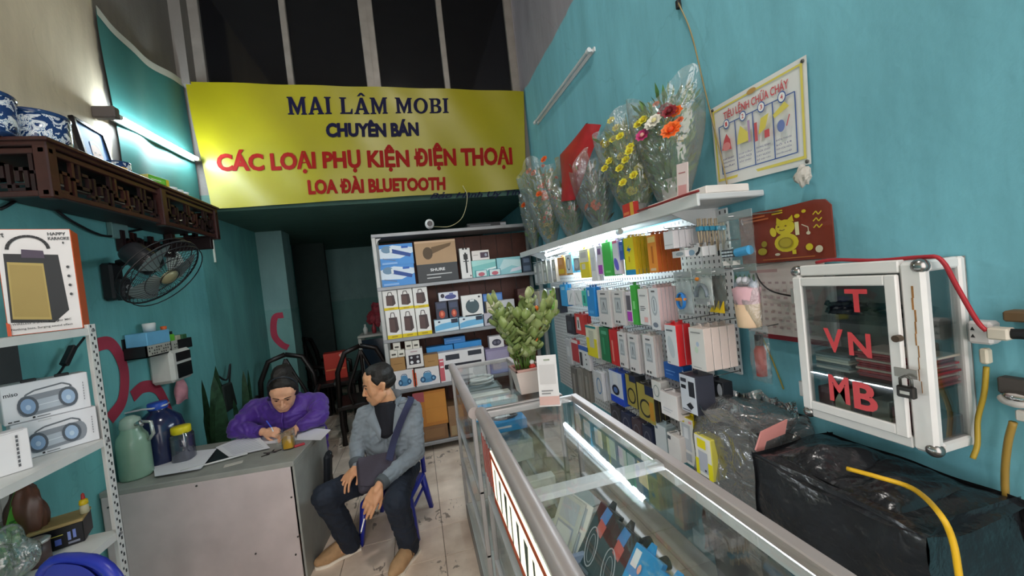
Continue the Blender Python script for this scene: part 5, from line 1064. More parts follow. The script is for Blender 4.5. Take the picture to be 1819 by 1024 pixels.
# row 2
for k in range(3): stk('silver_pack', ('grey tan pack leftmost of the second row', 'second grey tan pack of the second row', 'third grey tan pack of the second row')[k], 950+9*k, 957+9*k, 518-k, 550-k, 1, .04, ('b4aa94', 'c8c4bc', 'a8aaa8')[k], None, [('rect', .2, .1, .8, .6, 'd8d6d0')])
stk('lime_pack', 'lime green pack at the far end of the second row', 978, 986, 517, 556, 1, .02, '8ad82e', '6ab41e', [('rect', .3, .3, .7, .6, 'c4f080')])
stk('black_pack', 'black pack at the far end of the second row', 988, 994, 512, 556, 1, .06, '2a2c34', None, [('rect', .2, .2, .8, .7, '3a3e48')])
stk('azure_pack', 'azure pack near the far end of the second row', 996, 1006, 506, 544, 2, .022, '2fa4e4', '2a8cc8', [('rect', .2, .75, .8, .9, '9ad4f4')])
stk('white_cable_box', 'small white pack row beside the azure pack', 1008, 1019, 516, 542, 2, .02, 'eef0f4', 'd4d4da', [('line', [(.3, .2), (.7, .8)], .08, 'a4aab2')])
stk('white_cable_box', 'small white pack row beside the mint pack', 1021, 1032, 516, 541, 2, .02, 'eef0f4', 'd4d4da', [('line', [(.3, .8), (.7, .2)], .08, 'a4aab2')])
stk('mint_pack', 'mint green pack in the second row', 1034, 1042, 517, 544, 2, .02, '4ac8b4', '38a896', [('rect', .3, .2, .7, .7, '2a8a80')])
stk('blue_tall_pack', 'tall blue pack in the second row', 1043, 1056, 511, 562, 3, .016, '2a92dc', '1f7cc0', [('rect', .2, .7, .4, .9, 'd0e8f8'), ('rect', .2, .1, .8, .2, '5ab0ec')])
stk('white_earphone_box', 'white earphone box right of the tall blue pack', 1063, 1084, 516, 580, 2, .02, W, 'cdc8c8', pic)
stk('white_earphone_box', 'white earphone box left of the purple label pack', 1089, 1108, 517, 577, 3, .018, W, 'cdc8c8', pic)
stk('purple_label_pack', 'white pack with purple corner label in the second row', 1113, 1122, 520, 572, 1, .03, 'e4dce6', None, [('rect', .05, .03, .95, .35, 'b848c0'), ('rect', .1, .4, .9, .9, '6a6470')])
stk('leaf_green_pack', 'leaf green pack in the second row', 1122, 1131, 507, 577, 1, .03, '4ab84a', '3a9a3e', [('rect', .3, .4, .7, .6, '8ae08a')])
stk('red_dot_pack', 'white pack with fine lettering and red mark in the second row', 1135, 1152, 514, 577, 1, .03, 'f0eef0', 'd8d0d0', [('rect', .15, .5, .6, .52, '6a6a70'), ('rect', .15, .45, .7, .47, '6a6a70'), ('rect', .15, .40, .55, .42, '6a6a70'), ('rect', .5, .08, .85, .22, 'f0b8b8'), ('rect', .2, .8, .8, .84, 'b0b0b6')])
stk('oval_pack', 'white pack with grey oval window and pink sides', 1155, 1171, 512, 586, 5, .018, 'e8e8ee', 'd9bfc0', oval)
# row 2 bags at the near end
bag_m = sheet_glass('poly_bag', haze=.10, bump=.5, bscale=30, gloss=.3, rough=.1, refl=.5)
def bag(nm, label, px0, px1, py0, py1, xf, th, inner):
    pc = (px0+px1)/2; pmid = (py0+py1)/2; a = un(px0, pmid, 'x', xf); b = un(px1, pmid, 'x', xf); zt = un(pc, py0, 'x', xf).z; zb = un(pc, py1, 'x', xf).z; w_ = a.y-b.y; h = zt-zb
    t = thing(nm, label, 'bag', (xf+th/2, (a.y+b.y)/2, zb), rz=-PI/2)
    def f(sg): return lambda u, v: Vector(((u-.5)*w_, sg*th/2*(math.sin(PI*u)**.6)*(math.sin(PI*min(1, v*1.08+.02))**.6 if v < .9 else .1)+.003*math.sin(20*u+13*v)*sg, v*h))
    mb = MB(); mb.grid(f(-1), 12, 14); mb.grid(f(1), 12, 14); mb.build('plastic_sleeve', bag_m, t)
    MB().cbox(-w_/2, w_/2, -.002, .002, h-.004, h+.022, .001).build('header_strip', sheet_glass('hdr', haze=.35), t)
    inner(t, w_, h)
    MB().tube([(1.322, (a.y+b.y)/2, zt+.012), (xf-.01, (a.y+b.y)/2, zt+.008)], .0025, 5).build('hook', M('9a9c9e', .3, .8), peg)
    return t
def in_mouse(t, w_, h):
    MB().cbox(-w_*.42, w_*.42, .002, .006, h*.05, h*.95, .001).build('card', M('e2e2e6', .5), t)
    mb = MB(); mb.tube([(w_*.22*math.cos(a*.5), -.008-.0006*a, h*.38+h*.2*math.sin(a*.5)) for a in range(28)], .004, 6); mb.build('blue_coil', M('2c7cc8', .4), t)
    MB().cbox(-w_*.25, w_*.25, -.026, -.006, h*.38, h*.46, .003).build('orange_band', M('d98a3a', .4), t)
bag('cable_bag', 'clear bag with coiled blue cable and orange band', 1195, 1225, 493, 560, 1.07, .03, in_mouse)
def in_hook(t, w_, h):
    MB().cbox(-w_*.42, w_*.42, .002, .006, h*.05, h*.95, .001).build('card', M('e8e4e4', .5), t)
    mb = MB(); mb.tube([(w_*.28*math.cos(a), -.008, h*.3+h*.38*math.sin(a)) for a in [PI*k/14 for k in range(15)]], .008, 6); mb.build('grey_headband', M('7d8590', .4), t); MB().cbox(-w_*.35, w_*.35, -.008, -.004, h*.08, h*.22, .001).build('label', M('c9c4c8', .5), t); MB().ell((-w_*.2, -.004, h*.85), (.014, .004, .008)).build('orange_mark', M('d9822e', .5), t)
bag('headset_bag', 'clear bag with grey headset on white card', 1225, 1260, 488, 546, 1.07, .035, in_hook)
def in_tri(t, w_, h):
    for k in range(3): MB().prism([(-w_*.45+w_*.3*k, h*.02), (-w_*.15+w_*.3*k, h*.02), (-w_*.15+w_*.3*k, h*.32)], (0, -.004-.004*k, 0), (1, 0, 0), (0, 0, 1), (0, -1, 0), .003).build('yellow_corner', M('d9b420', .4), t)
    MB().cbox(-w_*.45, w_*.45, .003, .006, h*.05, h*.95, .001).build('card', M('6a655c', .5), t)
bag('cable_bag', 'grey pack with yellow corners beside the pink cup bag', 1253, 1285, 487, 557, 1.10, .03, in_tri)
def in_keys(t, w_, h):
    mb = MB(); mb.cbox(-w_*.40, -w_*.02, -.012, 0, h*.22, h*.38, .003); mb.build('keypad', M('28303a', .4), t)
    for i in range(4):
        for j in range(2): MB().cbox(-w_*.38+w_*.09*i, -w_*.31+w_*.09*i, -.015, -.011, h*.24+h*.07*j, h*.28+h*.07*j, .001).build('key', M('b9c4cc', .4), t)
    MB().cyl((w_*.04, -.006, h*.30), (w_*.40, -.006, h*.33), .016, n=14).build('blue_bottle', M('4a9ccc', .3), t); MB().cbox(-w_*.40, w_*.1, -.008, -.004, h*.05, h*.15, .001).build('label', M('e4dcd8', .5), t)
bag('zip_bag', 'large clear zip bag with keypad and blue bottle at the near end', 1272, 1334, 388, 476, 1.10, .03, in_keys)
def in_cup(t, w_, h):
    MB().lathe([(.0, 0), (.036, 0), (.038, .004), (.042, h*.40), (0, h*.40)], c=(0, 0, h*.03), n=20).build('cream_cup', M('d8b898', .6), t); MB().lathe([(.040, h*.40), (.046, h*.66), (.030, h*.70), (0, h*.68)], c=(0, 0, h*.03), n=20).build('pink_wrap', M('d0a4ac', .6), t)
    for k in range(6): MB().ell((.03*math.cos(k), .012*math.sin(k*2), h*(.74+.04*(k % 3))), (.016, .014, .016), 8, 6).build('petal_ball', M(('c4c6d8', 'b0b4d0', 'd8d4dc')[k % 3], .7), t)
    for k in range(5):
        mb = MB(); mb.grid(lambda u, v: Vector((-.03+.015*k+(u-.5)*.012*math.sin(PI*v), .004*k-.01, h*.74+v*h*.2)), 2, 4); mb.build('leaf', M('3f6a3e', .5), t)
bag('flower_cup_bag', 'clear bag with pink wrapped flower cup at the near end', 1291, 1332, 482, 586, 1.10, .08, in_cup)
# row 3
stk('black_red_pack', 'black pack at the far end of the third row', 1006, 1019, 562, 593, 2, .03, '2c2a30', None, [('rect', .2, .2, .7, .7, '4a4a52')])
stk('red_white_pack', 'red pack with white window in the third row', 1022, 1038, 559, 594, 2, .025, 'cc3a34', '9a2a28', [('poly', [(.15, .2), (.6, .2), (.5, .85), (.2, .85)], 'dcd8d8'), ('rect', .3, .3, .42, .7, '4a4a50')])
stk('yellow_earphone_pack', 'white and yellow pack with teal cap in the third row', 1042, 1060, 580, 633, 1, .03, 'ece8d0', 'c9c0b0', [('rect', 0, 0, 1, .6, 'ecdc28'), ('rect', .3, .3, .75, .85, 'c9c9b4'), ('rect', 0, .93, 1, 1, '2a8a90')])
stk('dotted_pack', 'white dotted pack behind the yellow one in the third row', 1056, 1066, 590, 645, 1, .03, 'dcdad8', None, [('ell', .5, .2, .1, .03, 0, '3a3a3e'), ('ell', .5, .4, .1, .03, 0, '3a3a3e'), ('rect', .2, .6, .8, .9, '9a5a70')], xf=1.12)
stk('dark_green_pack', 'dark green pack in the third row', 1067, 1082, 583, 641, 3, .018, '1f7a4e', '175e3c', [('rect', .2, .8, .8, .9, '5ab08a'), ('rect', .3, .2, .5, .7, '3a9a6a')])
stk('red_tall_pack', 'tall red pack in the third row', 1084, 1097, 587, 648, 4, .016, 'cf2b2c', 'b01f24', [('rect', .25, .1, .45, .7, 'e88a80')])
stk('white_cable_pack', 'narrow white cable pack right of the tall red pack', 1099, 1112, 591, 652, 3, .012, W, 'c9c4c4', pic)
stk('white_cable_pack', 'white cable pack in the middle of the third row', 1117, 1133, 595, 661, 4, .012, W, 'c9c4c4', pic)
stk('white_cable_pack', 'broad white cable pack left of the red boxes', 1144, 1163, 597, 667, 3, .014, W, 'c9bfba', pic)
stk('red_charger_box', 'white fronted charger box with bright red sides', 1183, 1203, 578, 648, 2, .035, 'dcdfe4', 'd42a30', [('ell', .45, .45, .25, .28, .2, 'c2ccd4'), ('rect', .15, .84, .7, .88, '6a7078'), ('rect', .1, .04, .3, .07, '8a8a90')], xf=1.06)
stk('cream_charger_box', 'large cream charger box nearest in the third row', 1226, 1252, 584, 657, 4, .035, 'dcd9d6', 'd6c6be', [('ell', .55, .62, .1, .06, 0, 'b0bed4'), ('ell', .45, .48, .12, .08, 0, 'c8d8c4'), ('rect', .15, .88, .8, .905, '8a8a8c'), ('rect', .15, .05, .7, .07, 'a4a4a6')], xf=1.06)
stk('grey_red_pack', 'grey pack low at the far end beside the red strip', 1006, 1014, 604, 645, 1, .03, 'c0c2c6', None, [('rect', .2, .3, .8, .7, 'd8dadc')])
stk('red_strip_pack', 'thin red pack with white top at the far end', 1016, 1027, 605, 642, 1, .02, 'b83a3c', None, [('rect', 0, .85, 1, 1, 'e4dcdc')])
stk('blue_dot_pack', 'white pack with blue head and row of dots', 1029, 1046, 616, 655, 1, .03, 'e2e4e8', 'c4c4c8', [('rect', 0, .8, 1, 1, '3a6ab8'), ('ell', .7, .65, .05, .04, 0, '333338'), ('ell', .72, .45, .05, .04, 0, '333338'), ('ell', .74, .25, .05, .04, 0, '333338'), ('rect', .1, .1, .35, .7, '3a3a40')])
# row 4
for k in range(3): stk('grey_slim_pack', ('first grey slim pack behind the payment stand', 'second grey slim pack behind the payment stand', 'third grey slim pack behind the payment stand')[k], 1016+11*k, 1025+11*k, 655+2*k, 704+4*k, 1, .03, ('6f6d6a', '8f8c86', '7d7a74')[k], None, [('rect', .3, .1, .7, .8, 'a29e98')])
stk('earphone_blister', 'white earphone blister in the fourth row', 1056, 1070, 662, 708, 2, .025, 'd8dade', None, [('ring', .6, .5, .3, .3, .08, 0, '5a88b8')])
stk('royal_blue_pack', 'royal blue and white boxed headset in the fourth row', 1084, 1106, 662, 716, 2, .03, 'd8e0f0', '2a52b8', [('rect', 0, 0, 1, .22, '1f4ed0'), ('ell', .45, .42, .28, .16, 0, '1c2438'), ('ell', .45, .42, .16, .09, 0, '5a7ab8'), ('rect', .3, .6, .7, .95, 'e8ecf4')])
stk('camo_pack', 'olive and black headset pack left in the fourth row', 1113, 1130, 668, 722, 2, .03, 'a89a4c', '2a2c30', [('ring', .5, .35, .4, .25, .1, 0, '2a2c2a'), ('rect', .4, .8, 1, 1, '1c2a4a')])
stk('camo_pack', 'olive and black headset pack right in the fourth row', 1134, 1162, 686, 748, 3, .025, 'a89a4c', '33302c', [('ring', .45, .35, .35, .25, .08, 0, '2a2c2a'), ('rect', .5, .75, 1, 1, '1c2a4a'), ('rect', .7, .1, .95, .6, 'c08a30')])
stk('blue_panel_pack', 'deep blue pack under the red charger boxes', 1180, 1213, 648, 676, 1, .05, '1f5aa8', None, [('rect', .1, .5, .6, .56, '6a9ad8'), ('rect', .1, .3, .5, .34, '6a9ad8')], xf=1.10)
stk('swirl_box', 'white box with grey ring in the fourth row', 1158, 1174, 678, 712, 1, .05, 'e4e2e0', 'cac6c2', [('ring', .5, .5, .3, .3, .06, 0, '8a9a96')])
stk('white_charger_box', 'white charger box hanging askew in the fourth row', 1174, 1203, 700, 741, 1, .06, 'e8e4e4', 'd0c8c6', [('rect', .15, .3, .7, .34, 'c0c4cc'), ('rect', .15, .2, .6, .23, 'c0c4cc')], xf=1.05)
stk('black_white_box', 'white and black printed headset box at the near end of the fourth row', 1209, 1237, 668, 733, 1, .09, 'd4d8e2', '3a3c48', [('rect', .55, .45, .9, .85, '23252e'), ('rect', .1, .62, .4, .72, '23252e'), ('rect', .1, .8, .45, .9, '3a3c48'), ('poly', [(.35, .2), (.6, .3), (.8, .2), (.6, .1)], '23252e'), ('rect', .1, .05, .6, .08, '5a5d68')], xf=1.05)
stk('black_earpad_pack', 'black pack with white earbud shape beside the printed headset box', 1249, 1284, 676, 703, 1, .05, '1d1f26', None, [('ell', .2, .5, .1, .35, 0, 'd8dce4'), ('ell', .85, .5, .12, .4, 0, 'c4c8d0')], xf=1.18)
# row 5
for k in range(4): stk('dark_coil_pack', ('first dark coil pack in the bottom row', 'second dark coil pack in the bottom row', 'third dark coil pack in the bottom row', 'fourth dark coil pack in the bottom row')[k], 1086+19*k, 1102+19*k, 724+12*k, 764+16*k, 1, .04, ('3c3c44', '2c3450', '4a3c44', '2a3048')[k], None, [('ring', .5, .5, .35, .35, .08, 0, '6a6a78')])
stk('pale_box', 'pale grey white box in the bottom row', 1164, 1184, 757, 800, 1, .06, 'd4d8dc', '9aa8ac', [('rect', .1, .8, .3, .9, '6a7888')])
stk('small_white_box', 'small white box in front of the pale one in the bottom row', 1187, 1208, 775, 816, 1, .05, 'dedad8', 'c4beba', [('rect', .05, .75, .3, .9, '4a5058')], xf=1.05)
ylw = [('rect', .15, .3, .75, .85, 'b8bcc2'), ('rect', .3, .55, .6, .78, 'd8dade'), ('rect', .1, .88, .4, .97, 'e8d818'), ('rect', .7, .9, .9, .95, 'e0a0a0'), ('rect', .2, .08, .7, .25, 'a4a8ae')]
stk('yellow_charger_box', 'white charger box with yellow side in the bottom row', 1210, 1234, 744, 824, 1, .07, 'dcdad6', 'd9c01e', ylw)
stk('yellow_charger_box', 'white and yellow charger box at the near end of the bottom row', 1236, 1264, 778, 846, 1, .07, 'e6e4dc', 'd9cf5a', [('rect', .2, .1, .75, .62, 'b4b8c4'), ('rect', .0, 0, .2, .4, 'e8dc1c'), ('rect', .75, 0, 1, .4, 'e8dc1c'), ('rect', .2, .7, .7, .92, 'e8d818'), ('rect', .55, .15, .65, .2, '33343a')], xf=1.05)
# red torch in a clear bag hanging below
def in_torch(t, w_, h):
    MB().lathe([(0, 0), (.018, .004), (.02, .10), (.012, .12), (0, .12)], c=(0, 0, .02), n=14).build('red_torch', M('c8483a', .4), t); MB().cyl((0, 0, .14), (0, 0, .18), .014, n=12).build('black_head', M('1e1e20', .4), t)
bag('torch_bag', 'clear bag with a red torch hanging below the pegboard', 1325, 1358, 590, 680, 1.20, .05, in_torch)
# ================================================================== wrapped bouquets on the flower shelf
FZ = 1.836
wrapm = sheet_glass('cellophane', tint=(.985, .985, .985), haze=.17, bump=1.0, bscale=9, gloss=.35, rough=.12, refl=.5, hazecol=(.95, .96, .96), dist=.035)
redwrap = sheet_glass('red_wrap', tint=(.75, .16, .14), haze=.78, bump=.5, bscale=14, gloss=.2, rough=.2, hazecol=(.62, .10, .08))
def ball_flower(col, core, r=.014, petals=7):
    r *= 1.5
    mb = MB()
    for ring, (pr, tilt) in enumerate(((1.0, .25), (.7, .75))):
        for k in range(petals):
            a = 2*PI*k/petals+ring*.4; c = Vector((math.cos(a), math.sin(a), 0)); s = Vector((-math.sin(a), math.cos(a), 0)); up = Vector((0, 0, 1))
            t0 = c*(r*.2); t1 = c*(r*pr*math.cos(tilt))+up*(r*pr*math.sin(tilt)); m_ = t0.lerp(t1, .6)+up*r*.12
            mb.add([t0, m_+s*r*.36, t1, m_-s*r*.36], [(0, 1, 2, 3)], True)
    mb.mat(1); mb.ell((0, 0, r*.25), (r*.32, r*.32, r*.25), 7, 4); return mb.mesh('flower', [M(col, .6), M(core, .7)])
FL = {k: ball_flower(*v) for k, v in dict(yellow=('dcd23a', 'b8a020', .017), orange=('e2641e', 'c04a10', .022), white=('e4e0d4', 'd0c890', .024, 9), pink=('c83a7a', 'e0b0a0', .024, 9), red=('8a2630', '601820', .024, 9), olive=('b8a83a', '8a7a20', .012), coral=('d8683a', 'a84020', .012), bigorange=('f0702a', 'd8501a', .030, 11)).items()}
def bouquet(label, base, top, rb, rt, leafcol, nleaf, flowers, seed, cup=None, wrap=wrapm, lean=(0, 0), wave=.16, cuph=.08, peak=.05):
    base = Vector(base); rnd = random.Random(seed); H = top-base.z; t = thing('bouquet', label, 'bouquet', base, group='wrapped bouquets on the flower shelf')
    ax = lambda f: Vector((lean[0]*f, lean[1]*f, H*f))
    ph = [rnd.uniform(0, 6) for _ in range(5)]
    def wf(u, v):
        a = 2*PI*u; r = (rb+(rt-rb)*math.sin(min(v, 1)*PI*.5)**.8)*(1+wave*.6*math.sin(5*a+ph[0]+2*v)*v+wave*.4*math.sin(9*a+ph[1]-3*v)*v)
        p = ax(v)+Vector((r*.62*math.cos(a), r*math.sin(a), peak*v*v*math.sin(3*a+ph[2]))); return p
    MB().grid(wf, 44, 10, close=True).build('wrapping', wrap, t)
    if cup: MB().lathe([(0, .002), (rb*.8, .002), (rb*1.02, cuph), (rb*.95, cuph)], n=18, mtx=Matrix.Diagonal((.7, 1, 1))).build('cup', M(cup, .5), t)
    fol = MB(); n_ = nleaf
    for k in range(n_):
        a = rnd.uniform(0, 2*PI); f = rnd.uniform(.12, .92); rr = rnd.uniform(.1, .9)*(rb+(rt-rb)*f)
        p = ax(f)+Vector((rr*.6*math.cos(a), rr*math.sin(a), 0)); d = Vector((math.cos(a)*.5, math.sin(a)*.7, rnd.uniform(.4, 1.2))).normalized(); l = rnd.uniform(.04, .085); s = d.orthogonal().normalized(); s.rotate(Matrix.Rotation(rnd.uniform(0, 6), 3, d)); w_ = l*.13
        fol.mat(rnd.randrange(2)).add([p, p+d*l*.5+s*w_, p+d*l, p+d*l*.5-s*w_], [(0, 1, 2, 3)])
    for k in range(16):
        a = 2*PI*k/16; fol.mat(1).tube([ax(.03), ax(.75)+Vector((rt*.5*math.cos(a)*.6, rt*.6*math.sin(a), 0))], .0015, 3, False)
    tag(fol.build('foliage', [M(leafcol, .55, var=.25, scale=30), M('6a8a4c', .5)], t), kind='stuff')
    for kind, cnt, f0, f1, rmax in flowers:
        for k in range(cnt):
            a = rnd.uniform(0, 2*PI) if cnt > 3 else PI+rnd.uniform(-.9, .9); f = rnd.uniform(f0, f1); rr = rnd.uniform(.35, 1)*rmax*(rb+(rt-rb)*f)
            if kind in ('yellow', 'olive', 'coral'): a = rnd.uniform(PI*.5, PI*1.75)
            o = link('flower', FL[kind], t, ax(f)+Vector((rr*.6*math.cos(a), rr*math.sin(a), 0))); d = Vector((math.cos(a)-.6, math.sin(a)-.35, .6)).normalized(); o.rotation_euler = d.to_track_quat('Z', 'Y').to_euler()
    return t
def pinned(t, items):
    """single blooms at photo pixels, on the side towards the camera"""
    for kind, px, py, x in items:
        p = un(px, py, 'x', x-.025)-t.location; o = link('flower', FL[kind], t, p); o.rotation_euler = Vector((-.75, -.5, .45)).to_track_quat('Z', 'Y').to_euler()
t = bouquet('multi-coloured bouquet with white cup nearest the fire poster', (1.20, 1.56, FZ), 2.36, .06, .20, '5f8a4a', 700, [('olive', 10, .5, .8, .8)], 2, 'e4ddd8', lean=(.02, .03), cuph=.135)
pinned(t, [('white', 1163, 216, 1.12), ('yellow', 1143, 214, 1.12), ('yellow', 1134, 222, 1.12), ('bigorange', 1193, 233, 1.10), ('pink', 1142, 242, 1.12), ('red', 1190, 200, 1.14), ('coral', 1166, 186, 1.15), ('coral', 1208, 214, 1.14), ('white', 1158, 222, 1.13), ('red', 1182, 196, 1.16), ('orange', 1201, 200, 1.16)])
p = un(1203, 310, 'x', 1.07); c = thing('gift_card', 'tall pink and white gift card leaning on the multi-coloured bouquet', 'card', (1.085, p.y, FZ+.002), rot=(0, math.radians(6), -PI/2+.1))
MB().cbox(-.03, .03, -.002, .002, 0, .145, .001).build('card', M('e4cfcc', .5), c); link('card_print', print_mesh([('rect', .008, .02, .052, .06, 'd89a98'), ('rect', .012, .106, .048, .110, 'b06a6a')], lambda u, v, z: (u-.03, -.0022-z, v)), c)
t = bouquet('tall yellow chrysanthemum bouquet in clear wrap', (1.20, 1.86, FZ), 2.36, .06, .22, '86a452', 800, [('yellow', 80, .25, .92, .98), ('olive', 30, .3, .9, .95)], 3, 'd2d4d0', lean=(0, .04))
pinned(t, [('yellow', 1102, 243, 1.10), ('yellow', 1090, 248, 1.10), ('yellow', 1118, 270, 1.10), ('yellow', 1083, 287, 1.10), ('yellow', 1101, 300, 1.10), ('yellow', 1120, 262, 1.12), ('yellow', 1077, 258, 1.12), ('yellow', 1126, 312, 1.12), ('yellow', 1107, 325, 1.10), ('yellow', 1075, 300, 1.10), ('yellow', 1112, 285, 1.10), ('yellow', 1095, 228, 1.12), ('yellow', 1086, 215, 1.14)])
p = un(1117, 357, 'x', 1.08); o = pbox('gift_packet', 'red and yellow packet between the yellow bouquet and its neighbour', 'packet', .10, .03, .07, (1.085, p.y, FZ+.002), -PI/2, 'c8382c', 'b0302a', [('rect', .7, 0, 1, 1, 'd8a83a'), ('rect', .1, .2, .6, .4, 'e08050')])
t = bouquet('bouquet in red paper wrap under clear plastic', (1.20, 2.28, FZ), 2.30, .05, .20, '55503a', 260, [('orange', 3, .3, .4, .9)], 4, None, lean=(0, .06))
# red paper cone
A = un(1068, 222, 'x', 1.18)-t.location; B = un(1000, 360, 'x', 1.16)-t.location; C = un(995, 275, 'x', 1.2)-t.location; D = un(1052, 270, 'x', 1.12)-t.location; E_ = un(1022, 355, 'x', 1.12)-t.location; F_ = un(1045, 218, 'x', 1.22)-t.location
mb = MB()
def rp(u, v):
    top = F_.lerp(A, u) if u < 1 else A; l = C.lerp(B, v); r = A.lerp(D, min(1, v*2)).lerp(E_, max(0, v*2-1)) if 0 else (A.lerp(D, v*2) if v < .5 else D.lerp(E_, v*2-1))
    p = (F_.lerp(B, v) if 0 else (F_.lerp(C, v*2) if v < .5 else C.lerp(B, v*2-1))).lerp(r, u); p.x -= .05*math.sin(PI*u); p.y += .006*math.sin(14*v+6*u); return p
mb.grid(rp, 10, 16); mb.build('red_paper', M('a8242a', .45, var=.12, scale=14), t)
t = bouquet('clear wrapped bouquet with pale lilac paper beside the red one', (1.20, 2.72, FZ), 2.24, .05, .19, '8a8a6a', 300, [('coral', 8, .5, .9, .9), ('olive', 10, .2, .5, .8)], 5, None, lean=(-.02, .03))
t = bouquet('orange flower bouquet at the far end in clear wrap', (1.17, 3.14, FZ), 2.52, .05, .26, '7a8a54', 600, [('coral', 24, .3, .95, .98), ('orange', 8, .4, .9, .98), ('olive', 50, .1, .7, .95)], 6, None, lean=(-.03, .05))
pinned(t, [('orange', 967, 284, 1.08), ('orange', 940, 305, 1.08), ('orange', 949, 308, 1.08), ('orange', 931, 365, 1.08), ('orange', 958, 345, 1.08)])
t = bouquet('small grey wrapped bouquet beside the yellow banner', (1.16, 3.58, FZ), 2.34, .04, .13, '5f6a5c', 200, [('olive', 5, .3, .8, .8)], 7, None, lean=(-.01, .02))
# ================================================================== right wall: poster, calendars, cabinet, wrapped boxes
# fire-order poster: slightly curled sheet, outline from the photo
Q_ = [un(1275, 333, 'x', XR-.012), un(1441, 291, 'x', XR-.012), un(1432, 97, 'x', XR-.012), un(1262, 195, 'x', XR-.012)]
def post_pt(u, v, z=0.0):
    p = Q_[0].lerp(Q_[1], u).lerp(Q_[3].lerp(Q_[2], u), v); p.x += -z-.003*math.sin(PI*u)*(1-v)-.001*math.sin(6*u); return p
mb = MB(); mb.grid(lambda u, v: post_pt(u, v), 16, 12); mb.grid(lambda u, v: post_pt(1-u, v, -.0008), 16, 12)
ps = mb.build('fire_order_poster', M('d9d9d6', .45, var=.03)); tag(ps, 'white fire instruction poster with red title and four blue panels', 'poster')
bl, rd, ye = '3a5a9c', 'c4545a', 'd4c65a'
it = [('rect', .03, .06, .97, .09, ye), ('rect', .03, .93, .97, .95, ye), ('rect', .03, .06, .05, .95, ye), ('rect', .95, .06, .97, .95, ye), ('txt', 'TIÊU LỆNH CHỮA CHÁY', .17, .76, .85, .90, .02, rd),
      ('line', [(.10, .14), (.90, .14), (.90, .72), (.10, .72), (.10, .14)], .010, bl), ('ell', .50, .945, .05, .03, 0, 'b08a4a')]
for k in range(1, 4): it.append(('line', [(.10+.2*k, .14), (.10+.2*k, .72)], .010, bl))
cap = (('KHI CHÁY', 'BÁO ĐỘNG', 'GẤP'), ('CÚP CẦU', 'DAO NƠI', 'XẢY CHÁY'), ('DÙNG BÌNH', 'CHỮA CHÁY', 'CÁT NƯỚC', 'ĐỂ DẬP TẮT'), ('ĐIỆN THOẠI', 'SỐ 114', 'GỌI CỨU HỎA', 'CHUYÊN NGHIỆP'))
for k in range(4):
    c = .20+.2*k; it += [('ell', c, .72, .038, .058, 0, bl), ('ell', c, .72, .030, .046, 0, 'e6e6e4'), ('txt', str(k+1), c-.012, .695, c+.012, .745, .02, rd)]
    for j, s in enumerate(cap[k]): it.append(('txt', s, c-.07, .30-.045*j-.0, c+.07, .325-.045*j, .01, '5a5a8a'))
it += [('poly', [(.14, .42), (.26, .40), (.25, .52), (.21, .60), (.17, .52)], rd), ('ell', .2, .45, .05, .05, 0, 'd88a8a'), ('poly', [(.33, .42), (.46, .42), (.47, .50), (.38, .62), (.35, .52)], ye), ('rect', .46, .40, .485, .64, 'a88ab0'), ('rect', .53, .38, .56, .58, rd), ('poly', [(.57, .44), (.64, .48), (.68, .62), (.60, .60)], ye), ('rect', .63, .38, .68, .46, rd), ('poly', [(.73, .54), (.87, .60), (.83, .66), (.72, .58)], ye), ('ell', .79, .44, .035, .06, 0, '6a7ab0'), ('line', [(.84, .42), (.87, .52)], .01, rd)]
link('poster_print', print_mesh(it, lambda u, v, z: post_pt(u, v, z+.0025), .0003), ps)
for k, (u, v) in enumerate(((.97, .96), (.03, .97), (.97, .03))):
    p = post_pt(u, v, .002); MB().ell((p.x, p.y, p.z), (.004, .007, .007), 8, 5).build('nail', M('5a5a58', .4, .6), ps)
# crumpled paper tuft at its lower corner
vs, fs = crumple(un(1427, 312, 'x', XR-.03), (.02, .025, .035), 8); tag(MB().add(vs, fs, False).build('paper_tuft', M('b8b2aa', .8)), 'crumpled paper stuck below the poster corner', 'paper')
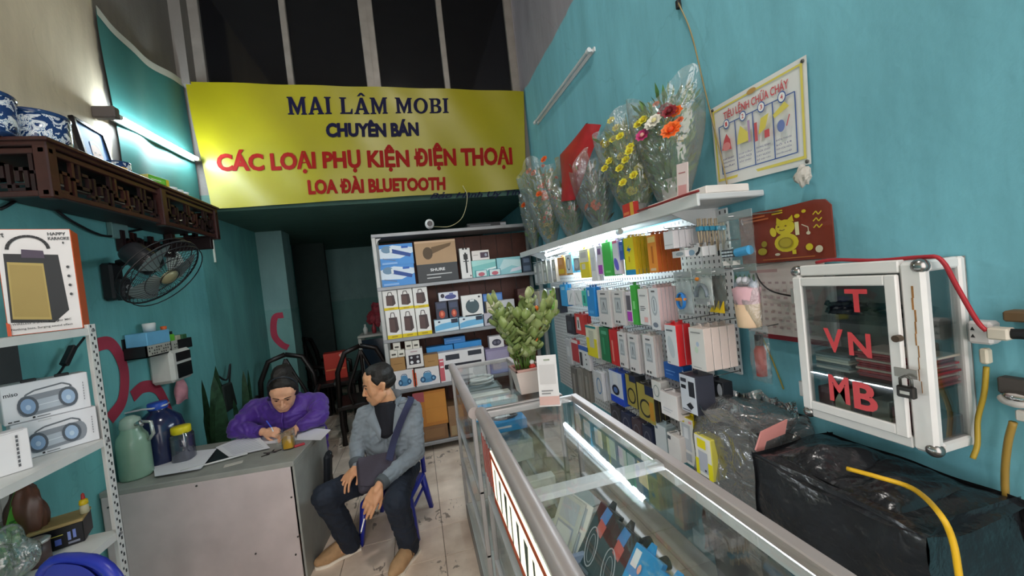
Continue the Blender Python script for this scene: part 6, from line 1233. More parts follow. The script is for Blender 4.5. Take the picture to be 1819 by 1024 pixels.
# red-brown lucky calendar board and the pale calendar sheet below it
A_ = [un(1322, 470, 'x', XR-.02), un(1487, 468, 'x', XR-.02), un(1491, 345, 'x', XR-.02), un(1322, 340, 'x', XR-.02)]
yl, yr = A_[0].y, A_[1].y; zb = A_[0].z; zt = A_[2].z
cal = thing('lucky_calendar', 'dark red calendar board with gold lucky cat hanging on the right wall', 'calendar', (XR-.02, 0, 0))
mb = MB(); pts = [(0, 0), (1, 0), (1.0, .86), (.95, .97), (.86, 1.0), (.5, .985), (.28, 1.0), (0, 1.0)]
Wc = yl-yr; Hc = zt-zb
mb.prism([(a*Wc, b*Hc) for a, b in pts], (-.0, yl, zb), (0, -1, 0), (0, 0, 1), (-1, 0, 0), .006); mb.build('board', M('7a3222', .45, var=.1), cal)
gd, ol = 'c9b62a', 'a8962a'
it = [('ell', .55, .34, .13, .17, 0, gd), ('ell', .55, .62, .105, .14, 0, gd), ('poly', [(.46, .70), (.47, .82), (.53, .74)], gd), ('poly', [(.58, .74), (.64, .82), (.65, .70)], gd), ('ell', .42, .56, .035, .09, .3, gd), ('rect', .66, .45, .70, .68, 'd8cfa0'), ('ell', .55, .34, .08, .10, 0, '8f7a1e'), ('ell', .55, .34, .065, .08, 0, ol),
      ('ell', .28, .22, .055, .07, 0, '9a8f2a'), ('ell', .31, .36, .035, .06, .4, '8a7f26'), ('ell', .79, .22, .035, .06, .2, gd), ('ell', .88, .17, .035, .06, .5, 'c9c2a8'), ('rect', .62, .12, .66, .2, gd), ('ell', .46, .14, .03, .025, 0, 'c9c2a8'), ('ell', .70, .78, .028, .035, 0, gd), ('ell', .77, .84, .022, .028, 0, gd),
      ('line', [(.74, .62), (.80, .56), (.80, .48)], .008, 'c9c2a8'), ('ell', .80, .46, .02, .03, 0, 'c9c2a8'), ('rect', .44, .92, .56, .94, gd), ('rect', .44, .88, .56, .90, gd), ('rect', .08, .88, .36, .91, 'b0603a'), ('rect', .08, .82, .40, .85, 'b0603a'), *[('line', [(.86, .75-.11*k), (.89, .80-.11*k), (.91, .74-.11*k), (.94, .79-.11*k)], .010, gd) for k in range(3)], ('rect', .3, .05, .85, .065, 'b0703a'),
      ('ell', .51, .64, .012, .012, 0, '5a3a1a'), ('ell', .59, .64, .012, .012, 0, '5a3a1a'), ('line', [(.52, .58), (.55, .565), (.58, .58)], .008, '5a3a1a')]
link('calendar_print', print_mesh(norm_items(it, Wc, Hc), lambda u, v, z: (-.006-z, yl-u, zb+v)), cal)
B_ = [un(1340, 590, 'x', XR-.012), un(1420, 600, 'x', XR-.012)]
sh = thing('calendar_sheet', 'pale calendar sheet with red foot hanging below the lucky board', 'calendar', (XR-.012, 0, 0))
y0s, y1s = un(1338, 530, 'x', XR-.012).y, un(1470, 530, 'x', XR-.012).y; zbs = un(1400, 600, 'x', XR-.012).z; zts = zb-.002
MB().box(-.004, 0, y1s, y0s, zbs, zts).build('sheet', M('d2c6c0', .6), sh); MB().box(-.006, -.0045, y1s, y0s, zbs-.012, zbs+.006).build('red_foot', M('7a1f2a', .5), sh)
it = [('rect', .08+.11*i, .12+.1*j, .13+.11*i, .15+.1*j, 'b09a98') for i in range(8) for j in range(7)]+[('rect', .08, .88, .5, .92, 'a88a88'), ('rect', .1, .03, .14, .06, '3a2a2a'), ('rect', .22, .03, .26, .06, '3a2a2a')]
link('date_print', print_mesh(norm_items(it, y0s-y1s, zts-zbs), lambda u, v, z: (-.0042-z, y0s-u, zbs+v)), sh)
# hanging cord over the poster, wall cracks' hook
a = un(1205, 5, 'x', XR-.03); b = un(1292, 335, 'x', XR-.10)
wire('thin tan cord hanging down past the fire poster', [un(1205, 5, 'x', XR-.02), un(1228, 60, 'x', XR-.025), un(1252, 160, 'x', XR-.03), un(1278, 265, 'x', XR-.035), un(1293, 335, 'x', XR-.035)], .0035, '8a7a52', 'hanging_wire', 'wire')
t = thing('ceiling_cable_end', 'short black cable end at the top of the right wall', 'cable', un(1205, 8, 'x', XR-.015)); MB().tube([(0, 0, .3), (0, 0, 0)], .006, 6).build('cable', M('1e1e1e'), t); MB().cbox(-.01, .01, -.01, .01, -.02, .02, .003).build('plug', M('1e1e1e'), t)
wire('thin black wire curving down from the lucky calendar', [un(1338, 472, 'x', XR-.03), un(1350, 500, 'x', XR-.03), un(1372, 518, 'x', XR-.03), un(1410, 527, 'x', XR-.03)], .003, '1e1c1c', 'black_wire', 'wire')
wire('black wire dropping behind the flower cup bag', [un(1338, 520, 'x', XR-.03), un(1345, 550, 'x', XR-.03), un(1346, 590, 'x', XR-.03)], .004, '161616', 'black_wire', 'wire')
wire('thin yellow wire on the wall left of the cabinet', [un(1352, 595, 'x', XR-.006), un(1372, 640, 'x', XR-.006), un(1392, 692, 'x', XR-.006)], .003, 'a8923a', 'yellow_wire', 'wire')
# ------------------------------------------------------------------ medicine-style wall cabinet
KX, KY0, KY1, KZ0, KZ1 = 1.195, .672, 1.012, 1.047, 1.532
kb = thing('wall_cabinet', 'white aluminium wall cabinet with glass door and red letters', 'cabinet', (0, 0, 0))
kw = M('e2dedb', .35, .05, var=.05); chrome = M('9a9896', .25, .9)
r = .028
for y in (KY0+r/2, KY1-r/2):
    for z in (): pass
for y in (KY0, KY1-r):      # uprights, horizontals on the front and back
    MB().cbox(KX, KX+r, y, y+(.052 if y == KY0 else r), KZ0, KZ1, .008).build('frame_post', kw, kb); MB().cbox(XR-.024, XR-.002, y, y+r, KZ0, KZ1, .005).build('frame_post', kw, kb)
for z in (KZ0, KZ1-r):
    MB().cbox(KX+.002, KX+r, KY0+.051, KY1-r+.001, z+.001, z+r+.006, .003).build('frame_rail', kw, kb)
    for y in (KY0+.001, KY1-r-.001): MB().cbox(KX+r-.002, XR-.023, y, y+r, z+.001, z+r, .005).build('frame_rail', kw, kb)
for y in (KY0+.012, KY1-.012):
    for z in (KZ0+.012, KZ1-.012): MB().ell((KX+.012, y, z), (.0185, .0185, .0185), 14, 10).build('corner_cap', chrome, kb)
MB().box(KX+.01, XR-.004, KY0+.006, KY1-.006, KZ0+.004, KZ0+.008).build('bottom_panel', M('b9b6b2', .5), kb); MB().box(KX+.01, XR-.004, KY0+.006, KY1-.006, KZ1-.008, KZ1-.004).build('top_panel', kw, kb)
MB().box(XR-.005, XR-.003, KY0, KY1, KZ0, KZ1).build('back_panel', M('8a8884', .6), kb)
kgl = sheet_glass('cabinet_glass', tint=(.88, .91, .91), gloss=.15, refl=.4)
MB().box(KX+.02, XR-.02, KY0+.010, KY0+.013, KZ0+.02, KZ1-.02).build('side_pane', kgl, kb); MB().box(KX+.02, XR-.02, KY1-.013, KY1-.010, KZ0+.02, KZ1-.02).build('side_pane', kgl, kb)
# rust streak on the near front upright
mb = MB()
for k in range(9):
    z = KZ1-.06-.03*k; mb.box(KX-.0006, KX-.0001, KY0+.022+.002*math.sin(k*2.1), KY0+.0265+.002*math.sin(k*2.1)-.0004*k, z-.03, z)
mb.build('rust_streak', M('a07040', .8, var=.4, scale=60), kb)
# door: framed glass with lock, letters stuck on
D0, D1 = KY0+.050, KY1-.010; DZ0, DZ1 = KZ0+.03, KZ1-.03; fw = .028
door = MB(); door.cbox(KX-.012, KX+.002, D0, D0+fw, DZ0, DZ1, .003); door.cbox(KX-.012, KX+.002, D1-fw, D1, DZ0, DZ1, .003); door.cbox(KX-.0115, KX+.001, D0+fw-.001, D1-fw+.001, DZ0+.0005, DZ0+fw, .003); door.cbox(KX-.0115, KX+.001, D0+fw-.001, D1-fw+.001, DZ1-fw, DZ1-.0005, .003)
dr = door.build('door', kw, kb)
MB().box(KX-.006, KX-.003, D0+fw-.004, D1-fw+.004, DZ0+fw-.004, DZ1-fw+.004).build('pane', kgl, dr)
def let(t, p0, p1, bold=.03):
    """red cut-out letter between two photo points (lower-left, upper-right) on the door glass"""
    vs, fs, x0, x1, y0, y1 = text_geo(t, bold); a = un(*p0, 'x', KX-.007); b = un(*p1, 'x', KX-.007)
    sh_ = (un(p1[0], p0[1], 'x', KX-.007).z-a.z)
    MB().add([(KX-.0075, a.y+(b.y-a.y)*(x-x0)/(x1-x0), a.z+(b.z-a.z)*(y-y0)/(y1-y0)) for x, y in vs], fs).build('red_letter', M('d0454a', .4), dr)
let('T', (1503, 554), (1540, 514)); let('V', (1466, 624), (1497, 586)); let('N', (1509, 631), (1546, 594)); let('M', (1475, 711), (1507, 672)); let('B', (1518, 725), (1557, 686))
p = un(1598, 601, 'x', KX-.012); mb = MB(); mb.cyl((KX-.011, p.y, p.z), (KX-.028, p.y, p.z), .009, n=12); mb.build('knob', M('5a4a3e', .35, .5), dr)
p = un(1607, 663, 'x', KX-.012); MB().cbox(KX-.014, KX-.011, p.y-.028, p.y+.022, p.z-.012, p.z+.012, .001).build('hasp', M('9a958e', .4, .7), dr)
p = un(1612, 690, 'x', KX-.02); lk = thing('padlock', 'dark padlock hanging on the cabinet door hasp', 'padlock', (KX-.024, p.y, p.z-.018))
MB().cbox(-.007, .007, -.019, .019, -.006, .024, .003).build('body', M('2c2926', .35, .5), lk); MB().tube([(0, -.012, .022), (0, -.012, .042), (0, 0, .05), (0, .012, .042), (0, .012, .022)], .0032, 6).build('shackle', M('6a6864', .3, .8), lk); MB().box(-.0078, -.007, -.010, .010, .004, .012).build('name_plate', M('b0aca4', .3, .6), lk)
for z in (KZ0+.09, KZ1-.09): MB().cbox(KX-.013, KX-.003, D1-.004, D1+.008, z-.025, z+.025, .001).build('hinge', M('a9a6a2', .4, .6), kb)
for z in (KZ0+.155, KZ0+.315): MB().box(KX+.012, XR-.006, KY0+.014, KY1-.014, z, z+.004).build('shelf_pane', kgl, kb)
# what is inside: stacks of red phone-card packs, dark cables, pale papers
rnd = random.Random(21); zz = KZ0+.160
for k in range(12):
    c = ('9c2f38', '8a2430', 'b04a4c', 'c8b8a8')[k % 4]
    tag(MB().cbox(-.05, .05, -.085, .085, 0, .006, .001).build('card_pack', M(c, .4), None, (1.275, .775+.006*rnd.uniform(-1, 1), zz), rz=.06*rnd.uniform(-1, 1)), 'thin red card pack in the stack on the middle cabinet shelf', 'pack', 'red card packs in the cabinet'); zz += .0065
zz = KZ0+.160
for k in range(7):
    tag(MB().cbox(-.05, .05, -.05, .05, 0, .007, .001).build('paper_pack', M(('c4c8c0', '8a9a9c', '5a666a', 'd8d4c4')[k % 4], .5), None, (1.275, .93, zz), rz=.05*rnd.uniform(-1, 1)), 'pale paper pack stacked on the middle cabinet shelf', 'pack', 'pale paper packs in the cabinet'); zz += .0075
for k in range(9):
    y = .73+.028*k
    tag(MB().tube([(1.275+.045*math.cos(a*.8), y+.02*math.sin(a*.8+k), KZ0+.323+.008+.003*a) for a in range(14)], .007, 5).build('cable_coil', M(('1e2022', '2c3032', '3a3c3c')[k % 3], .4)), 'dark coiled cable on the upper cabinet shelf', 'cable', 'dark cables in the cabinet')
for k in range(6):
    tag(MB().cbox(-.05, .05, -.022, .022, 0, .07+.01*(k % 3), .002).build('boxed_battery', M(('4a2f36', '6a3a40', '8a8c80', '3a3e48', 'a8a890', '5a3038')[k], .4), None, (1.275, .71+.05*k, KZ0+.009)), ('dark red box at the near end of the cabinet bottom', 'maroon box next to it at the cabinet bottom', 'grey green box at the cabinet bottom', 'slate box at the cabinet bottom', 'olive box at the cabinet bottom', 'plum box at the far end of the cabinet bottom')[k], 'box')
# red cable over the cabinet to the wall socket
wire('thick red cable running over the cabinet to the socket', [un(1450, 467, 'x', 1.25), un(1480, 462, 'x', 1.25), un(1560, 463, 'x', 1.24), un(1640, 457, 'x', 1.22), un(1672, 462, 'x', 1.22), un(1700, 510, 'x', 1.25), un(1735, 570, 'x', 1.28), un(1752, 588, 'x', 1.29)], .0055, 'b02832', 'red_cable', 'cable')
sk = thing('wall_socket', 'white wall socket block beside the cabinet', 'socket', un(1748, 590, 'x', XR-.02))
MB().cbox(-.02, .018, -.022, .022, -.028, .028, .006).build('body', M('d4cdcb', .35), sk)
for z in (-.008, .010): MB().prism([(-.004, -.004), (.004, -.004), (0, .005)], (-.0205, .010, z), (0, 1, 0), (0, 0, 1), (-1, 0, 0), .0006).build('socket_hole', M('2a2422', .5), sk)
p = un(1778, 592, 'x', XR-.05); pl = thing('white_plug', 'cream plug with dark cable pushed into the socket block', 'plug', p); MB().cbox(-.016, .016, -.018, .018, -.015, .013, .004).build('body', M('cfc4b4', .4), pl); MB().tube([(0, -.016, 0), (.01, -.05, 0), (.02, -.10, .01)], .012, 8).build('cable', M('1a1a1c', .5), pl)
p = un(1751, 632, 'x', XR-.03); pl = thing('white_plug', 'cream plug under the socket with a yellow cable', 'plug', p); MB().cbox(-.011, .011, -.008, .008, -.02, .018, .004).build('body', M('cfc4b0', .4), pl)
wire('yellow cable hanging from the socket beside the cabinet', [un(1752, 652, 'x', XR-.03), un(1748, 700, 'x', XR-.03), un(1737, 745, 'x', XR-.03), un(1736, 790, 'x', XR-.04), un(1728, 815, 'x', XR-.05)], .0055, 'b0922c', 'yellow_cable', 'cable')
p = un(1805, 712, 'x', XR-.03); sk = thing('lamp_holder', 'white round holder with metal ring at the right photo edge', 'holder', p)
mb = MB(); mb.ell((0, 0, 0), (.022, .03, .016), 14, 8); mb.build('body', M('cfc8c4', .35), sk); MB().lathe([(.026, 0), (.030, .006), (.026, .012)], n=18, c=(0, -.01, .006)).build('metal_ring', M('b4b2b0', .2, .9), sk); MB().cbox(-.01, .01, -.03, 0, -.045, -.02, .003).build('clip', M('cfc8c0', .4), sk); MB().cbox(.0, .03, -.03, .03, .01, .05, .004).build('mount', M('4a4440', .6), sk)
wire('tan twisted cable running down at the right photo edge', [un(1800, 750, 'x', XR-.03), un(1790, 790, 'x', XR-.03), un(1785, 850, 'x', XR-.03), un(1790, 940, 'x', XR-.03), un(1800, 1030, 'x', XR-.03)], .007, '9a7a34', 'tan_cable', 'cable')
tag(MB().cbox(XR-.04, XR, .47, .60, 1.375, 1.40, .004).build('wooden_batten', M('6a5236', .7, var=.25)), 'brown wooden batten on the wall above the socket', 'batten')
# ------------------------------------------------------------------ black-wrapped loudspeaker box and clear-wrapped bin
bw = M('1c1d20', .26, var=.2, scale=12, bump=1.0, bscale=22, spec=.6)
def wrapped(x0, x1, y0, y1, z0, z1, seed, amp=.010, n=18, sag=0.0):
    """a box under a loose sheet: subdivided, wavy sides"""
    rnd = random.Random(seed); ks = [(Vector((rnd.uniform(-1, 1), rnd.uniform(-1, 1), rnd.uniform(-1, 1)))*rnd.uniform(8, 40), rnd.uniform(0, 6)) for _ in range(12)]
    c = Vector(((x0+x1)/2, (y0+y1)/2, (z0+z1)/2)); mb = MB()
    def disp(p, nrm):
        k = amp*sum(math.sin(q.dot(p)+f) for q, f in ks)/3; return p+nrm*k
    def face(o, u, v, nrm, round_=True):
        o, u, v, nrm = map(Vector, (o, u, v, nrm))
        def f(a, b):
            p = o+u*a+v*b; d = (p-c); e = 0
            q = disp(p, nrm)
            for ax in range(3): pass
            ea = min(a, 1-a); eb = min(b, 1-b); m = min(ea, eb); q -= nrm*(.012*max(0, 1-m*8)); 
            return q
        mb.grid(f, n, n)
    X = Vector((x1-x0, 0, 0)); Y = Vector((0, y1-y0, 0)); Z = Vector((0, 0, z1-z0))
    face((x0, y1, z0), -Y, Z, (-1, 0, 0)); face((x0, y0, z0), X, Z, (0, -1, 0)); face((x1, y0, z0), Y, Z, (1, 0, 0)); face((x1, y1, z0), -X, Z, (0, 1, 0)); face((x0, y0, z1), X, Y, (0, 0, 1))
    return mb
sx = thing('wrapped_loudspeaker', 'big loudspeaker box wrapped in black plastic sheet under the cabinet', 'box', (0, 0, 0))
wrapped(.985, 1.325, .585, 1.035, .0, .957, 3, .009, 40).build('black_sheet', bw, sx)
# loose tucked flaps on top
def flap(x0, x1, y0, y1, z, seed, h=.05):
    rnd = random.Random(seed); ph = [rnd.uniform(0, 6) for _ in range(4)]
    return MB().grid(lambda u, v: Vector((x0+(x1-x0)*u, y0+(y1-y0)*v, z-.002+(math.sin(PI*u)*math.sin(PI*v))**.5*(h*.45+h*.5*abs(math.sin(2.6*v+ph[0]+2*u))**3+.010*math.sin(9*u+ph[1])*math.sin(7*v+ph[2])+.007*abs(math.sin(13*v+ph[3]+9*u))))), 24, 24)
flap(1.03, 1.30, .66, .83, .952, 5, .045).build('sheet_fold', bw, sx); flap(1.03, 1.30, .80, 1.00, .952, 9, .05).build('sheet_fold', bw, sx)
wire('bright yellow cable draped over the black wrapped box', [un(1505, 833, 'z', 1.0), un(1560, 848, 'z', 1.005), un(1620, 868, 'z', 1.0), un(1665, 908, 'x', .97), un(1692, 960, 'x', .97), un(1706, 1040, 'x', .97)], .006, 'd9a81e', 'yellow_cable', 'cable')
tag(MB().prism([(0, 0), (.03, .055), (.14, .075), (.125, .03), (.045, .02), (.022, -.03)], (1.03, 1.052, .945), (1, 0, 0), (0, 0, 1), (0, 1, 0), .006).build('pink_card', M('d08a84', .6)), 'pink cardboard flap between the two wrapped boxes', 'card')
bn = thing('wrapped_bin', 'grey bin wrapped in clear crinkled plastic beside the hanging goods', 'bin', (0, 0, 0))
wrapped(1.10, 1.325, 1.13, 1.40, 0, .90, 6, .006, 10).build('bin_body', M('4a4c4c', .5, var=.2, scale=7), bn)
cl = sheet_glass('crinkled_sheet', tint=(.9, .91, .92), haze=.34, bump=1.0, bscale=11, gloss=.7, rough=.14, refl=.8, hazecol=(.62, .60, .60), dist=.04)
wrapped(1.075, 1.335, 1.105, 1.425, .35, .985, 12, .016, 22).build('clear_sheet', cl, bn)
mb = MB(); mb.grid(lambda u, v: Vector((1.20+(.125+.03*v)*math.cos(2*PI*u)*(1+.1*math.sin(7*2*PI*u)), 1.262+(.15+.03*v)*math.sin(2*PI*u)*(1+.1*math.cos(5*2*PI*u)), .96+.055*v+.014*math.sin(6*2*PI*u))), 40, 5, close=True); mb.build('gathered_rim', cl, bn)
# ================================================================== people
def hull(mb, balls, n=10, m=7):
    bm = bmesh.new(); vs = []
    for c, r in balls:
        r = (r, r, r) if isinstance(r, (int, float)) else r; c = Vector(c)
        for i in range(m+1):
            a = PI*i/m
            for k in range(n if 0 < i < m else 1):
                t = 2*PI*k/n; vs.append(bm.verts.new(c+Vector((r[0]*math.sin(a)*math.cos(t), r[1]*math.sin(a)*math.sin(t), -r[2]*math.cos(a)))))
    bmesh.ops.convex_hull(bm, input=vs); bm.verts.index_update()
    idx = {}; out = []; fs = []
    for f in bm.faces:
        q = []
        for v in f.verts:
            if v.index not in idx: idx[v.index] = len(out); out.append(v.co.copy())
            q.append(idx[v.index])
        fs.append(q)
    bm.free(); mb.add(out, fs); return mb
def chain(mb, pr):
    for a, b in zip(pr[:-1], pr[1:]): hull(mb, [a, b])
    return mb
def fuse(mb, name, mats, voxel=.005, it=4, parent=None, folds=None):
    """one continuous skin grown over overlapping volumes"""
    me = mb.mesh('tmp', M('888888')); o = bpy.data.objects.new('tmp', me); COL.objects.link(o)
    r = o.modifiers.new('r', 'REMESH'); r.mode = 'VOXEL'; r.voxel_size = voxel
    s = o.modifiers.new('s', 'SMOOTH'); s.factor = .5; s.iterations = it
    dg = bpy.context.evaluated_depsgraph_get(); dg.update()
    out = bpy.data.meshes.new_from_object(o.evaluated_get(dg)); out.name = name
    bpy.data.objects.remove(o); bpy.data.meshes.remove(me)
    out.materials.clear()
    for m in (mats if isinstance(mats, (list, tuple)) else [mats]): out.materials.append(m)
    if folds:
        import mathutils.noise as mn
        co = [v.co.copy() for v in out.vertices]; no = [v.normal.copy() for v in out.vertices]
        for v, c, nn in zip(out.vertices, co, no):
            q = Vector((c.x*folds[1], c.y*folds[1], c.z*folds[1]*folds[2]))
            w_ = mn.noise(q+Vector((mn.noise(q*.6), mn.noise(q*.6+Vector((5, 2, 1))), 0))*.9); v.co = c+nn*(folds[0]*(abs(w_)*2-.5))
    out.polygons.foreach_set('use_smooth', [True]*len(out.polygons)); out.update()
    return link(name, out, parent)
def skin_mat(h):
    m = M(h, .5, var=.07, scale=18, bump=.03, bscale=150, spec=.4); b = m.node_tree.nodes['Principled BSDF']; b.inputs['Subsurface Weight'].default_value = .15; b.inputs['Subsurface Radius'].default_value = (.6, .25, .12); b.inputs['Subsurface Scale'].default_value = .01; return m
def head_vol(mb, T, s=1.0, female=False):
    """skull, jaw, cheeks, brow, nose, lips, ears in head space (face towards -y), moved by T"""
    def P(c, r): return (T @ (Vector(c)*s), r*s if isinstance(r, (int, float)) else max(r)*s)
    def H(*b): hull(mb, [P(c, r) for c, r in b])
    H(((0, .022, .040), .078), ((0, -.012, .046), .070), ((.012, .0, .03), .070), ((-.012, .0, .03), .070))
    H(((.028, -.038, -.02), .040), ((-.028, -.038, -.02), .040), ((.022, -.030, .045), .048), ((-.022, -.030, .045), .048))
    H(((.026, -.044, -.045), .030), ((-.026, -.044, -.045), .030), ((.012, -.060, -.088), .023), ((-.012, -.060, -.088), .023), ((.048, .0, -.05), .025), ((-.048, .0, -.05), .025), ((.036, -.030, -.072), .026), ((-.036, -.030, -.072), .026))
    H(((.041, -.050, -.020), .022), ((.036, -.050, -.038), .022)); H(((-.041, -.050, -.020), .022), ((-.036, -.050, -.038), .022)); H(((.014, -.066, -.058), .021), ((-.014, -.066, -.058), .021), ((0, -.070, -.045), .018), ((0, -.064, -.080), .020))
    H(((.034, -.072, .027), .010), ((-.034, -.072, .027), .010), ((0, -.078, .030), .010))
    H(((0, -.080, .015), .007), ((0, -.099, -.026), .0105)); H(((.012, -.090, -.030), .0075), ((-.012, -.090, -.030), .0075), ((0, -.096, -.028), .009))
    H(((.016, -.082, -.056), .006), ((-.016, -.082, -.056), .006), ((0, -.089, -.054), .0065)); H(((.013, -.082, -.066), .006), ((-.013, -.082, -.066), .006), ((0, -.087, -.067), .007))
    for e in (1, -1): H(((e*.074, .012, .022), .011), ((e*.078, .020, .010), .012), ((e*.073, .010, -.022), .008))
def face_details(o, T, s, brow, lip, white='cfc4bc', ew=1.0):
    def tr(mb): return mb
    R = T.to_3x3()
    for e in (1, -1):
        mb = MB(); mb.ell(T @ (Vector((e*.031, -.073, .010))*s), (.0125*s, .007*s, .0060*s*ew), 10, 6, mtx=R); mb.mat(1); mb.ell(T @ (Vector((e*.031, -.0785, .010))*s), (.0055*s, .004*s, .0050*s*ew), 8, 5, mtx=R); mb.build('eye', [M(white, .3), M('1d1411', .2)], o)
        MB().tube([T @ (Vector(q)*s) for q in ((e*.014, -.0845, .030), (e*.032, -.083, .036), (e*.052, -.070, .030))], [.0032*s, .0034*s, .002*s], 5).build('eyebrow', M(brow, .8), o)
        MB().tube([T @ (Vector(q)*s) for q in ((e*.018, -.080, .013), (e*.031, -.0815, .0185), (e*.045, -.074, .012))], .0016*s, 4).build('eyelid', M('4a3026', .7), o)
    MB().tube([T @ (Vector(q)*s) for q in ((-.020, -.080, -.061), (-.007, -.0905, -.060), (.007, -.0905, -.060), (.020, -.080, -.061))], [.0014*s, .0022*s, .0022*s, .0014*s], 5).build('lips', M(lip, .5), o)
def finger(mb, pts, r0=.0088, r1=.0068):
    n = len(pts); chain(mb, [(p, r0+(r1-r0)*i/(n-1)) for i, p in enumerate(pts)])
def frame(fwd, up):
    f = Vector(fwd).normalized(); u = Vector(up); u = (u-f*u.dot(f)).normalized(); s = f.cross(u); return f, u, s
def hand(mb, wrist, fwd, up, side, curls, spread=.16, s=1.0, thumb_curl=.5, thumb_out=.9):
    """palm with five separate bent fingers; fwd = along the fingers, up = back of the hand, side=+1 thumb towards +s"""
    f, u, sd = frame(fwd, up); sd = sd*side; W_ = Vector(wrist)
    hull(mb, [(W_, .021*s), (W_+f*.03*s, .024*s)])
    hull(mb, [(W_+f*.03*s+sd*.022*s, .0145*s), (W_+f*.03*s-sd*.020*s, .0135*s), (W_+f*.085*s+sd*.028*s, .0115*s), (W_+f*.078*s-sd*.030*s, .0105*s), (W_+f*.05*s, .016*s)])
    for k, (o, l) in enumerate(((.030, .068), (.010, .076), (-.010, .070), (-.029, .056))):
        c = curls[k]; d = (f+sd*spread*(1-k*.66)).normalized(); p = W_+f*(.084-.004*abs(k-1))*s+sd*o*s; pts = [p-f*.012*s, p]; a = 0
        for j, seg in enumerate((.45, .32, .25)):
            a += c*(.55, .75, .5)[j]; v = d*math.cos(a)-u*math.sin(a); p = p+v*(l*seg*s); pts.append(p)
        finger(mb, pts, .0094*s, .0072*s)
    p = W_+f*.028*s+sd*.028*s; d = (f*.75+sd*thumb_out-u*thumb_curl*.5).normalized(); pts = [p-f*.012*s-sd*.008*s, p]
    for j, seg in enumerate((.034, .028, .022)):
        v = (d+(f*.5-sd*.5*thumb_curl-u*.25*thumb_curl)*j*.6).normalized(); p = p+v*seg*s; pts.append(p)
    finger(mb, pts, .0112*s, .0078*s); return mb
def rotm(yaw, pitch, roll, loc): return Matrix.Translation(Vector(loc)) @ Matrix.Rotation(yaw, 4, 'Z') @ Matrix.Rotation(pitch, 4, 'X') @ Matrix.Rotation(roll, 4, 'Y')
# ---------------------------------------------------------------- seated man
sk1 = skin_mat('d09a74'); hair_m = M('17130f', .55, var=.3, scale=60, bump=.3, bscale=220)
V = Vector
hipR, hipL = V((-.375, 2.80, .37)), V((-.195, 2.78, .37)); kneeR, kneeL = V((-.632, 2.43, .47)), V((-.235, 2.27, .43))
ankR, ankL = V((-.565, 2.60, .11)), V((-.205, 2.42, .105))
shR, shL = V((-.405, 2.70, .815)), V((-.105, 2.70, .795)); elR, elL = V((-.470, 2.68, .63)), V((-.105, 2.60, .545)); wrR, wrL = V((-.462, 2.53, .560)), V((-.320, 2.345, .505))
TH = rotm(math.radians(-76), math.radians(12), 0, (-.292, 2.64, 1.012))   # face turned to his right, towards the woman
mb = MB()
head_vol(mb, TH, 1.05)
hull(mb, [(V((-.272, 2.665, .93)), .063), (V((-.262, 2.70, .85)), .070)])
hull(mb, [(V((-.262, 2.70, .84)), (.10, .07, .05)), (V((-.26, 2.74, .70)), (.125, .085, .09)), (V((-.275, 2.79, .42)), (.125, .09, .08))])
for sh, el, wr in ((shR, elR, wrR), (shL, elL, wrL)): chain(mb, [(sh, .048), (el, .037), (wr, .025)])
for h, k, a in ((hipR, kneeR, ankR), (hipL, kneeL, ankL)): chain(mb, [(h, .075), (k, .052), (a, .036)])
for a, d in ((ankR, V((-.93, -.36, 0))), (ankL, V((-.55, -.83, 0)))): hull(mb, [(a-V((0, 0, .05)), .035), (a+d*.14-V((0, 0, .075)), .022)])
hand(mb, wrR, (-.55, -.62, -.40), (-.25, -.35, .9), -1, (.45, .55, .6, .55), .28, 1.0)
hand(mb, wrL, (-.62, -.30, -.88), (-.25, -.90, .35), -1, (.15, .22, .32, .42), .03, 1.12, .8, .35)
man = fuse(mb, 'person', sk1, .0048, 3); tag(man, 'seated man in grey jacket and dark jeans looking aside, cigarette in hand', 'person')
face_details(man, TH, 1.05, '1d1712', 'a8705c')
# hair: short, thinning on top
mb = MB()
def HP(c, r): return (TH @ (V(c)*1.05), r*1.05)
hull(mb, [HP((0, .034, .052), .076), HP((0, .0, .066), .064), HP((.02, .02, .05), .070), HP((-.02, .02, .05), .070)])
hull(mb, [HP((0, .055, .01), .056), HP((.045, .035, .01), .036), HP((-.045, .035, .01), .036), HP((.05, .02, .04), .034), HP((-.05, .02, .04), .034)])
for e in (1, -1): hull(mb, [HP((e*.066, -.012, .022), .014), HP((e*.062, -.02, .055), .020), HP((e*.060, .02, .04), .024)])
hull(mb, [HP((.03, -.030, .092), .022), HP((-.03, -.030, .092), .022), HP((0, -.005, .095), .03)])
fuse(mb, 'hair', hair_m, .004, 5, man, (.0012, 120, 1))
# black sweater showing in the jacket opening, grey jacket with collar, cuffs
mb = MB(); hull(mb, [(V((-.275, 2.655, .885)), (.066, .058, .022)), (V((-.262, 2.69, .83)), (.10, .075, .05)), (V((-.275, 2.665, .70)), (.085, .075, .05))]); fuse(mb, 'sweater', M('16171f', .85, var=.1, bump=.15, bscale=120), .006, 4, man)
jk = M('7d868e', .85, var=.10, scale=14, bump=.22, bscale=45, sheen=.2); jk_d = M('4d5357', .85, var=.1, bump=.2, bscale=60)
mb = MB()
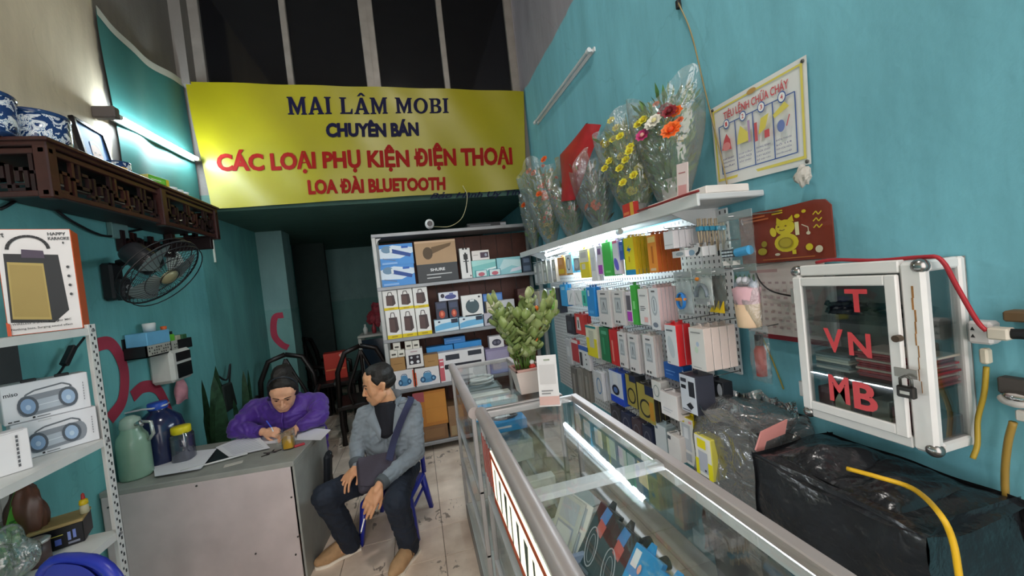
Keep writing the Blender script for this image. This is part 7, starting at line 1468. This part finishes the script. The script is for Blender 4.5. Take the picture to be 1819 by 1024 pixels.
# two halves with a V opening, then back and sleeves
for e, top, mid, low in ((-1, (-.345, 2.695, .84), (-.352, 2.69, .70), (-.345, 2.715, .44)), (1, (-.155, 2.70, .83), (-.165, 2.69, .69), (-.205, 2.715, .44))):
    hull(mb, [(V(top), (.060, .070, .045)), (V(mid), (.078, .100, .09))]); hull(mb, [(V(mid), (.082, .102, .08)), (V(low), (.085, .105, .075))])
hull(mb, [(V((-.33, 2.755, .82)), .060), (V((-.18, 2.755, .815)), .060), (V((-.33, 2.80, .60)), .075), (V((-.18, 2.80, .60)), .075), (V((-.33, 2.84, .44)), .075), (V((-.2, 2.84, .44)), .075)])
hull(mb, [(V((-.30, 2.64, .56)), (.06, .05, .05)), (V((-.23, 2.64, .56)), (.07, .05, .05)), (V((-.27, 2.66, .46)), (.12, .06, .05))])
hull(mb, [(V((-.235, 2.635, .70)), .035), (V((-.255, 2.630, .58)), .04), (V((-.185, 2.65, .64)), .05)]); hull(mb, [(V((-.345, 2.64, .70)), .03), (V((-.32, 2.635, .58)), .04)])
hull(mb, [(shR, (.060, .062, .055)), (V((-.33, 2.71, .83)), .06)]); hull(mb, [(shL, (.064, .064, .058)), (V((-.18, 2.71, .825)), .06)])
chain(mb, [(shR, .062), (elR+V((0, .005, .01)), .052), (wrR+(elR-wrR)*.14, .040)]); chain(mb, [(shL, .066), (elL, .056), (wrL+(elL-wrL)*.13, .041)])
fuse(mb, 'jacket', jk, .006, 3, man, (.007, 17, 1.6))
# stand-up collar and lapels
mb = MB()
def col(u, v):
    a = -.75*PI+1.55*PI*u+PI*.47; r = .078+.016*v; c = V((-.268, 2.70, .845)); p = c+V((r*1.08*math.cos(a), r*.95*math.sin(a), .005+.085*v-.03*(1-math.sin(PI*u))*1.2)); return p
mb.grid(col, 28, 4); mb.grid(lambda u, v: col(1-u, v)*1.0+V((0, 0, .0))+(V((-.268, 2.70, 0))-V((col(1-u, v).x, col(1-u, v).y, 0))).normalized()*-.007, 28, 4); mb.build('collar', jk, man)
for pts in (((-.335, 2.635, .875), (-.385, 2.615, .80), (-.315, 2.585, .66), (-.305, 2.600, .73)), ((-.205, 2.640, .87), (-.135, 2.615, .79), (-.235, 2.575, .64), (-.235, 2.590, .72))):
    q = [V(p) for p in pts]; m2 = MB(); m2.grid(lambda u, v: q[0].lerp(q[1], u).lerp(q[3].lerp(q[2], u), v)+V((0, -.012*math.sin(PI*u), 0)), 6, 8); m2.grid(lambda u, v: q[0].lerp(q[1], 1-u).lerp(q[3].lerp(q[2], 1-u), v)+V((0, .008-.012*math.sin(PI*u), 0)), 6, 8); m2.build('lapel', jk, man)
MB().tube([(-.19, 2.66, .865), (-.13, 2.655, .865), (-.075, 2.66, .835)], [.011, .013, .009], 6).build('epaulette', jk, man)
for wr, el in ((wrR, elR), (wrL, elL)):
    d = (el-wr).normalized(); MB().cyl(wr+d*.002, wr+d*.036, .040, .047, n=18).build('cuff', jk_d, man)
jn = M('1b2331', .8, var=.22, scale=7, bump=.2, bscale=55)
mb = MB(); hull(mb, [(hipR, (.10, .10, .09)), (hipL, (.10, .10, .09)), (V((-.285, 2.86, .40)), (.14, .07, .08))])
for h, k, a in ((hipR, kneeR, ankR), (hipL, kneeL, ankL)):
    hull(mb, [(h, .092), (k+(h-k)*.12, .074)]); hull(mb, [(k+(h-k)*.12, .074), (k, .072), (k+(a-k)*.18, .070)]); chain(mb, [(k+(a-k)*.12, .069), (k+(a-k)*.55, .066), (a-V((0, 0, .045)), .062)])
fuse(mb, 'jeans', jn, .0065, 3, man, (.006, 15, 1.2))
shm = M('b08c66', .8, var=.15, scale=20, bump=.2)
def shoe(heel, toe, par):
    heel = V(heel); toe = V(toe); f = (toe-heel).normalized(); s = V((-f.y, f.x, 0)); up = V((0, 0, 1)); L = (toe-heel).length; at = lambda a, b, c: heel+f*(a*L)+s*b+up*c
    mb = MB(); hull(mb, [(at(.12, 0, .05), .034), (at(.14, 0, .095), .034), (at(.38, 0, .085), .034), (at(.40, 0, .045), .038)]); hull(mb, [(at(.30, 0, .05), .037), (at(.45, 0, .075), .034), (at(.72, .006, .040), .040), (at(.72, -.006, .040), .040), (at(.90, 0, .034), .026)])
    fuse(mb, 'shoe', shm, .005, 4, par)
    m2 = MB(); prof = [(0, .02), (.02, .032), (.25, .036), (.5, .034), (.72, .045), (.9, .034), (.98, .016)]; poly = [(a*L, b) for a, b in prof]+[(a*L, -b) for a, b in prof[::-1]]
    m2.prism(poly, heel+up*.001, f, s, up, .016); m2.build('shoe_sole', M('e6dccb', .6), par)
    MB().tube([at(.36, .036, .045), at(.37, .030, .085), at(.40, .0, .112), at(.37, -.030, .085), at(.36, -.036, .045)], .006, 6).build('shoe_elastic', M('5a4632', .8), par)
shoe((-.512, 2.632, 0), (-.765, 2.533, 0), man); shoe((-.163, 2.455, 0), (-.312, 2.245, 0), man)
# cross-body bag with strap, cigarette
bagm = M('3a3640', .8, var=.12, bump=.25, bscale=140)
bg = thing('shoulder_bag', 'dark purple grey shoulder bag resting on the lap of the seated man', 'bag', (-.335, 2.47, .53), rot=(math.radians(-28), math.radians(8), math.radians(22)))
mb = MB(); hull(mb, [(V((-.095, .0, -.075)), .028), (V((.085, 0, -.085)), .028), (V((-.095, 0, .065)), .026), (V((.085, 0, .065)), .026)]); fuse(mb, 'body', bagm, .005, 3, bg)
mb = MB(); mb.grid(lambda u, v: V((-.115+.22*u, -.034-.004*math.sin(PI*v), .092-.15*v-.02*math.sin(PI*u)*v)), 10, 8); mb.grid(lambda u, v: V((.105-.22*u, -.030, .092-.15*v-.02*math.sin(PI*u)*v)), 10, 8); mb.build('flap', M('423d48', .8, bump=.25, bscale=140), bg)
R_b = Euler((math.radians(-28), math.radians(8), math.radians(22))).to_matrix(); inv = R_b.inverted()
pts = [inv @ (V(p)-V((-.335, 2.47, .53))) for p in ((-.265, 2.46, .585), (-.235, 2.535, .66), (-.185, 2.575, .755), (-.135, 2.612, .835), (-.105, 2.655, .875), (-.11, 2.73, .875))]
ps = bez(pts, 20); vs = []; fs = []
for i, p in enumerate(ps):
    d = (ps[min(i+1, len(ps)-1)]-ps[max(i-1, 0)]).normalized(); s = (inv @ V((.9, .1, -.35))); s = (s-d*s.dot(d)).normalized()*.021; vs += [p+s, p-s]
m2 = MB(); m2.add(vs, [(2*i, 2*i+1, 2*i+3, 2*i+2) for i in range(len(ps)-1)], True); m2.build('strap', M('2c2f4c', .8, bump=.2, bscale=160), bg)
cg = V((-.408, 2.272, .372)); ce = V((-.428, 2.250, .318))
c = thing('cigarette', 'lit white cigarette between the fingers of the seated man', 'cigarette', cg); MB().cyl((0, 0, 0), ce-cg, .004, n=10).build('paper_tube', M('e4e2dc', .7), c); MB().cyl((ce-cg)*1.0, (ce-cg)*1.1, .0041, n=10).build('ash', M('6a6864', .9), c)
# ---------------------------------------------------------------- blue plastic chair under the man
blue = M('26309a', .35, var=.06, spec=.5)
def plastic_chair(label, loc, rz, seat=.275, back=.66, s=1.0, w_=.34):
    t = thing('plastic_chair', label, 'chair', loc, rz=rz, group='blue plastic chairs'); h = w_/2
    MB().cbox(-h, h, -h, h, seat-.03, seat, .012).build('seat', blue, t)
    for sx in (-1, 1):
        for sy in (-1, 1):
            m2 = MB(); p0 = V((sx*h*.88, sy*h*.88, seat-.02)); p1 = V((sx*h*1.08, sy*h*1.08, 0)); m2.tube([p0, p1], [.026, .018], 4); m2.build('leg', blue, t)
    for sx in (-1, 1): MB().tube([(sx*h*.88, -h*.9, seat*.62), (sx*h*.88, h*.9, seat*.62)], .010, 5).build('stretcher', blue, t)
    # back: rounded frame with slots
    def arch(r): return [V((r*math.copysign(abs(math.cos(a))**.6, math.cos(a))*h, h*.94+.05*math.sin(a)*0, seat+(back-seat)*(.0 if 0 else 1)*math.sin(a)**.55)) for a in [PI*k/20 for k in range(21)]]
    a1 = arch(.97); m2 = MB(); m2.tube(a1, .017, 8); m2.build('back_frame', blue, t)
    def pan(u, v):
        x = (u-.5)*2*h*.93; top = (back-seat)*max(0, (1-abs(x/(h*.97))**3))**.55; z0 = seat+(back-seat)*.45; z1 = seat+max(top, .46*(back-seat)); return V((x, h*.94+.012*math.cos(PI*(u-.5)), z0+(z1-z0)*v))
    m2 = MB(); m2.grid(pan, 14, 5); m2.grid(lambda u, v: pan(1-u, v)+V((0, .010, 0)), 14, 5); m2.build('back_panel', blue, t)
    for k in range(3): x = (-.5+.5*k)*h; MB().tube([(x, h*.94, seat), (x, h*.94, seat+(back-seat)*.5)], .012, 6).build('back_slat', blue, t)
    return t
plastic_chair('blue plastic chair under the seated man', (-.285, 2.775, 0), math.radians(-16), .275, .66)
plastic_chair('blue plastic chair cut off at the bottom left corner', (-.99, 1.62, 0), math.radians(155), .45, .905, w_=.40)
# ---------------------------------------------------------------- woman writing at the desk
sk2 = skin_mat('d8a382')
TW = rotm(math.radians(8), math.radians(34), math.radians(6), (-.955, 2.985, .985))
shR2, shL2 = V((-1.185, 3.14, .865)), V((-.785, 3.12, .845)); elR2, elL2 = V((-1.265, 3.01, .775)), V((-.745, 2.985, .775)); wrR2, wrL2 = V((-1.085, 2.935, .755)), V((-.875, 2.92, .745))
mb = MB(); head_vol(mb, TW, 1.04, True); hull(mb, [(V((-.965, 3.03, .93)), .05), (V((-.98, 3.11, .87)), .06)])
hull(mb, [(V((-1.08, 3.13, .84)), .075), (V((-.88, 3.12, .83)), .075), (V((-.98, 3.20, .48)), (.15, .11, .08))])
hull(mb, [(V((-1.06, 3.16, .42)), .085), (V((-1.06, 2.86, .42)), .06)]); hull(mb, [(V((-.90, 3.16, .42)), .085), (V((-.90, 2.86, .42)), .06)])
for x in (-1.06, -.90): chain(mb, [(V((x, 2.86, .42)), .055), (V((x, 2.88, .06)), .04)]); hull(mb, [(V((x, 2.88, .04)), .035), (V((x, 2.76, .03)), .025)])
for sh, el, wr in ((shR2, elR2, wrR2), (shL2, elL2, wrL2)): chain(mb, [(sh, .055), (el, .042), (wr, .026)])
hand(mb, wrR2, (.80, -.30, -.05), (-.1, -.62, .75), 1, (.95, 1.05, 1.15, 1.2), .05, .92, .7, .5)
hand(mb, wrL2, (-.55, -.55, -.10), (0, -.2, 1), -1, (.35, .35, .4, .45), .2, .9)
wom = fuse(mb, 'person', sk2, .0048, 3); tag(wom, 'woman in purple jacket with hair tied up, writing at the desk', 'person')
face_details(wom, TW, 1.04, '2a1d18', 'b06a5c', '5a3a2c', .55)
mb = MB()
def WP(c, r): return (TW @ (V(c)*1.04), r*1.04)
hull(mb, [WP((0, .035, .055), .080), WP((0, .004, .080), .062), WP((.02, .02, .05), .074), WP((-.02, .02, .05), .074)])
for e in (1, -1): hull(mb, [WP((e*.066, -.008, .045), .020), WP((e*.070, .015, -.02), .022), WP((e*.05, .05, .0), .04)])
hull(mb, [WP((.032, -.022, .096), .026), WP((-.032, -.022, .096), .026), WP((0, .01, .1), .04)])
hull(mb, [WP((-.01, .055, .13), .052), WP((.012, .085, .115), .048), WP((-.03, .03, .125), .036)])
fuse(mb, 'hair', hair_m, .005, 5, wom, (.0015, 90, 1))
MB().tube([TW @ V((.088*math.cos(a), .002-.004*math.sin(a), .048+.103*math.sin(a))) for a in [PI*k/16 for k in range(17)]], .005, 6).build('hair_band', M('2a3038', .25), wom)
for e in (1, -1): MB().ell(TW @ V((e*.082, .012, -.034)), (.004, .004, .006)).build('earring', M('d8d0b8', .2, .8), wom)
pj_ = M('4a2a86', .5, var=.14, scale=10, bump=.25, bscale=40, sheen=.15)
mb = MB()
hull(mb, [(V((-1.10, 3.13, .845)), .090), (V((-.86, 3.12, .83)), .090), (V((-.98, 3.05, .80)), (.12, .08, .07)), (V((-.98, 3.17, .62)), (.23, .15, .10))]); hull(mb, [(V((-.98, 3.17, .62)), (.24, .15, .12)), (V((-.98, 3.20, .44)), (.22, .15, .06))])
hull(mb, [(shR2, .078), (V((-1.06, 3.12, .87)), .075)]); hull(mb, [(shL2, .078), (V((-.90, 3.12, .86)), .075)])
chain(mb, [(shR2, .080), (elR2+V((0, 0, .012)), .066), (wrR2+(elR2-wrR2)*.22, .043)]); chain(mb, [(shL2, .080), (elL2+V((0, 0, .012)), .066), (wrL2+(elL2-wrL2)*.20, .043)])
fuse(mb, 'jacket', pj_, .006, 3, wom, (.008, 15, 1.5))
mb = MB()
def wc(u, v):
    a = PI*.30+1.4*PI*u-PI*.5; r = .084+.018*v; return V((-.968, 3.068, .872))+V((r*1.05*math.cos(a+PI*.5-.2), r*1.0*math.sin(a+PI*.5-.2), .062*v+.012*math.sin(PI*u)))
mb.grid(wc, 26, 4); mb.grid(lambda u, v: wc(1-u, v)+(V((-.972, 3.075, 0))-V((wc(1-u, v).x, wc(1-u, v).y, 0))).normalized()*-.008, 26, 4); mb.build('collar', pj_, wom)
for wr, el in ((wrR2, elR2), (wrL2, elL2)):
    d = (el-wr).normalized(); MB().cyl(wr+d*.012, wr+d*.045, .034, .040, n=16).build('cuff', M('3a2070', .6), wom)
MB().tube([(-.972, 2.985, .86), (-.975, 2.955, .80), (-.978, 2.985, .70)], .004, 5).build('zip', M('5a3a96', .4), wom)
mb = MB(); hull(mb, [(V((-1.06, 3.16, .42)), .10), (V((-1.06, 2.87, .42)), .075)]); hull(mb, [(V((-.90, 3.16, .42)), .10), (V((-.90, 2.87, .42)), .075)])
for x in (-1.06, -.90): chain(mb, [(V((x, 2.87, .42)), .07), (V((x, 2.88, .10)), .055)])
fuse(mb, 'trousers', M('22242c', .8, var=.1), .008, 3, wom)
pn = V((-1.005, 2.905, .745)); pt_ = un(473, 748, 'y', 2.90)
t = thing('ball_pen', 'blue and white ball pen in the hand of the writing woman', 'pen', pn); d = (pt_-pn); MB().cyl((0, 0, -.03), d*.45, .004, n=10).build('barrel', M('e0e4ec', .3), t); MB().cyl(d*.45, d*1.0, .0042, n=10).build('cap', M('2a48c0', .3), t)
tag(MB().cbox(-.2, .2, -.17, .17, .32, .35, .01).build('stool', M('4a3a30', .6), None, (-.98, 3.22, 0)), 'dark stool under the writing woman', 'stool')
o = COL.objects['stool']
for sx in (-1, 1):
    for sy in (-1, 1): MB().cyl((sx*.16, sy*.13, .33), (sx*.18, sy*.15, 0), .016, n=8).build('leg', M('4a3a30', .6), o)
# ================================================================== dim back room and plants by the left wall
dw = M('140b09', .45, var=.2, scale=14, spec=.5)
def carved_chair(label, loc, rz, group='carved wooden chairs'):
    t = thing('carved_armchair', label, 'chair', loc, rz=rz, group=group)
    MB().cbox(-.30, .30, -.26, .26, .38, .43, .01).build('seat', dw, t)
    for sx in (-1, 1):
        for sy in (-1, 1): m = MB(); m.lathe([(.03, 0), (.022, .1), (.03, .2), (.024, .38)], c=(sx*.26, sy*.22, 0), n=10); m.build('leg', dw, t)
        m = MB(); m.tube([(sx*.28, -.24, .43), (sx*.29, -.24, .62), (sx*.29, -.1, .66), (sx*.29, .22, .66)], .024, 8); m.build('armrest', dw, t)
        m = MB(); m.tube([(sx*.27, .24, .43), (sx*.25, .26, .8), (sx*.16, .27, 1.0), (0, .27, 1.05)], .026, 8); m.build('back_rail', dw, t)
    for k in range(3): m = MB(); m.tube(bez([((k-1)*.13, .25, .43), ((k-1)*.16, .26, .6), ((k-1)*.08, .26, .8), (0, .27, 1.0)], 12), .018, 6); m.build('back_splat', dw, t)
    return t
carved_chair('dark carved wooden armchair behind the writing woman', (-1.38, 4.36, 0), math.radians(8))
carved_chair('dark carved wooden armchair in front of the red box', (-.68, 4.76, 0), math.radians(-172))
carved_chair('dark carved wooden armchair by the back doorway', (-1.40, 6.20, 0), math.radians(70))
tb = thing('carved_tea_table', 'low dark carved tea table in the back room', 'table', (-1.09, 5.50, 0)); MB().cbox(-.25, .25, -.3, .3, .5, .55, .01).build('top', dw, tb)
for sx in (-1, 1):
    for sy in (-1, 1): MB().cyl((sx*.21, sy*.26, 0), (sx*.21, sy*.26, .5), .025, n=8).build('leg', dw, tb)
p = un(592, 610, 'y', 5.5); o = pbox('red_gift_box', 'red gift box standing on the tea table in the back room', 'box', .26, .18, .34, (p.x, 5.5, .551), math.radians(8), 'c23a2c', 'a02c24', [('rect', .05, .35, .95, .40, 'e07a50'), ('poly', [(.7, .9), (.85, .98), (.8, .7)], 'e8b0a0')])
# white table with glass front and things on it
a = un(635, 598, 'y', 5.2); wt = thing('white_side_table', 'white legged table with dark glass beside the stock shelf', 'table', (a.x, 5.2, 0)); zt = a.z
MB().cbox(0, .62, -.02, .42, zt-.03, zt, .005).build('top', M('a8aaa4', .5), wt)
for x in (.0, .58): MB().cbox(x, x+.04, 0, .04, 0, zt-.03, .004).build('leg', M('a8aaa4', .5), wt); MB().cbox(x, x+.04, .36, .40, 0, zt-.03, .004).build('leg', M('a8aaa4', .5), wt)
MB().box(.04, .58, .01, .016, .1, zt-.06).build('glass_front', M('1d2b36', .15), wt)
for k in range(5):
    t = tag(MB().lathe([(0, 0), (.025, 0), (.03, .07), (.012, .10), (.012, .13), (0, .13)], n=12).build('bottle', M(('b8bcb8', '8a3038', 'c9c9c4', '5a2a2a', 'a8aca8')[k], .3), None, (a.x+.09+.10*k, 5.3+.04*(k % 2), zt)), ('pale bottle leftmost on the white side table', 'red bottle second on the white side table', 'white bottle in the middle of the white side table', 'brown bottle fourth on the white side table', 'pale bottle rightmost on the white side table')[k], 'bottle', 'bottles on the white side table')
vs, fs = crumple((a.x+.30, 5.42, zt+.22), (.16, .10, .18), 14); tag(MB().add(vs, fs).build('red_bouquet', M('7a2630', .7, var=.4, scale=20)), 'dark red bunch standing on the white side table', 'flowers'); 
MB()
# red painted loop on the pilaster
pts = bez([un(x, y, 'y', 5.196) for x, y in ((503, 560), (488, 565), (487, 595), (500, 612), (512, 618))], 24); vs = []; fs = []
for i, q in enumerate(pts):
    d = (pts[min(i+1, len(pts)-1)]-pts[max(i-1, 0)]).normalized(); n_ = V((-d.z, 0, d.x))*.035; vs += [q+n_, q-n_]
for i in range(len(pts)-1): fs.append((2*i, 2*i+1, 2*i+3, 2*i+2))
tag(MB().add(vs, fs).build('painted_stroke', M('b03a52', .7, var=.1)), 'red painted curve on the pale pilaster of the back room', 'painted mark')
# snake plants in the corner behind the desk
def snake(label, loc, n, h, seed, w0=.045):
    rnd = random.Random(seed); t = thing('snake_plant', label, 'plant', loc, group='snake plants along the left wall')
    MB().lathe([(0, 0), (.10, 0), (.13, .22), (.12, .22), (.115, .18), (0, .18)], n=20).build('pot', M('5a4238', .6), t)
    lf = M('24402a', .4, var=.45, scale=26)
    for k in range(n):
        a = rnd.uniform(0, 2*PI); hh = h*rnd.uniform(.6, 1.0) if k else h; r0 = rnd.uniform(0, .05); tw = rnd.uniform(-1, 1); ln = rnd.uniform(.02, .10); w_ = w0*rnd.uniform(.8, 1.2)
        m = MB(); m.grid(lambda u, v: V((r0*math.cos(a)+ln*v*math.cos(a)+(u-.5)*2*w_*(math.sin(PI*min(1, .25+.75*v))**.6)*math.cos(a+PI/2+tw*v*.6), r0*math.sin(a)+ln*v*math.sin(a)+(u-.5)*2*w_*(math.sin(PI*min(1, .25+.75*v))**.6)*math.sin(a+PI/2+tw*v*.6), .17+(hh-.17)*v-.01*abs(u-.5))), 4, 12); m.build('leaf', lf, t)
    return t
snake('dark banded snake plant behind the yellow lidded jar', (-1.56, 3.38, 0), 7, 1.18, 3, .055)
snake('dark snake plant on the wall side behind the writing woman', (-1.55, 3.86, 0), 6, 1.05, 8, .04)
# black strap bag hanging on the left wall behind the woman
p = un(403, 700, 'x', XL+.05); hb = thing('hanging_bag', 'black strap bag hanging on the left wall behind the woman', 'bag', p)
m = MB(); hull(m, [(V((0, -.09, -.12)), .03), (V((0, .09, -.12)), .03), (V((0, -.07, .07)), .02), (V((0, .07, .07)), .02)]); m.build('body', M('1c2420', .7), hb); MB().tube(bez([(0, -.07, .08), (0, -.13, .19), (0, -.02, .13), (0, .05, .13), (0, .13, .24), (0, .07, .08)], 20), .008, 6).build('strap', M('15191a', .7), hb)
